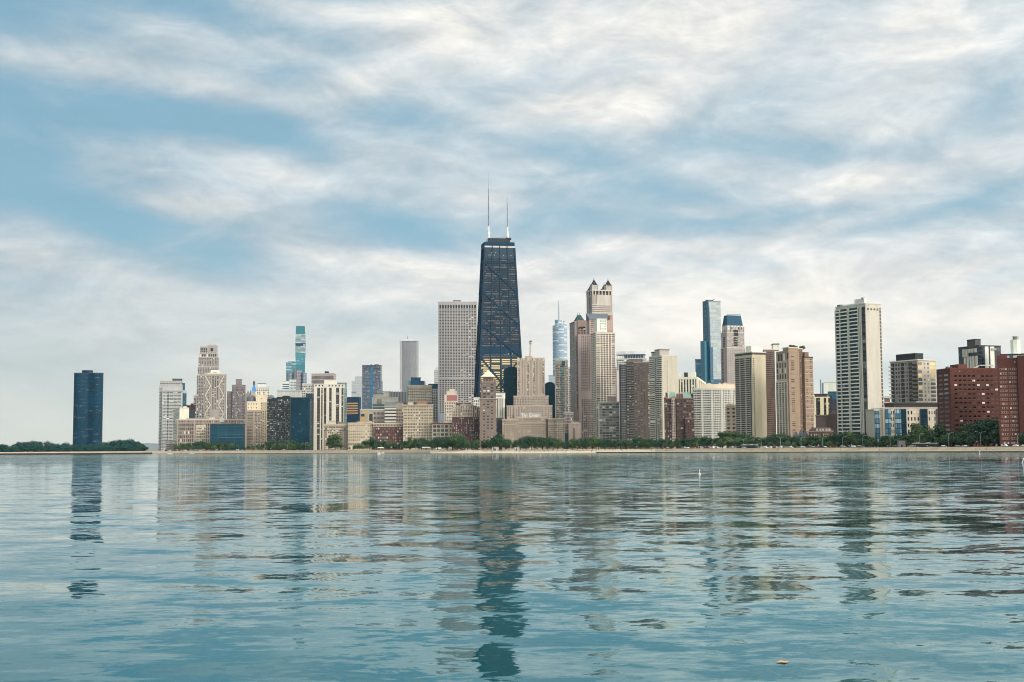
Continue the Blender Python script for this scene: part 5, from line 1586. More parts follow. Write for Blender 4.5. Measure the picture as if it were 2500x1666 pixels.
b.blk((0, 0, W1, D1), -3, b.z(850), sp, name='wall', cap=W_TRIM, capw=.3)
b.blk((.8, .8, W1 - .8, D1 - .8), b.z(850), b.z(812), sp, name='shaft', cap=W_TRIM, capw=.3)
b.blk((1.8, 1.8, W1 - 1.8, D1 - 1.8), b.z(812), b.z(799), sp, name='crown', cap=None)
cr_ = (1.8, 1.8, W1 - 1.8, D1 - 1.8)
b.grid(cr_, 'F', b.z(806), b.z(795), 5, 1, .6, .9, wall(206, 196, 182), name='gable', out=.3, th=1)
b.grid(cr_, 'L', b.z(806), b.z(795), 4, 1, .6, .9, wall(196, 186, 174), name='gable', out=.3, th=1)
b.grid(cr_, 'F', b.z(805), b.z(797), 5, 1, .3, .7, MIXD, out=.5)
for i in range(5):
    b.part('pinnacle', MB().box(1 + i * (W1 - 2.6) / 4, .6, b.z(812), 1.9 + i * (W1 - 2.6) / 4, 1.8, b.z(797), sp))
b.part('roof', MB().prism(rect(2.2, 2.2, W1 - 2.2, D1 - 2.2), b.z(794), b.z(769), plain(4, 72, 98, 1, .7), top=rect(4.6, 4.6, W1 - 4.6, D1 - 4.6)).box(2, 2, b.z(799), W1 - 2, D1 - 2, b.z(794), sp))
b.part('roof_frame', MB().beam((5, 6, b.z(769)), (5, 6, b.z(766.5)), .5, MECH).beam((5, 6, b.z(766.5)), (W1 - 4, 6, b.z(766)), .7, MECH))
sh_ = (.8, .8, W1 - .8, D1 - .8)
b.part('window_slot', MB().box(W1 * .40, .5, b.z(820), W1 * .64, 1, b.z(805), G_BLACK))
b.grid((0, 0, W1, D1), 'F', b.z(845), b.z(822), 1, 4, .85, .45, [(G_BLACK, 1)], u0=.38, u1=.62, out=.9, th=2, name='wide_window')
b.grid(sh_, 'F', b.z(849), b.z(814), 8, 9, .3, .4, [(G_PALE, 3), (G_CURT, 2), (G_MID, 2)])
b.grid((0, 0, W1, D1), 'F', b.z(935), b.z(853), 8, 20, .28, .36, [(G_PALE, 3), (G_WARM, 3), (G_MID, 2)])
b.grid((0, 0, W1, D1), 'L', b.z(935), b.z(850), 1, 24, .8, .7, [(G_BLACK, 2), (G_DARK, 3), (G_BLUE, 1)], u0=.15, u1=.45, name='side_window')
b.grid(sh_, 'L', b.z(848), b.z(822), 1, 6, .8, .8, [(G_BLACK, 2), (G_DARK, 3), (G_BLUE, 2)], u0=.3, u1=.7, name='side_window')
b.done()
# white curved slab
b = B('curved_slab', 'white curved apartment slab with long rows of dark windows', 'white curved slab', 1600, 1693, 1797, 949, dep=24)
wc = wall(216, 208, 192, .76); H = b.z(950)
def arc(t): return 9 * (2 * t - .35) ** 2 * .6
K = 26
Wd = b.w
fp = [(Wd * i / K, arc(i / K)) for i in range(K + 1)]
b.part('wall', MB().prism(fp + [(Wd, 26), (0, 26)], -3, H, wc))
b.part('parapet', MB().prism([(x, y - .4) for x, y in fp] + [(Wd, 26), (0, 26)], H - .01, H + 1.2, W_TRIM))
b.part('roof_storey', MB().prism([(x, y + 3) for x, y in fp[5:]] + [(Wd, 25), (fp[5][0], 25)], H + 1.19, b.z(938), wall(206, 186, 156)))
nz = 24
for j in range(nz):
    zz = 3 + (H - 4) * (j + .5) / nz
    for i in range(K):
        if i % 6 == 5: continue
        x, y = (fp[i][0] + fp[i + 1][0]) / 2, (fp[i][1] + fp[i + 1][1]) / 2
        b.item('window', (x, y + .05, zz), (Wd / K * (.96 if i % 6 in (3,) else .72), .4, (H - 4) / nz * .52), pick([(G_DARK, 5), (G_BLACK, 3), (G_MID, 3), (G_PALE, 1)]))
b.units((b.fx(1720), 8, b.fx(1790), 22), b.z(938), 4, wall(200, 176, 150), hmax=1.5)
b.done()
b = B('stone_house', 'small tan stone apartment house wedged between the white curved slab and the balcony slab', 'small tan stone house', 1500, 1772, 1798, 988, dep=18)
rc = (0, 0, b.w, 18)
b.blk(rc, -3, b.z(991), wall(184, 158, 132), cap=wall(204, 180, 152), capw=.8)
b.blk((b.fx(1776), 4, b.fx(1792), 12), b.z(991), b.z(986), wall(190, 164, 138), name='roof_storey')
b.grid(rc, 'F', 4, b.z(994), 2, 10, .42, .45, MIXM)
b.done()
# balcony slab with cream end wall
b = B('balcony_slab', 'long slab of dark shaded balconies with a sunlit cream end wall', 'dark balcony slab', 1400, 1796, 1871, 858, xc=1838, th=24, mode='L')
cm = wall(212, 194, 158, .80); W1, D1 = b.w, b.d; H = b.z(866, 1838)
rc = (0, 0, W1, D1)
b.blk(rc, -3, H, cm, cap=None)
b.blk((.15, .5, W1 - .3, D1 + .2), H, b.z(861, 1838), wall(96, 90, 84), name='top_storey')
b.blk((-.8, -.6, W1 + .3, D1 + .6), b.z(861, 1838), b.z(858.5, 1838), wall(206, 192, 170), name='roof')
b.blk((2, 4, W1 - 1, D1 * .45), b.z(858.5, 1838), b.z(844, 1850), wall(216, 206, 182, 1.1), name='penthouse')
b.part('dark_face', MB().box(-.12, 2.5, 0, .3, D1 - .2, H - 3, plain(64, 58, 56, 1, .7)))  # shade of the side face put in as a dark sheet
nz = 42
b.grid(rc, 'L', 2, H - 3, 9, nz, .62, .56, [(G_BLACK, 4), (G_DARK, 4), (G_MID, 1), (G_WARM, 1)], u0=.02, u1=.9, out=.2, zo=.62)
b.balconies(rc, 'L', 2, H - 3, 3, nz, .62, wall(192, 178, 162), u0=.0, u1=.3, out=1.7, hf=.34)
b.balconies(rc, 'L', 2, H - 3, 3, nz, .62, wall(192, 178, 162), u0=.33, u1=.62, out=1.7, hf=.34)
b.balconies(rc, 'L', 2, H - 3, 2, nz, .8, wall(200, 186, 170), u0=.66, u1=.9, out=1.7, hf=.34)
for u in (.31, .63):
    b.item('fin_wall', (-.7, D1 * (1 - u), H / 2), (1.4, .8, H - 4), wall(178, 164, 148))
b.grid(rc, 'F', 4, H - 3, 1, nz, .5, .4, [(G_BLACK, 3), (G_DARK, 2)], u0=.02, u1=.2, out=.1)
b.done()
b = B('brick_slab', 'brown slab with a fine grid of small windows behind the cream end wall', 'brown fine-grid slab', 1460, 1868, 1906, 851, xc=1893, th=-6, mode='R')
H = b.z(855, 1885); rc = (0, 0, b.w, 24)
b.blk(rc, -3, H, wall(140, 112, 96), cap=W_TRIM, capw=.3)
b.grid(rc, 'F', 3, H - 2, 9, 48, .58, .5, [(G_DARK, 4), (G_MID, 4), (G_WARM, 2)])
b.piers(rc, 'F', 0, H, 9, .12, wall(158, 128, 110), out=.3)
b.blk((b.fx(1890), 3, b.fx(1905), 18), H, b.z(841, 1897), wall(214, 200, 176, 1.1), name='penthouse', cap=MECH)
b.part('dark_louvre', MB().box(b.fx(1894), -.3, H - 16, b.w + .4, .6, H - 2, MECHDK))
b.done()
# art deco brown tower
b = B('deco_tower', 'brown and tan high-rise with pale vertical strips, stepped corners and rooftop trees', 'brown rooftop-tree tower', 1350, 1897, 1988, 850, xc=1927, th=24, mode='L')
W1, D1 = b.w, b.d; H = b.z(856, 1930)
ta = wall(172, 142, 114, .8); tb = wall(146, 114, 92, .75); pa = wall(204, 182, 154)
b.blk((0, 0, W1 * .42, D1), -3, H, ta, cap=None)
b.blk((W1 * .42, 4, W1 * .66, D1 - 4), -3, H + 2, tb, name='recess', cap=pa, capw=.2)  # recess wall coloured darker to carry its shade
b.blk((W1 * .66, 1, W1, D1 - 6), -3, b.z(872, 1975), wall(166, 136, 112, .8), name='side_wing', cap=MECHDK, capw=.2)
b.blk((W1 * .72, 3, W1 * .88, D1 - 10), b.z(872, 1975), b.z(858, 1965), tb, name='side_crown')
b.blk((.6, .6, W1 * .40, D1 * .5), H, b.z(850, 1930), ta, name='crown', cap=pa, capw=.3)
rcL = (0, 0, W1 * .42, D1)
lower = (-.9, D1 * .1, 0, D1 + .4)
b.blk(lower, -3, b.z(930, 1912), pa, name='bay_wing')
b.blk((-.7, D1 * .12, 0, D1 * .98), b.z(930, 1912), b.z(880, 1912), wall(190, 164, 138), name='bay_wing')
nz = 44
b.grid(lower, 'L', 3, b.z(932, 1912), 4, 30, .5, .6, [(G_MID, 3), (G_WARM, 4), (G_DARK, 3), (G_PALE, 1)])
b.grid((-.7, D1 * .12, 0, D1 * .98), 'L', b.z(926, 1912), b.z(884, 1912), 4, 3, .42, .8, MIXM, name='tall_window')
b.grid(rcL, 'L', b.z(880, 1912), b.z(862, 1912), 3, 1, .5, .9, MIXD, u0=.1, u1=.75, name='tall_window')
b.blk((-.3, 0, .3, D1 * .09), b.z(876, 1925), b.z(862, 1925), G_BLACK, name='corner_window')
b.grid(rcL, 'F', 3, H - 3, 1, nz, .6, .42, [(G_DARK, 3), (G_WARM, 3), (G_PALE, 2), (G_BLACK, 2)], u0=.12, u1=.62, skip=lambda i, j: random.random() < .35)
b.bands(rcL, 'F', 3, H, 22, .06, wall(150, 118, 96), name='string_course', out=.12)
b.grid((W1 * .42, 4, W1 * .66, D1 - 4), 'F', 3, H, 4, nz, .34, .4, [(G_BLACK, 4), (G_DARK, 3), (G_PALE, 1), (G_CURT, .5)])
b.bands((W1 * .66, 1, W1, D1 - 6), 'F', 3, b.z(874, 1975), 20, .08, wall(204, 172, 142), name='string_course', out=.12)
b.grid((W1 * .66, 1, W1, D1 - 6), 'F', 3, b.z(874, 1975), 2, 40, .3, .4, [(G_DARK, 2), (G_WARM, 3), (G_PALE, 1)], skip=lambda i, j: random.random() < .45)
for fx_, fy_, r_ in ((.12, 4, 3.2), (.26, 5, 4.0), (.36, 8, 2.6), (.52, 10, 3.0), (.60, 9, 2.4)):
    pass
b.done()
DECO = b
# low buildings in the gap
b = B('cream_block', 'cream block with dark window columns left of the tall white balcony tower', 'cream gap block', 1500, 1989, 2033, 972, dep=20)
rc = (0, 0, b.fx(2026), 20); H = b.z(972)
b.blk(rc, -3, H, wall(66, 60, 56), name='core', cap=wall(214, 196, 160), caph=1.2)
for p0, p1 in ((1989.5, 1993), (2003, 2012), (2018, 2023)):
    b.item('pier', ((b.fx(p0) + b.fx(p1)) / 2, -.3, H / 2), (b.fx(p1) - b.fx(p0), 1.4, H), wall(214, 194, 154, 1.1))
b.grid(rc, 'F', 4, H - 1, 9, 14, .7, .55, MIXD)
b.blk((b.fx(1990), 4, b.fx(2022), 16), H, b.z(964), wall(88, 68, 62), name='penthouse', cap=MECHDK)
b.blk((b.fx(2026), 2, b.w, 18), -3, b.z(966), curtain(C(40, 44, 60), C(54, 52, 62), 3.2, 2.5, .3, .15), name='side_wing')
b.done()
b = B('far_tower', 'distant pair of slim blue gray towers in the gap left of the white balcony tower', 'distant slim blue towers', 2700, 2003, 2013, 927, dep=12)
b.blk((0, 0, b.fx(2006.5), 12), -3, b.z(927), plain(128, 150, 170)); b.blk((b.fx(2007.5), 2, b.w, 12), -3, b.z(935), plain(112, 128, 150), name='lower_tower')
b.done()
b = B('far_block', 'distant plain white block in the gap left of the white balcony tower', 'distant white block', 2300, 2012, 2050, 932, dep=20)
b.blk((0, 0, b.w, 20), -3, b.z(935), wall(216, 208, 188, 1.1), cap=W_TRIM)
b.grid((0, 0, b.w, 20), 'F', b.z(936), b.z(932.5), 9, 1, .3, .6, MIXM, skip=lambda i, j: i % 4 == 3)
b.done()
b = B('teal_block', 'low dark teal glass block at the foot of the distant white block', 'low teal block', 2000, 2023, 2050, 957, dep=16)
b.blk((0, 0, b.w, 16), -3, b.z(958), plain(32, 86, 108), cap=MECHDK)
b.blk((b.fx(2030), -2, b.w, 0), -3, b.z(975), wall(60, 56, 66), name='front_wing')
b.done()
b = B('chapel_block', 'brown windowless stone block with a stepped roof behind the brick villa', 'brown stone chapel block', 1290, 1992, 2050, 1010, dep=18)
b.blk((0, 0, b.fx(2025), 18), -3, b.z(1016), wall(108, 88, 80), cap=wall(130, 108, 96))
b.blk((b.fx(2022), -2, b.w, 16), -3, b.z(1012), wall(96, 78, 74), name='wing')
b.part('gable', MB().prism(rect(b.fx(2026), -2.2, b.fx(2046), 10), b.z(1012), b.z(1002), wall(104, 86, 80), top=rect(b.fx(2034), -2.2, b.fx(2039), 10)))
b.piers((b.fx(2022), -2, b.w, 16), 'F', 0, b.z(1014), 4, .2, wall(84, 66, 62), out=.5, name='buttress')
b.done()
b = B('brick_villa', 'low red brown villa with white dormers and pale trim above the shore trees', 'brick villa', 1215, 1974, 2034, 1044, dep=14)
rc = (0, 0, b.w, 14); H = b.z(1054)
b.blk(rc, -3, H, wall(126, 84, 72), cap=wall(206, 188, 168), capw=.4, caph=.5)
b.part('roof', MB().prism(rect(-.3, -.3, b.w + .3, 14.3), H + .5, b.z(1044), wall(96, 66, 62), top=rect(3, 4, b.w - 3, 10)))
for px in (1995, 2003, 2010, 2018, 2025):
    b.part('dormer', MB().box(b.fx(px) - .9, -.2, H + .4, b.fx(px) + .9, 3, H + 2.6, WHITE))
b.grid(rc, 'F', 1, H - .4, 14, 2, .45, .5, [(G_CURT, 3), (G_PALE, 2), (G_DARK, 2)])
b.done()
b = B('slate_villa', 'villa with steep gray slate roofs at the foot of the brown rooftop-tree tower', 'slate-roofed villa', 1225, 1936, 1974, 1050, dep=14)
sl_ = plain(84, 92, 104, 1, .7)
b.blk((0, 0, b.w, 14), -3, b.z(1064), wall(150, 128, 108))
for x0, x1, yt in ((1936, 1950, 1054), (1948, 1962, 1050), (1960, 1974, 1052)):
    X0, X1 = b.fx(x0), b.fx(x1)
    b.part('roof', MB().prism(rect(X0, -.4, X1, 14.4), b.z(1065), b.z(yt), sl_, top=rect((X0 + X1) / 2 - .5, 3, (X0 + X1) / 2 + .5, 11)))
b.grid((0, 0, b.w, 14), 'F', 0, b.z(1066), 5, 1, .4, .5, MIXD)
b.done()

# tall white balcony tower
b = B('balcony_tower', 'tall white tower with curved balconies on its left side and a blank cream right wall', 'tall white balcony tower', 1150, 2043.5, 2155.5, 741, xc=2117, th=27, mode='L')
W1, D1 = b.w, b.d; H = b.z(742, 2117)
wt = wall(214, 202, 182, .78); rc = (0, 0, W1, D1)
b.blk(rc, -3, H, wt, cap=W_TRIM, capw=.25, caph=.7)
b.part('dark_edge', MB().box(W1 * .88, -.12, 0, W1 * .97, .3, H - 3, plain(70, 66, 64, 1, .4)))
nz = 38
b.bands(rc, 'F', 2, H - 3, nz, .2, WHITE, u0=.88, u1=.97, out=.25, name='edge_band')
for i in range(4):
    X = W1 * (.16 + i * .2)
    v_ = MB().prism([(X + 1.0 * math.cos(a), H - 4.4 + 1.0 * math.sin(a)) for a in [2 * math.pi * k / 12 for k in range(12)]], 0, 1, plain(92, 86, 80))
    v_.v = [(x, -.1 + z * .2, y) for x, y, z in v_.v]
    b.part('round_vent', v_)
for k in (.15, .3, .45, .6, .72, .84, .95):
    b.bands(rc, 'F', H * k, H * k + .8, 1, .25, wall(196, 182, 162), name='joint', u0=.02, u1=.86, out=.04)
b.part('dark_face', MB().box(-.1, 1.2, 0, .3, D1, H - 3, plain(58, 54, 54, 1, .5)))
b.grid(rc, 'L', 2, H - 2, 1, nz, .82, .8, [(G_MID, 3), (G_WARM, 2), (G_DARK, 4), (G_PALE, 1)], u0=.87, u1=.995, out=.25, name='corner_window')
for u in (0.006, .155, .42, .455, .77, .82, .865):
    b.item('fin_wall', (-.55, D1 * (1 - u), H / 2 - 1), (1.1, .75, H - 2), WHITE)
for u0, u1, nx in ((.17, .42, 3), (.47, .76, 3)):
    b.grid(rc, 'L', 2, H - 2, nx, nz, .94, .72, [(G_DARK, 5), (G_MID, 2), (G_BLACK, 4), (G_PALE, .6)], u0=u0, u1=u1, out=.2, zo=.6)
# curved balcony fronts, one mesh shared in two widths
def balc(u0, u1):
    L = (u1 - u0) * D1; k = 8
    ol = [(-.0, 0), (-.0, L)]
    arc_ = [(-(1.0 + .9 * math.sin(math.pi * i / k)), L - L * i / k) for i in range(k + 1)]
    return MB().prism([(0, 0), (0, L)][::1] + arc_, 0, (H - 4) / nz * .30, plain(238, 230, 216, 1.1, .6)).mesh('balcony')
for u0, u1 in ((.02, .15), (.17, .42), (.47, .76)):
    me = balc(u0, u1)
    for j in range(nz):
        zz = 2 + (H - 4) * j / nz
        o_ = bpy.data.objects.new('balcony', me)
        o_.location = (-.05, D1 * (1 - u1), zz); o_.parent = b.e; COL.objects.link(o_)
for u0, u1 in ((.79, .81), (.835, .855)):
    b.grid(rc, 'L', 2, H - 2, 1, nz, 1.6, .7, [(G_DARK, 3), (G_MID, 2)], u0=u0, u1=u1, out=.22, name='narrow_window')
b.blk((1.5, 3, b.fx(2126), D1 * .40), H, b.z(727.5, 2115), wall(210, 200, 184, 1.1), name='penthouse')
b.blk((2.5, D1 * .40, W1 - 4, D1 * .85), H, b.z(736.5, 2090), wall(216, 206, 190, 1.1), name='penthouse')
b.blk((1.0, D1 * .86, W1 - 4, D1 - 1), H, H + 2.6, wall(120, 112, 104), name='roof_unit')
b.mast(b.fx(2119), 5, b.z(728, 2115), b.z(724, 2119), .7, MECHDK); b.mast(b.fx(2124), 5, b.z(728, 2115), b.z(722.5, 2119), .4, MECHDK)
b.done()
WT = b

# right group
b = B('far_houses', 'distant low red and teal roofs just right of the tall white balcony tower', 'distant low roofs', 1700, 2157, 2179, 968, dep=18)
b.blk((0, 0, b.w, 18), -3, b.z(984), wall(156, 130, 116), cap=W_TRIM)
b.blk((b.fx(2160), 3, b.fx(2174), 12), b.z(984), b.z(974), wall(140, 84, 70), name='brick_storey', cap=plain(70, 120, 124))
b.blk((b.fx(2158), 5, b.fx(2177), 14), b.z(974), b.z(967), wall(196, 186, 168), name='roof_storey')
b.done()
b = B('corner_tower', 'tan and gray corner apartment tower with side balconies and a black penthouse', 'corner tower with black penthouse', 1200, 2176, 2287, 877, xc=2243, th=28, mode='L')
W1, D1 = b.w, b.d; H = b.z(880, 2243); rc = (0, 0, W1, D1)
b.blk(rc, -3, H, wall(190, 176, 156, 1.05), cap=None)
b.blk((-.7, -.7, W1 + .7, D1 + .7), H, b.z(877.5, 2243), wall(212, 202, 182, 1.05), name='roof')
b.blk((1.2, 4, W1 * .5, D1 * .82), b.z(877.5, 2243), b.z(864.5, 2235), plain(40, 42, 46, 1, .7), name='penthouse', cap=MECHDK, capw=.1)
b.mast(2, D1 * .45, b.z(866, 2230), b.z(860, 2230), .3, MECHDK)
nz = 21
sunny = lambda i, j: pick([(G_SUN, 5), (G_PALE, 2), (G_DARK, 1)]) if j > 13 else pick(MIXD)  # upper panes coloured as if catching the sun
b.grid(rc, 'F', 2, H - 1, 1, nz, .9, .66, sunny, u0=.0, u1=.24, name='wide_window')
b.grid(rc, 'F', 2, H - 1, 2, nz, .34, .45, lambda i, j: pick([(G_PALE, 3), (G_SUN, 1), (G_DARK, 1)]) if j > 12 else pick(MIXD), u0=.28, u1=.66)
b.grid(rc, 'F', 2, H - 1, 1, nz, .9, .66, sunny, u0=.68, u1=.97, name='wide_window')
for j in range(nz):
    zz = 2 + (H - 3) * (j + .1) / nz
    b.item('balcony', (W1 + .7, 3, zz), (1.6, 6, .9), WHITE)
    b.item('balcony', (-.8, D1 - 1, zz), (1.8, 4, .9), WHITE)
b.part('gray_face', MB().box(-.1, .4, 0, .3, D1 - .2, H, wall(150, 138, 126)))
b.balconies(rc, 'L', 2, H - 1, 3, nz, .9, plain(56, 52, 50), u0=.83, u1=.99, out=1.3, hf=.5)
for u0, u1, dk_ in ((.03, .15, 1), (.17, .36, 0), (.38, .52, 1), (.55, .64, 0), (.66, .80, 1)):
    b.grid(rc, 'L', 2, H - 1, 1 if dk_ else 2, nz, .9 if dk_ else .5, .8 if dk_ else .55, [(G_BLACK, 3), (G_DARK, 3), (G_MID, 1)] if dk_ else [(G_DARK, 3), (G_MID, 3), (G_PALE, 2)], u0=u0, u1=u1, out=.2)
b.done()
b = B('far_block', 'sliver of a distant gray white block between the corner tower and the red brick slab', 'distant gray sliver', 1600, 2278, 2300, 938, dep=16)
b.blk((0, 0, b.w, 16), -3, b.z(943), wall(186, 178, 168), cap=W_TRIM)
b.grid((0, 0, b.w, 16), 'F', 4, b.z(946), 6, 20, .5, .5, MIXM)
b.done()
b = B('modern_block', 'low beige block with tall blue glass bays behind the shore trees', 'beige block with blue glass bays', 1085, 2134, 2300, 992, xc=2156, th=5, mode='L')
W1 = b.w; H = b.z(997, 2220); rc = (0, 0, W1, 26)
b.blk(rc, -3, H, wall(198, 180, 156, 1.05), cap=wall(214, 202, 184), capw=.3, caph=.6)
b.blk((b.fx(2188), 4, W1, 24), H, b.z(986, 2250), wall(70, 58, 54), name='roof_storey', cap=MECHDK)
b.blk((b.fx(2245), 6, b.fx(2275), 20), b.z(986, 2250), b.z(979, 2260), wall(150, 140, 126), name='penthouse')
b.blk((-b.w * .13, 2, 0, 22), -3, H - 1, wall(190, 176, 154), name='wing', cap=wall(214, 202, 184), caph=.5)
sky_g = curtain(C(86, 130, 150), C(28, 54, 72), 3.9, 2.4, .18, .2, light=C(170, 192, 200), pl=.35, drift=.3, rough=.06)
drk = curtain(C(26, 56, 70), C(18, 38, 48), 3.9, 1.9, .1, .08, light=C(70, 100, 130), pl=.1, rough=.06)
for x0, x1, mt, nm in ((2161, 2174, sky_g, 'glass_bay'), (2185, 2199, sky_g, 'glass_bay'), (2199, 2212, drk, 'glass_bay'), (2247, 2264, drk, 'glass_bay'), (2287, 2299, drk, 'glass_bay')):
    b.blk((b.fx(x0), -1.2, b.fx(x1), .2), -3, H - .6, mt, name=nm)
b.blk((-b.w * .128, .9, -b.w * .05, 2), -3, H - 2, sky_g, name='glass_bay')
for x0, x1, nx in ((2214, 2246, 4), (2266, 2286, 3), (2175, 2184, 2)):
    X0, X1 = b.fx(x0), b.fx(x1)
    b.grid((X0, 0, X1, 26), 'F', 1, H - 1, nx, 6, .34, .5, MIXD)
b.done()
b = B('brick_slab', 'broad red brick apartment slab with rows of small dark and lit windows', 'broad red brick slab', 1010, 2297, 2442, 899, xc=2322, th=9, mode='L')
rb = wall(116, 62, 50, .68); W1 = b.w; D1 = max(b.d, 22); H = b.z(900, 2330); rc = (0, 0, W1, D1)
b.blk(rc, -3, H, rb, cap=wall(130, 70, 58), capw=.15, caph=.5)
b.grid(rc, 'F', 2, H - 4, 10, 16, .52, .36, [(G_BLACK, 4), (G_DARK, 4), (G_WARM, 2), (G_CURT, 1)], u0=.06, u1=.98)
b.grid(rc, 'F', 2, H - 4, 10, 16, .6, .06, wall(150, 96, 78), u0=.06, u1=.98, zo=.28, name='sill')
b.grid(rc, 'L', 2, H - 3, 2, 16, .7, .42, [(G_PALE, 3), (G_WARM, 3), (G_MID, 2)], u0=.1, u1=.9)
b.grid(rc, 'F', H - 3, H - 1, 10, 1, .08, .5, MIXM, name='roof_vent', u0=.06, u1=.98)
b.blk((b.fx(2350), 5, b.fx(2372), 18), H, b.z(888, 2360), wall(110, 60, 50), name='penthouse')
b.part('terrace_canopy', MB().beam((b.fx(2385), 4, H + .5), (b.fx(2402), 4, H + 2.6), .5, WHITE).box(b.fx(2400), 3, H + 2.4, b.fx(2438), 8, H + 3, WHITE))
b.units((b.fx(2325), 4, b.fx(2350), 18), H, 4, MECH, hmax=1.5)
b.done()
b = B('modern_tower', 'black glass and white panelled tower with a gray rooftop box above the red brick slab', 'black and white panelled tower', 1150, 2343, 2447, 845, xc=2393, th=20, mode='L')
W1, D1 = b.w, b.d; H = b.z(846, 2393); rc = (0, 0, W1, D1)
b.blk(rc, -3, H, curtain(C(24, 34, 50), C(44, 52, 62), 3.3, 2.4, .12, .12, light=C(90, 100, 110), pl=.12, rough=.08), name='glazing', cap=MECHDK, capw=.1)
b.blk((-.2, 4, W1 * .24, D1 * .55), H, b.z(830, 2385), plain(88, 82, 80, 1, .8), name='penthouse', cap=MECHDK, capw=.1)
b.mast(1, 8, b.z(830, 2385), b.z(827, 2387), .8, MECHDK)
for u in (.34, .48, .62, .75, .9):
    b.part('white_fin', MB().box(-.9, D1 * (1 - u) - 1.1, 0, .1, D1 * (1 - u) + 1.1, H - 8, WHITE))
    b.part('bay_box', MB().box(-1.4, D1 * (1 - u) - .6, H - 8 + (3 if u > .6 else 0), .1, D1 * (1 - u) + 2.2, H - 1.5, plain(206, 196, 180)))
b.part('white_panel', MB().box(b.fx(2407), -.5, 0, b.fx(2416), .2, H, wall(214, 204, 188, 1.1)))
b.part('white_panel', MB().box(b.fx(2420), -.5, 0, b.fx(2430), .2, H, wall(214, 204, 188, 1.1)))
b.part('bay_box', MB().box(b.fx(2422), -1.2, b.z(855), b.fx(2434), .2, b.z(850), plain(170, 160, 146)))
b.done()
b = B('pale_block', 'pale gray block carrying the white tank tower above the right red brick building', 'pale block under the tank', 1120, 2446, 2520, 862, dep=26)
b.blk((0, 0, b.w, 26), -3, b.z(868, 2470), wall(196, 190, 178), cap=MECHDK)
b.part('blue_window', MB().box(b.fx(2468), -.2, b.z(877, 2470), b.fx(2477), .2, b.z(868.6, 2470), G_BLUE))
b.done()
b = B('tank_tower', 'white round-sided tank tower with a metal cage on its top', 'white tank tower', 1130, 2469.5, 2496, 829, dep=9, cat='water tank')
X = b.w / 2
b.part('wall', MB().prism(circ(X, 5, X, 5, 8, math.pi / 8), b.z(868, 2483), b.z(830, 2483), wall(216, 206, 190, 1.1)))
cg = MB()
zt, zb = b.z(821, 2483), b.z(830, 2483)
for k in range(8):
    a = 2 * math.pi * k / 8
    cg.beam((X + 2.4 * math.cos(a), 5 + 2.4 * math.sin(a), zb), (X + 2.4 * math.cos(a), 5 + 2.4 * math.sin(a), zt), .3, MECH)
cg.tube([(X, 5, zt - .3, 2.6), (X, 5, zt, 2.6)], 12, W_TRIM).tube([(X, 5, zb, 1.8), (X, 5, zt - .4, 1.8)], 10, plain(150, 148, 142))
b.part('cage', cg)
b.done()
b = B('brick_tower', 'red brick apartment building with wide pale window groups cut by the right edge', 'red brick building at the edge', 960, 2437, 2610, 872, xc=2437, th=-20, mode='F', dep=26)
W1 = b.w; H = b.z(876, 2480)
rc = (0, 0, b.fx(2487), 26)
b.blk(rc, -3, H, wall(118, 62, 50, .7), cap=wall(120, 60, 50), capw=.15, caph=.5)
b.blk((b.fx(2487), -2, W1, 26), -3, b.z(872, 2500), wall(108, 54, 46, .68), name='wing', cap=wall(120, 60, 50), capw=.15, caph=.5)
b.grid(rc, 'F', 2, H - 6, 1, 18, .95, .52, wall(166, 118, 98), u0=.1, u1=.48, name='window_frame', th=.3)
b.grid(rc, 'F', 2, H - 6, 1, 18, .95, .52, wall(166, 118, 98), u0=.54, u1=.95, name='window_frame', th=.3)
b.grid(rc, 'F', 2, H - 6, 4, 18, .62, .36, [(G_MID, 3), (G_WARM, 3), (G_DARK, 3), (G_CURT, 2)], u0=.11, u1=.47, out=.12)
b.grid(rc, 'F', 2, H - 6, 4, 18, .62, .36, [(G_MID, 4), (G_WARM, 3), (G_DARK, 4), (G_CURT, 1)], u0=.55, u1=.94, out=.12)
b.grid(rc, 'F', H - 3.4, H - 2, 4, 1, .1, .8, MIXM, name='roof_vent')
b.blk((0, -.1, b.fx(2462), 6), H, b.z(868, 2450), wall(116, 54, 46), name='roof_storey')
b.grid((b.fx(2487), -2, W1, 26), 'F', 2, H - 4, 6, 18, .5, .4, MIXM, u0=.1, u1=.95)
b.done()
# ---------------------------------------------------------------- who stands behind a pixel (for labels)
def behind(px):
    best, bd = None, 1e9
    for q in BUILT:
        if q.xl - 2 <= px <= q.xr + 2 and q.D < bd:
            best, bd = q, q.D
    if best is None:
        best = min(BUILT, key=lambda q: min(abs(q.xl - px), abs(q.xr - px)))
    return best.short

# ---------------------------------------------------------------- trees
def leaf_mat(name, a, b_, c_):
    mt, nn, p = mat(name)
    geo = nn.new('ShaderNodeNewGeometry')
    oi = nn.new('ShaderNodeObjectInfo').outputs['Random']
    q = nn.noise(geo.outputs['Position'], .35, 3, .6)
    wn = nn.new('ShaderNodeTexWhiteNoise')
    nn.link(nn.vmath('FLOOR', nn.vmath('MULTIPLY', geo.outputs['Position'], (.9, .9, .9)).outputs[0]).outputs[0], wn.inputs['Vector'])
    f = nn.math('ADD', nn.math('MULTIPLY', q.outputs[0], .6), nn.math('MULTIPLY', wn.outputs[0], .4))
    c = nn.mix(nn.mrange(f, .3, .75), a, b_)
    c = nn.mix(nn.mrange(oi, .4, 1.0, 0, 1.0), c, c_)
    nn.link(c, p.inputs['Base Color'])
    p.inputs['Roughness'].default_value = .75
    p.inputs['Specular IOR Level'].default_value = .2
    return mt
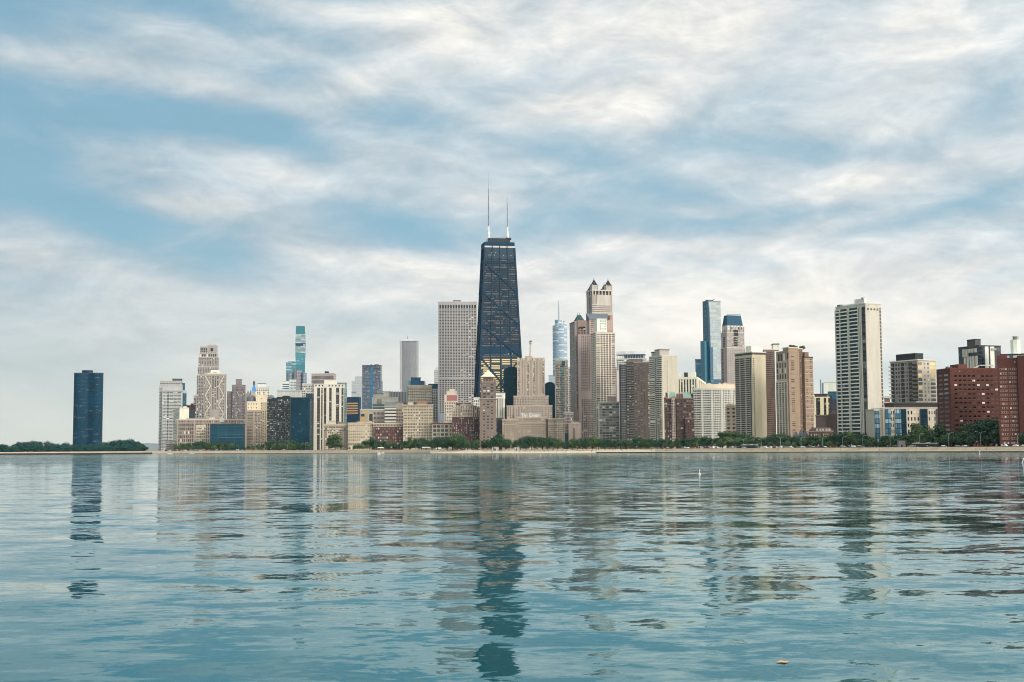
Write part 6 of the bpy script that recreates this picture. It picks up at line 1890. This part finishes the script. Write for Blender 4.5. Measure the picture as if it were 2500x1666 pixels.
LEAF = leaf_mat('leaves', (.026, .066, .042, 1), (.060, .118, .062, 1), (.092, .142, .054, 1))
LEAFY = leaf_mat('yellow_leaves', (.09, .13, .03, 1), (.20, .22, .05, 1), (.16, .17, .04, 1))
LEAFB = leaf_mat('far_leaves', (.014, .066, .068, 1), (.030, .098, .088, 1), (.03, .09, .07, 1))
LEAFL = leaf_mat('light_leaves', (.050, .098, .056, 1), (.092, .150, .074, 1), (.12, .17, .066, 1))
BARK = plain(74, 64, 56, 1, .9)
def crown_mesh(seed, mt, wide=1.0, n=1300, conical=False):
    """leaf-clump crown, unit height 1 from z=.16 to z=1, radius about .42 * wide"""
    r = random.Random(seed)
    lobes = []
    for i in range(r.randint(9, 13)):
        a = r.uniform(0, 6.28)
        h = r.uniform(.26, .88)
        rad = (.30 if h < .66 else .20) * wide * r.uniform(.3, 1.0)
        if conical: rad *= 1.15 - h
        lobes.append((rad * math.cos(a), rad * math.sin(a), h, r.uniform(.13, .24) * (wide ** .5)))
    lobes += [(0, 0, .5, .26 * wide), (0, 0, .72, .2 * wide)]
    mb = MB()
    for i in range(n):
        L = lobes[r.randrange(len(lobes))]
        d_ = Vector((r.gauss(0, 1), r.gauss(0, 1), r.gauss(0, 1))).normalized()
        rr = L[3] * (r.random() ** .35) * r.uniform(.85, 1.12)
        c = Vector((L[0] + d_.x * rr, L[1] + d_.y * rr, L[2] + d_.z * rr * .8))
        if c.z < .15: c.z = .15 + r.random() * .08
        nrm = (d_ + Vector((r.uniform(-.7, .7), r.uniform(-.7, .7), r.uniform(-.2, .9)))).normalized()
        t = nrm.cross(Vector((r.uniform(-1, 1), r.uniform(-1, 1), r.uniform(-1, 1)))).normalized()
        s = nrm.cross(t)
        q = r.uniform(.024, .056)
        e = q * r.uniform(.5, .9)
        mb.quadmesh([c - t * q, c - s * e, c + t * q * 1.1, c + s * e], [(0, 1, 2, 3)], mt)
    return mb.mesh('crown')
def trunk_mesh(seed):
    r = random.Random(seed)
    mb = MB()
    mb.tube([(0, 0, -.03, .034), (.004, 0, .10, .026), (r.uniform(-.02, .02), r.uniform(-.02, .02), .34, .018), (r.uniform(-.03, .03), 0, .62, .007)], 7, BARK)
    for i in range(5):
        a = r.uniform(0, 6.28); h = r.uniform(.2, .42)
        mb.beam((0, 0, h), (.24 * math.cos(a), .24 * math.sin(a), h + r.uniform(.15, .3)), .012, BARK)
    return mb.mesh('trunk')
CROWNS = {'green': [crown_mesh(s, LEAF, 1.45, 1600) for s in range(8)], 'wide': [crown_mesh(20 + s, LEAF, 1.7, 1900) for s in range(4)],
          'lite': [crown_mesh(70 + s, LEAFL, 1.5, 1500) for s in range(5)], 'yellow': [crown_mesh(40, LEAFY, 1.3)], 'far': [crown_mesh(50 + s, LEAFB, 2.0, 2200) for s in range(5)], 'pointed': [crown_mesh(60, LEAF, .8, 700, True)]}
TRUNKS = [trunk_mesh(s) for s in range(4)]
def tree(px, ytop, D, kind, label, group, base=None):
    g = shoreZ(px) if base is None else base
    tp = at(px, ytop, D)
    h = max(3.0, tp.z - g) * (1.16 if px > 2150 else 1.08)
    e = empty('tree', (tp.x, tp.y, g), random.uniform(0, 6.28))
    tag(e, label, 'tree', group)
    cm_ = random.choice(CROWNS[kind])
    for nm, me in (('trunk', random.choice(TRUNKS)), ('crown', cm_)):
        o = bpy.data.objects.new(nm, me)
        COL.objects.link(o)
        o.parent = e
        if nm == 'crown':
            sx = random.uniform(.9, 1.12)
            o.scale = (h * sx, h * sx * random.uniform(.9, 1.1), h)
        else:
            o.scale = (h, h, h)
    return e
TOPS = [(430, 1083), (470, 1080), (500, 1077), (540, 1079), (585, 1083), (606, 1090), (630, 1084), (650, 1082), (668, 1070), (690, 1082), (705, 1076), (725, 1078), (745, 1080), (757, 1075), (770, 1093), (795, 1094), (850, 1090),
        (880, 1083), (908, 1070), (925, 1078), (950, 1077), (975, 1084), (1000, 1074), (1025, 1067), (1040, 1076), (1060, 1066), (1080, 1070), (1100, 1064), (1118, 1060), (1135, 1070), (1150, 1080), (1165, 1074),
        (1185, 1075), (1200, 1068), (1218, 1059), (1235, 1072), (1255, 1076), (1275, 1068), (1300, 1066), (1325, 1070), (1350, 1068), (1375, 1080), (1395, 1074), (1420, 1072), (1450, 1068), (1480, 1072), (1510, 1074), (1535, 1076),
        (1555, 1069), (1580, 1070), (1610, 1071), (1640, 1074), (1670, 1071), (1700, 1067), (1730, 1067), (1745, 1074), (1765, 1056), (1780, 1053), (1800, 1058), (1815, 1060), (1835, 1063), (1855, 1068), (1880, 1066), (1900, 1060),
        (1915, 1055), (1935, 1066), (1960, 1064), (1990, 1066), (2020, 1064), (2050, 1063), (2080, 1056), (2100, 1056), (2125, 1066), (2150, 1066), (2180, 1064), (2210, 1064), (2235, 1048), (2250, 1037), (2270, 1052), (2300, 1046),
        (2330, 1034), (2355, 1038), (2385, 1040), (2410, 1032), (2430, 1024), (2445, 1040), (2470, 1034), (2495, 1030), (2530, 1030), (2570, 1030)]
def topY(px):
    for a, q in zip(TOPS, TOPS[1:]):
        if px <= q[0]:
            t = max(0, (px - a[0]) / (q[0] - a[0]))
            return a[1] * (1 - t) + q[1] * t
    return TOPS[-1][1]
GT = 'trees along the lakefront'
rt_ = random.Random(5)
px = 432
while px < 2545:
    s = 1500 / shoreD(px)
    if not (762 < px < 852):
        y = topY(px)
        D = shoreD(px) + rt_.uniform(52, 80)
        kd = 'wide' if px > 2120 else 'green'
        tree(px, y + rt_.uniform(-1, 4), D, kd, f'tall green tree in the back row before the {behind(px)}', GT)
    px += rt_.uniform(10.5, 14.5) * max(1, s ** .4)
px = 436
while px < 2540:
    s = 1500 / shoreD(px)
    if not (764 < px < 850):
        yb = at(px, 1095, shoreD(px)).z
        y = topY(px)
        base_y = 1098 if px < 1600 else 1094 - (px - 1600) * .002
        y2 = base_y - (base_y - y) * rt_.uniform(.45, .68)
        D = shoreD(px) + rt_.uniform(96 if 1050 < px < 1600 else 44, 104 if 1050 < px < 1600 else 50)
        kd = 'lite' if rt_.random() < .75 else 'green'
        kd = 'yellow' if (1430 < px < 1450 or 1505 < px < 1540 or 1480 < px < 1492) else kd
        lab = 'low yellowish tree' if kd == 'yellow' else 'low bushy tree'
        tree(px, y2, D, kd, f'{lab} in the front row before the {behind(px)}', GT)
    px += rt_.uniform(15, 20.5) * max(1, s ** .4)
tree(818, 1063, shoreD(818) + 45, 'wide', 'single big round tree before the ornate tan block', GT)
tree(806, 1070, shoreD(806) + 50, 'green', 'smaller tree touching the left of the single big round tree', GT)
tree(1000, 1068, shoreD(1000) + 60, 'pointed', 'pointed dark tree before the tall beige block', GT)
tree(908, 1068, shoreD(908) + 60, 'pointed', 'pointed dark tree before the dark red brick block', GT)
# far park by the lobed tower
PT = [(-10, 1085), (10, 1085), (24, 1092), (36, 1084), (50, 1080), (65, 1079), (82, 1078), (100, 1078), (118, 1079), (132, 1083), (145, 1086), (160, 1082), (172, 1085), (186, 1086), (204, 1083), (222, 1085), (240, 1086), (256, 1080), (270, 1077),
      (286, 1077), (302, 1074), (318, 1074), (332, 1078), (344, 1084)]
GP = 'trees of the far park'
for i, (px, y) in enumerate(PT):
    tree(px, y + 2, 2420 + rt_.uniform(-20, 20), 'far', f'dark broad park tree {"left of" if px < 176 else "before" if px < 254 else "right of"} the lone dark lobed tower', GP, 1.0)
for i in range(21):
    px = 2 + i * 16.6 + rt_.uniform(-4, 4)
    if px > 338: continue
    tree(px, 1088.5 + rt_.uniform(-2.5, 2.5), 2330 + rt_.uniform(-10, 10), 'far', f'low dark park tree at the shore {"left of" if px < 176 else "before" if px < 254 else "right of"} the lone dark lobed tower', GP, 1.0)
# rooftop trees on the brown tower and the tall beige block
def roof_tree(px, y0, y1, D, lab):
    p0 = at(px, y0, D); p1 = at(px, y1, D)
    e = empty('tree', p0, random.uniform(0, 6))
    tag(e, lab, 'tree', 'rooftop trees')
    h = p1.z - p0.z
    for nm, me in (('trunk', TRUNKS[0]), ('crown', random.choice(CROWNS['wide']))):
        o = bpy.data.objects.new(nm, me); COL.objects.link(o); o.parent = e
        o.scale = (h * 1.2, h * 1.2, h)
    return e
for px, y0, y1 in ((1930, 850, 841.5), (1937, 851, 842), (1942, 852, 844), (1954, 855, 846), (1961, 855, 843)):
    roof_tree(px, y0, y1, 1366, 'small dark tree growing on the roof of the brown rooftop-tree tower')
for px, y0, y1 in ((990, 990, 982), (1012, 990, 983), (1048, 990, 983)):
    roof_tree(px, y0, y1, 2003, 'small dark tree on the roof of the tall beige block')

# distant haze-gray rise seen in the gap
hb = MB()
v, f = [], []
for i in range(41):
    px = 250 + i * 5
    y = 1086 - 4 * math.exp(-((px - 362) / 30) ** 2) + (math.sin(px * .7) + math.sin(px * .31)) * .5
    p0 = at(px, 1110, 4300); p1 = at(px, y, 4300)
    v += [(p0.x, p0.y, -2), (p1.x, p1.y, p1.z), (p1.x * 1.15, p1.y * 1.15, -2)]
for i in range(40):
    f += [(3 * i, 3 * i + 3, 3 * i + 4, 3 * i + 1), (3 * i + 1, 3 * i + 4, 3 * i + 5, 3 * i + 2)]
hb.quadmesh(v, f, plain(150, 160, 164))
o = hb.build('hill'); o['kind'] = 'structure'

print('trees', sum(1 for o in COL.objects if o.name.startswith('tree')))
# ---------------------------------------------------------------- people
def skin_person(name, joints, edges, radii, shirt, legs, skin):
    me = bpy.data.meshes.new(name)
    me.from_pydata(joints, edges, [])
    o = bpy.data.objects.new(name, me)
    COL.objects.link(o)
    md = o.modifiers.new('skin', 'SKIN')
    for i, r in enumerate(radii):
        me.skin_vertices[0].data[i].radius = (r, r)
    me.skin_vertices[0].data[0].use_root = True
    sb = o.modifiers.new('sub', 'SUBSURF'); sb.levels = 1; sb.render_levels = 1
    dg = bpy.context.evaluated_depsgraph_get()
    m2 = bpy.data.meshes.new_from_object(o.evaluated_get(dg))
    m2.name = name
    bpy.data.objects.remove(o)
    m2.materials.clear()
    for q in (shirt, legs, skin):
        m2.materials.append(q)
    for pl in m2.polygons:
        c = pl.center
        pl.material_index = 2 if c.z > 1.40 or (abs(c.x) > .25 and c.z < 1.12) or c.z < .12 else (0 if c.z > .88 else 1)
        pl.use_smooth = True
    return m2
def person_mesh(seed, shirt, legs, skin, stride):
    r = random.Random(seed)
    a = r.uniform(.05, .18)
    J = [(0, 0, .95), (0, 0, 1.15), (0, 0, 1.38), (0, 0, 1.50), (0, -.01, 1.66), (0, 0, 1.72),
         (-.19, 0, 1.38), (-.24, a * .6, 1.12), (-.27, -a * .4, .90), (.19, 0, 1.38), (.24, -a, 1.12), (.27, -a * 1.8, .92),
         (-.10, 0, .90), (-.11, -stride * .5, .50), (-.11, -stride * .8, .07), (-.11, -stride * .8 - .12, .04),
         (.10, 0, .90), (.11, stride * .35, .50), (.11, stride, .07), (.11, stride - .12, .04)]
    E = [(0, 1), (1, 2), (2, 3), (3, 4), (4, 5), (2, 6), (6, 7), (7, 8), (2, 9), (9, 10), (10, 11), (0, 12), (12, 13), (13, 14), (14, 15), (0, 16), (16, 17), (17, 18), (18, 19)]
    Rr = [.14, .13, .14, .06, .10, .07, .06, .045, .035, .06, .045, .035, .09, .065, .045, .035, .09, .065, .045, .035]
    return skin_person('person', J, E, Rr, shirt, legs, skin)
SK = [plain(190, 142, 112, 1, .6), plain(120, 84, 64, 1, .6)]
CLO = {'white': (232, 230, 224), 'dark': (40, 42, 50), 'red': (170, 44, 46), 'blue': (50, 80, 140), 'pale': (200, 190, 176), 'teal': (40, 120, 130)}
PEOPLE = {}
for i, (nm, c) in enumerate(CLO.items()):
    PEOPLE[nm] = [person_mesh(i * 3 + k, plain(*c, 1, .8), plain(*((48, 50, 60) if k else (150, 134, 112)), 1, .8), SK[k], (.12, .30)[k]) for k in range(2)]
def person(px, off, label, group, z=None, kind=None):
    kind = kind or random.choice(list(CLO))
    x, y, _ = shorept(px, off, 0)
    o = bpy.data.objects.new('person', random.choice(PEOPLE[kind]))
    COL.objects.link(o)
    o.location = (x, y, z)
    o.rotation_euler = (0, 0, random.uniform(0, 6.28))
    o.scale = (1, 1, random.uniform(.92, 1.06))
    tag(o, label.replace('#', kind), 'person', group)
    return o
def beach_z(off):
    pts = [(0, -.3), (12, .25), (45, 1.5), (75, 2.6), (94, 3.4)]
    for a, q in zip(pts, pts[1:]):
        if off <= q[0]:
            return a[1] + (q[1] - a[1]) * (off - a[0]) / (q[0] - a[0])
    return 3.4
rp = random.Random(11)
for i in range(170):
    px = min(1590, max(1060, rp.gauss(1340, 150)))
    off = rp.choice([rp.uniform(14, 44), rp.uniform(48, 88), rp.uniform(55, 90)])
    person(px, off, f'beachgoer in # on the sand before the {behind(px)}', 'people on the beach', beach_z(off))
for i in range(96):
    px = rp.uniform(1605, 2490)
    lowr = rp.random() < .35
    off = rp.uniform(1.5, 4.5) if lowr else rp.uniform(17, 22)
    person(px, off, f'person in # on the {"lower walkway" if lowr else "upper path"} before the {behind(px)}', 'people on the promenade', 1.0 if lowr else shoreZ(px) + .03)
for i in range(24):
    px = rp.uniform(640, 1040)
    person(px, rp.uniform(17, 22), f'person in # on the east path before the {behind(px)}', 'people on the promenade', shoreZ(px) + .03)

# ---------------------------------------------------------------- vehicles
TYRE = plain(30, 30, 32, 1, .8); CGL = glass(26, 32, 40)
def car_proto(paint, label, van=False):
    e = empty('parked_car', (0, 0, 0))
    tag(e, label, 'car', 'cars on the lakeshore road')
    hgt = 1.9 if van else 1.42
    k = [(-2.2, .45), (-2.25, .75), (-1.9, .92 if not van else 1.0), (-1.3, hgt - .06), (-.6, hgt), (.5, hgt - .02), (1.15, .98), (2.05, .82), (2.2, .6), (2.15, .4)]
    if van: k = [(-2.4, .45), (-2.42, 1.0), (-2.35, hgt), (1.0, hgt), (1.6, 1.15), (2.3, .95), (2.35, .45)]
    q = len(k)
    v = [(x, -.88 if z < 1.0 else -.74, z) for x, z in k] + [(x, .88 if z < 1.0 else .74, z) for x, z in k]
    MB().quadmesh(v, [tuple(range(q - 1, -1, -1)), tuple(range(q, 2 * q))] + [(i, (i + 1) % q, (i + 1) % q + q, i + q) for i in range(q)], paint).build('body', e)
    for s in (-1, 1):
        y = s * (.80 if van else .79)
        z0, z1 = .98, hgt - .12
        MB().quadmesh([(-1.35, y, z0), (.85, y, z0), (.35, y, z1), (-1.0, y, z1), (-1.35, y - s * .1, z0), (.85, y - s * .1, z0), (.35, y - s * .1, z1), (-1.0, y - s * .1, z1)],
                      [(0, 1, 2, 3), (7, 6, 5, 4), (0, 4, 5, 1), (1, 5, 6, 2), (2, 6, 7, 3), (3, 7, 4, 0)], CGL).build('window', e)
        for x in (-1.35, 1.35):
            w_ = MB()
            pts = circ(0, 0, .33, .33, 12)
            w_.quadmesh([(x + a, s * .92, .33 + c) for a, c in pts] + [(x + a, s * .68, .33 + c) for a, c in pts], [tuple(range(12)), tuple(range(23, 11, -1))] + [(i, i + 12, (i + 1) % 12 + 12, (i + 1) % 12) for i in range(12)], TYRE)
            w_.build('wheel', e)
    return e
PAINT = {'white': plain(232, 232, 228, 1.1, .3), 'silver': plain(168, 172, 176, 1, .3, .3), 'black': plain(34, 36, 40, 1, .3), 'dark red': plain(120, 34, 36, 1, .35), 'blue': plain(46, 76, 120, 1, .3)}
protos = {}
def car(px, col, van=False, off=None):
    off = rp.choice([27, 34.5]) if off is None else off
    x, y, _ = shorept(px, off, 0)
    x2, y2, _ = shorept(px + 12, off, 0)
    lab = f'{col} {"van" if van else "car"} on the lakeshore road before the {behind(px)}'
    key = (col, van)
    if key in protos:
        e = copy_tree(protos[key])
    else:
        e = protos[key] = car_proto(PAINT[col], lab, van)
    e.location = (x, y, shoreZ(px) + .07)
    e.rotation_euler = (0, 0, math.atan2(y2 - y, x2 - x) + (math.pi if rp.random() < .5 else 0))
    e['label'] = lab
for px, col in ((1930, 'white'), (1982, 'silver'), (2084, 'white'), (2167, 'black'), (2182, 'black'), (2228, 'silver'), (2304, 'white'), (2339, 'silver'), (2355, 'white'), (2480, 'white'), (2500, 'white'), (2392, 'dark red'), (2060, 'silver'),
                (1960, 'white'), (1905, 'white'), (1880, 'white'), (1855, 'silver'), (2012, 'white'), (2120, 'black'), (2010, 'black'), (2290, 'black')):
    car(px, col, off=24.5 + 3)
car(2453, 'white', True, 27); car(1740, 'white', True, 27); car(1670, 'silver', True, 27); car(2465, 'black', False, 34)
for i in range(34):
    px = rp.uniform(385, 760)
    car(px, rp.choice(['white', 'white', 'silver', 'dark red', 'dark red', 'black', 'blue']), rp.random() < .2)
for i in range(18):
    px = rp.uniform(1610, 1900)
    car(px, rp.choice(['white', 'silver', 'black', 'dark red', 'white']), rp.random() < .15)
def bus(px, label):
    e = empty('bus', (0, 0, 0)); tag(e, label, 'bus', 'buses on the lakeshore road')
    x, y, _ = shorept(px, 34, 0); x2, y2, _ = shorept(px + 12, 34, 0)
    MB().box(-6, -1.25, .35, 6, 1.25, 1.3, plain(40, 44, 50)).box(-6, -1.25, 1.3, 6, 1.25, 2.7, plain(70, 76, 82, 1, .3)).box(-6.02, -1.27, 2.7, 6.02, 1.27, 3.2, WHITE).box(-4, -.8, 3.2, -1, .8, 3.5, WHITE).build('body', e)
    for s in (-1, 1):
        for i in range(6):
            MB().box(-5.4 + i * 1.8, s * 1.26 - .02, 1.5, -3.9 + i * 1.8, s * 1.26 + .02, 2.5, CGL).build('window', e)
        for wx in (-3.8, 3.6):
            pts = circ(0, 0, .5, .5, 12)
            MB().quadmesh([(wx + a, s * 1.3, .5 + c) for a, c in pts] + [(wx + a, s * 1.0, .5 + c) for a, c in pts], [tuple(range(12)), tuple(range(23, 11, -1))] + [(i, i + 12, (i + 1) % 12 + 12, (i + 1) % 12) for i in range(12)], TYRE).build('wheel', e)
    e.location = (x, y, shoreZ(px) + .07)
    e.rotation_euler = (0, 0, math.atan2(y2 - y, x2 - x))
for px, t in ((1822, 'white-roofed bus, front one of two, before the dark balcony slab'), (1838, 'white-roofed bus, second of two, before the dark balcony slab'), (2245, 'white-roofed bus under the lamp before the corner tower with black penthouse'), (2273, 'white-roofed bus before the beige block with blue glass bays')):
    bus(px, t)

# ---------------------------------------------------------------- street lamps and masts
POLE = plain(176, 180, 178, 1, .5)
def lamp_proto(double):
    e = empty('street_lamp', (0, 0, 0))
    MB().tube([(0, 0, -.2, .22), (0, 0, 1.2, .16), (0, 0, 9.2, .12)], 8, POLE).build('pole', e)
    for s in ((1, -1) if double else (1,)):
        a = MB()
        pr_ = [(0, 0, 9.1), (s * .5, 0, 10.0), (s * 1.4, 0, 10.5), (s * 3.0, 0, 10.7)]
        for p0, p1 in zip(pr_, pr_[1:]): a.beam(p0, p1, .16, POLE)
        am = a.build('arm', e)
        MB().tube([(s * 3.3, 0, 10.45, .1), (s * 3.3, 0, 10.55, .34), (s * 3.3, 0, 10.8, .25)], 8, plain(210, 212, 208)).build('lamp_head', am)
    return e
lp = {}
for px, dbl, top_ in ((2246, 0, 1058), (2317, 0, 1056), (2395, 1, 1054), (2174, 1, 1063), (2107, 0, 1063), (2058, 0, 1066), (2009, 0, 1066), (1956, 0, 1068), (1906, 1, 1067), (1859, 0, 1073), (1815, 0, 1071), (1773, 0, 1072), (1702, 0, 1074),
                      (1404, 0, 1087), (1424, 0, 1087), (978, 0, 1090), (938, 0, 1089), (887, 0, 1088), (702, 0, 1084), (745, 0, 1081), (461, 1, 1095), (2485, 0, 1060)):
    x, y, _ = shorept(px, 40 if not 1050 < px < 1600 else 93, 0)
    lab = f'{"two-armed" if dbl else "single-armed"} gray street lamp before the {behind(px)}'
    if dbl in lp: e = copy_tree(lp[dbl])
    else: e = lp[dbl] = lamp_proto(dbl)
    g = shoreZ(px)
    hh = at(px, top_, shoreD(px) + 40).z - g
    k = max(.6, hh / 10.8)
    e.location = (x, y, g + .05); e.scale = (k, k, k); e.rotation_euler = (0, 0, rp.choice([0, .2, 3.1]) if not px > 2200 else -.25)
    tag(e, lab, 'street lamp', 'street lamps along the shore road')

# ---------------------------------------------------------------- beach things
def shed(px0, px1, y0, off, h, col, label):
    p0, p1 = shorept(px0, off, 0), shorept(px1, off, 0)
    w_ = p1[0] - p0[0]
    z = beach_z(off)
    e = empty('beach_kiosk', (p0[0], p0[1], z)); tag(e, label, 'kiosk')
    MB().box(0, 0, -.5, w_, 4, h, col).build('wall', e)
    MB().box(-.3, -.6, h, w_ + .3, 4.3, h + .3, W_TRIM).build('roof', e)
    MB().box(w_ * .3, -.05, 0, w_ * .5, .1, h * .7, G_MID).build('door', e)
    return e
shed(1202, 1218, 0, 60, 4.2, wall(226, 220, 196, 1.1), 'cream beach kiosk on the sand before the brown pyramid-roof tower')
shed(1256, 1268, 0, 64, 3.6, wall(230, 226, 208, 1.1), 'small white beach kiosk on the sand below the lettered beach hotel')
def umbrella(px, off, col, label, cat='umbrella', name='beach_umbrella'):
    x, y, _ = shorept(px, off, 0)
    z = beach_z(off) if 1050 < px < 1600 else shoreZ(px)
    e = empty(name, (x, y, z)); tag(e, label, cat, 'canopies along the shore')
    MB().tube([(0, 0, -.1, .05), (0, 0, 2.4, .05)], 6, POLE).build('pole', e)
    MB().cone(circ(0, 0, 1.7, 1.7, 10), 2.1, 2.9, col).build('canopy', e)
for px in (1035, 1043, 1048, 1066, 1072, 1080, 1096, 1100, 1104, 1120, 1130, 1155, 1170, 1184, 1295, 1318, 1372):
    umbrella(px, rp.uniform(52, 80), WHITE, f'small white umbrella at the beach before the {behind(px)}')
for px, c, nm in ((405, (226, 120, 70), 'orange'), (414, (40, 104, 170), 'blue'), (418, (60, 140, 200), 'blue'), (431, (232, 120, 84), 'orange'), (509, (170, 40, 60), 'red'), (516, (150, 36, 56), 'red'), (530, (200, 44, 64), 'red'), (606, (170, 40, 56), 'red'), (612, (180, 50, 64), 'red')):
    umbrella(px, rp.uniform(19, 23), plain(*c), f'{nm} peaked tent by the shore road before the {behind(px)}', 'tent', 'tent')
def tent(px0, px1, off, label):
    p0, p1 = shorept(px0, off, 0), shorept(px1, off, 0)
    z = beach_z(off) if 1050 < px0 < 1600 else shoreZ(px0)
    e = empty('marquee', (p0[0], p0[1], z)); tag(e, label, 'marquee')
    w_ = p1[0] - p0[0]
    MB().prism(rect(0, 0, w_, 5), 2.4, 3.6, WHITE, top=rect(.8, 2.3, w_ - .8, 2.7)).build('canopy', e)
    for x in (0.2, w_ / 2, w_ - .2):
        MB().box(x - .08, .1, -.2, x + .08, .26, 2.4, POLE).build('pole', e)
for a, q, t in ((1030, 1048, 'the tall beige block'), (1064, 1076, 'the low cream red-edged block'), (921, 935, 'the dark red brick block'), (1094, 1106, 'the cream pink-panel tower'), (1400, 1412, 'the brown stone annex')):
    tent(a, q, 24 if a < 1050 else 84, f'white flat marquee by the shore before {t}')
# red sculpture by the road
x, y, _ = shorept(2386, 30, 0)
e = empty('sculpture', (x, y, shoreZ(2386))); tag(e, 'red sculpture of upright bent plates beside the two-armed lamp', 'sculpture')
rs = plain(120, 26, 38, 1, .6); e.scale = (.62, .62, .72)
for i, (dx_, h_, ln_) in enumerate(((-3, 3.0, .4), (-1.6, 4.6, -.5), (0, 5.6, .3), (1.4, 4.2, .6), (2.8, 3.2, -.4))):
    MB().beam((dx_, 0, -.2), (dx_ + ln_, .2, h_ * .6), .9, rs, .3).beam((dx_ + ln_, .2, h_ * .58), (dx_ - ln_, 0, h_), .8, rs, .3).build('plate', e)
MB().box(-.5, -.3, 5.2, .4, .1, 6.0, WHITE).build('white_plate', e)
# small gray pump house among the shore trees
x, y, _ = shorept(2203, 43, 0)
e = empty('pump_house', (x - 2.5, y, shoreZ(2203))); tag(e, 'small gray pump house among the trees before the beige block with blue glass bays', 'hut')
MB().box(0, 0, -.3, 5, 4, 5.2, wall(150, 140, 132)).build('wall', e); MB().box(-.3, -.3, 5.2, 5.3, 4.3, 5.5, MECH).build('roof', e); MB().box(1.6, -.06, 0, 2.8, .1, 2.2, MECHDK).build('door', e)

# ---------------------------------------------------------------- boats, buoys, leaf
def waterpt(px, py):
    d_ = at(px, py, 1.0) - Vector((0, 0, CAMZ))
    k = CAMZ / -d_.z
    return Vector((d_.x * k, k, 0))
def boat(px, py, L, label, rz, D=None):
    p = waterpt(px, py) if D is None else at(px, py, D)
    e = empty('motor_boat', (p.x, p.y, 0), rz); tag(e, label, 'boat', 'small white boats by the shore')
    hull = [(-L / 2, -.9), (L * .2, -1.0), (L * .42, -.5), (L / 2, 0), (L * .42, .5), (L * .2, 1.0), (-L / 2, .9)]
    MB().prism([(x * .9, y_ * .7) for x, y_ in hull], -.3, .95, WHITE, top=hull).build('hull', e)
    MB().prism(rect(-L * .15, -.7, L * .18, .7), .95, 1.9, WHITE, top=rect(-L * .12, -.6, L * .08, .6)).build('cabin', e)
    MB().box(L * .02, -.62, 1.2, L * .14, .62, 1.6, CGL).build('windscreen', e)
    MB().box(-L * .5 - .3, -.25, .1, -L * .5, .25, 1.1, MECHDK).build('outboard_motor', e)
boat(925.5, 1110.5, 4.4, 'small white boat, left of two close together off the red brick block', .4, 1150)
boat(934, 1111, 4.6, 'small white boat with dark stern, right of two off the red brick block', 2.6, 1150)
boat(414, 1107.5, 8, 'white boat lying near shore below the east end gray tower', .1, 1900)
boat(468, 1105, 9, 'white boat near shore below the long brown building', 3.0, 1990)
boat(68, 1106, 9, 'white boat before the far park at the breakwater, the larger one', 0.1, 2090)
boat(152, 1107, 9, 'white boat before the lone dark lobed tower at the breakwater', .1, 2080)
def buoy(px, py, h, label, tilt=0.0, band=False):
    p = waterpt(px, py)
    e = empty('marker_buoy', (p.x, p.y, 0)); tag(e, label, 'buoy', 'white marker buoys')
    e.rotation_euler = (0, tilt, 0)
    r = h * .12
    MB().tube([(0, 0, -h * .3, r), (0, 0, h * .1, r), (0, 0, h * .8, r * .75), (0, 0, h * .97, r * .7), (0, 0, h, r * .3)], 10, plain(238, 236, 230, 1.1, .5)).build('float', e, True)
    MB().tube([(0, 0, h * .55, r * .9), (0, 0, h * .68, r * .85)], 10, plain(214, 110, 60)).build('band', e)
    if band:
        MB().tube([(0, 0, -h * .05, r * 2.6), (0, 0, h * .08, r * 2.6), (0, 0, h * .14, r * 1.6)], 12, plain(238, 200, 190, 1.1)).build('collar', e)
buoy(1708, 1158, .62, 'white marker buoy with an orange band in mid water before the curved slab', 0, True)
buoy(2496, 1131, 1.1, 'leaning white marker buoy at the right edge of the water', .25)
buoy(2392, 1111, 1.6, 'white marker buoy in the water before the broad red brick slab')
for px, py, t in ((1534, 1110.5, 'the jetty'), (1734, 1109.5, 'the white curved slab'), (1037, 1112, 'the tall beige block'), (1129, 1113, 'the dark brick building'), (1320, 1112.5, 'the beach hotel'), (1257, 1110.5, 'the beacon tower'), (798, 1112.5, 'the ornate tan block')):
    buoy(px, py, .9, f'tiny white marker buoy offshore before {t}')
p = waterpt(1911, 1618)
lf = MB()
for s in (-1, 1):
    lf.quadmesh([(-.11, 0, .012), (0, s * .10, .02), (.11, 0, .014), (-.11, 0, .006), (0, s * .10, .012), (.11, 0, .008)], [(0, 1, 2), (5, 4, 3), (0, 3, 4, 1), (1, 4, 5, 2), (2, 5, 3, 0)], plain(226, 160, 110, 1, .6))
o = lf.build('leaf'); o.location = (p.x, p.y, 0); o.rotation_euler = (0, 0, .15)
tag(o, 'single pale orange leaf floating on the near water', 'leaf')
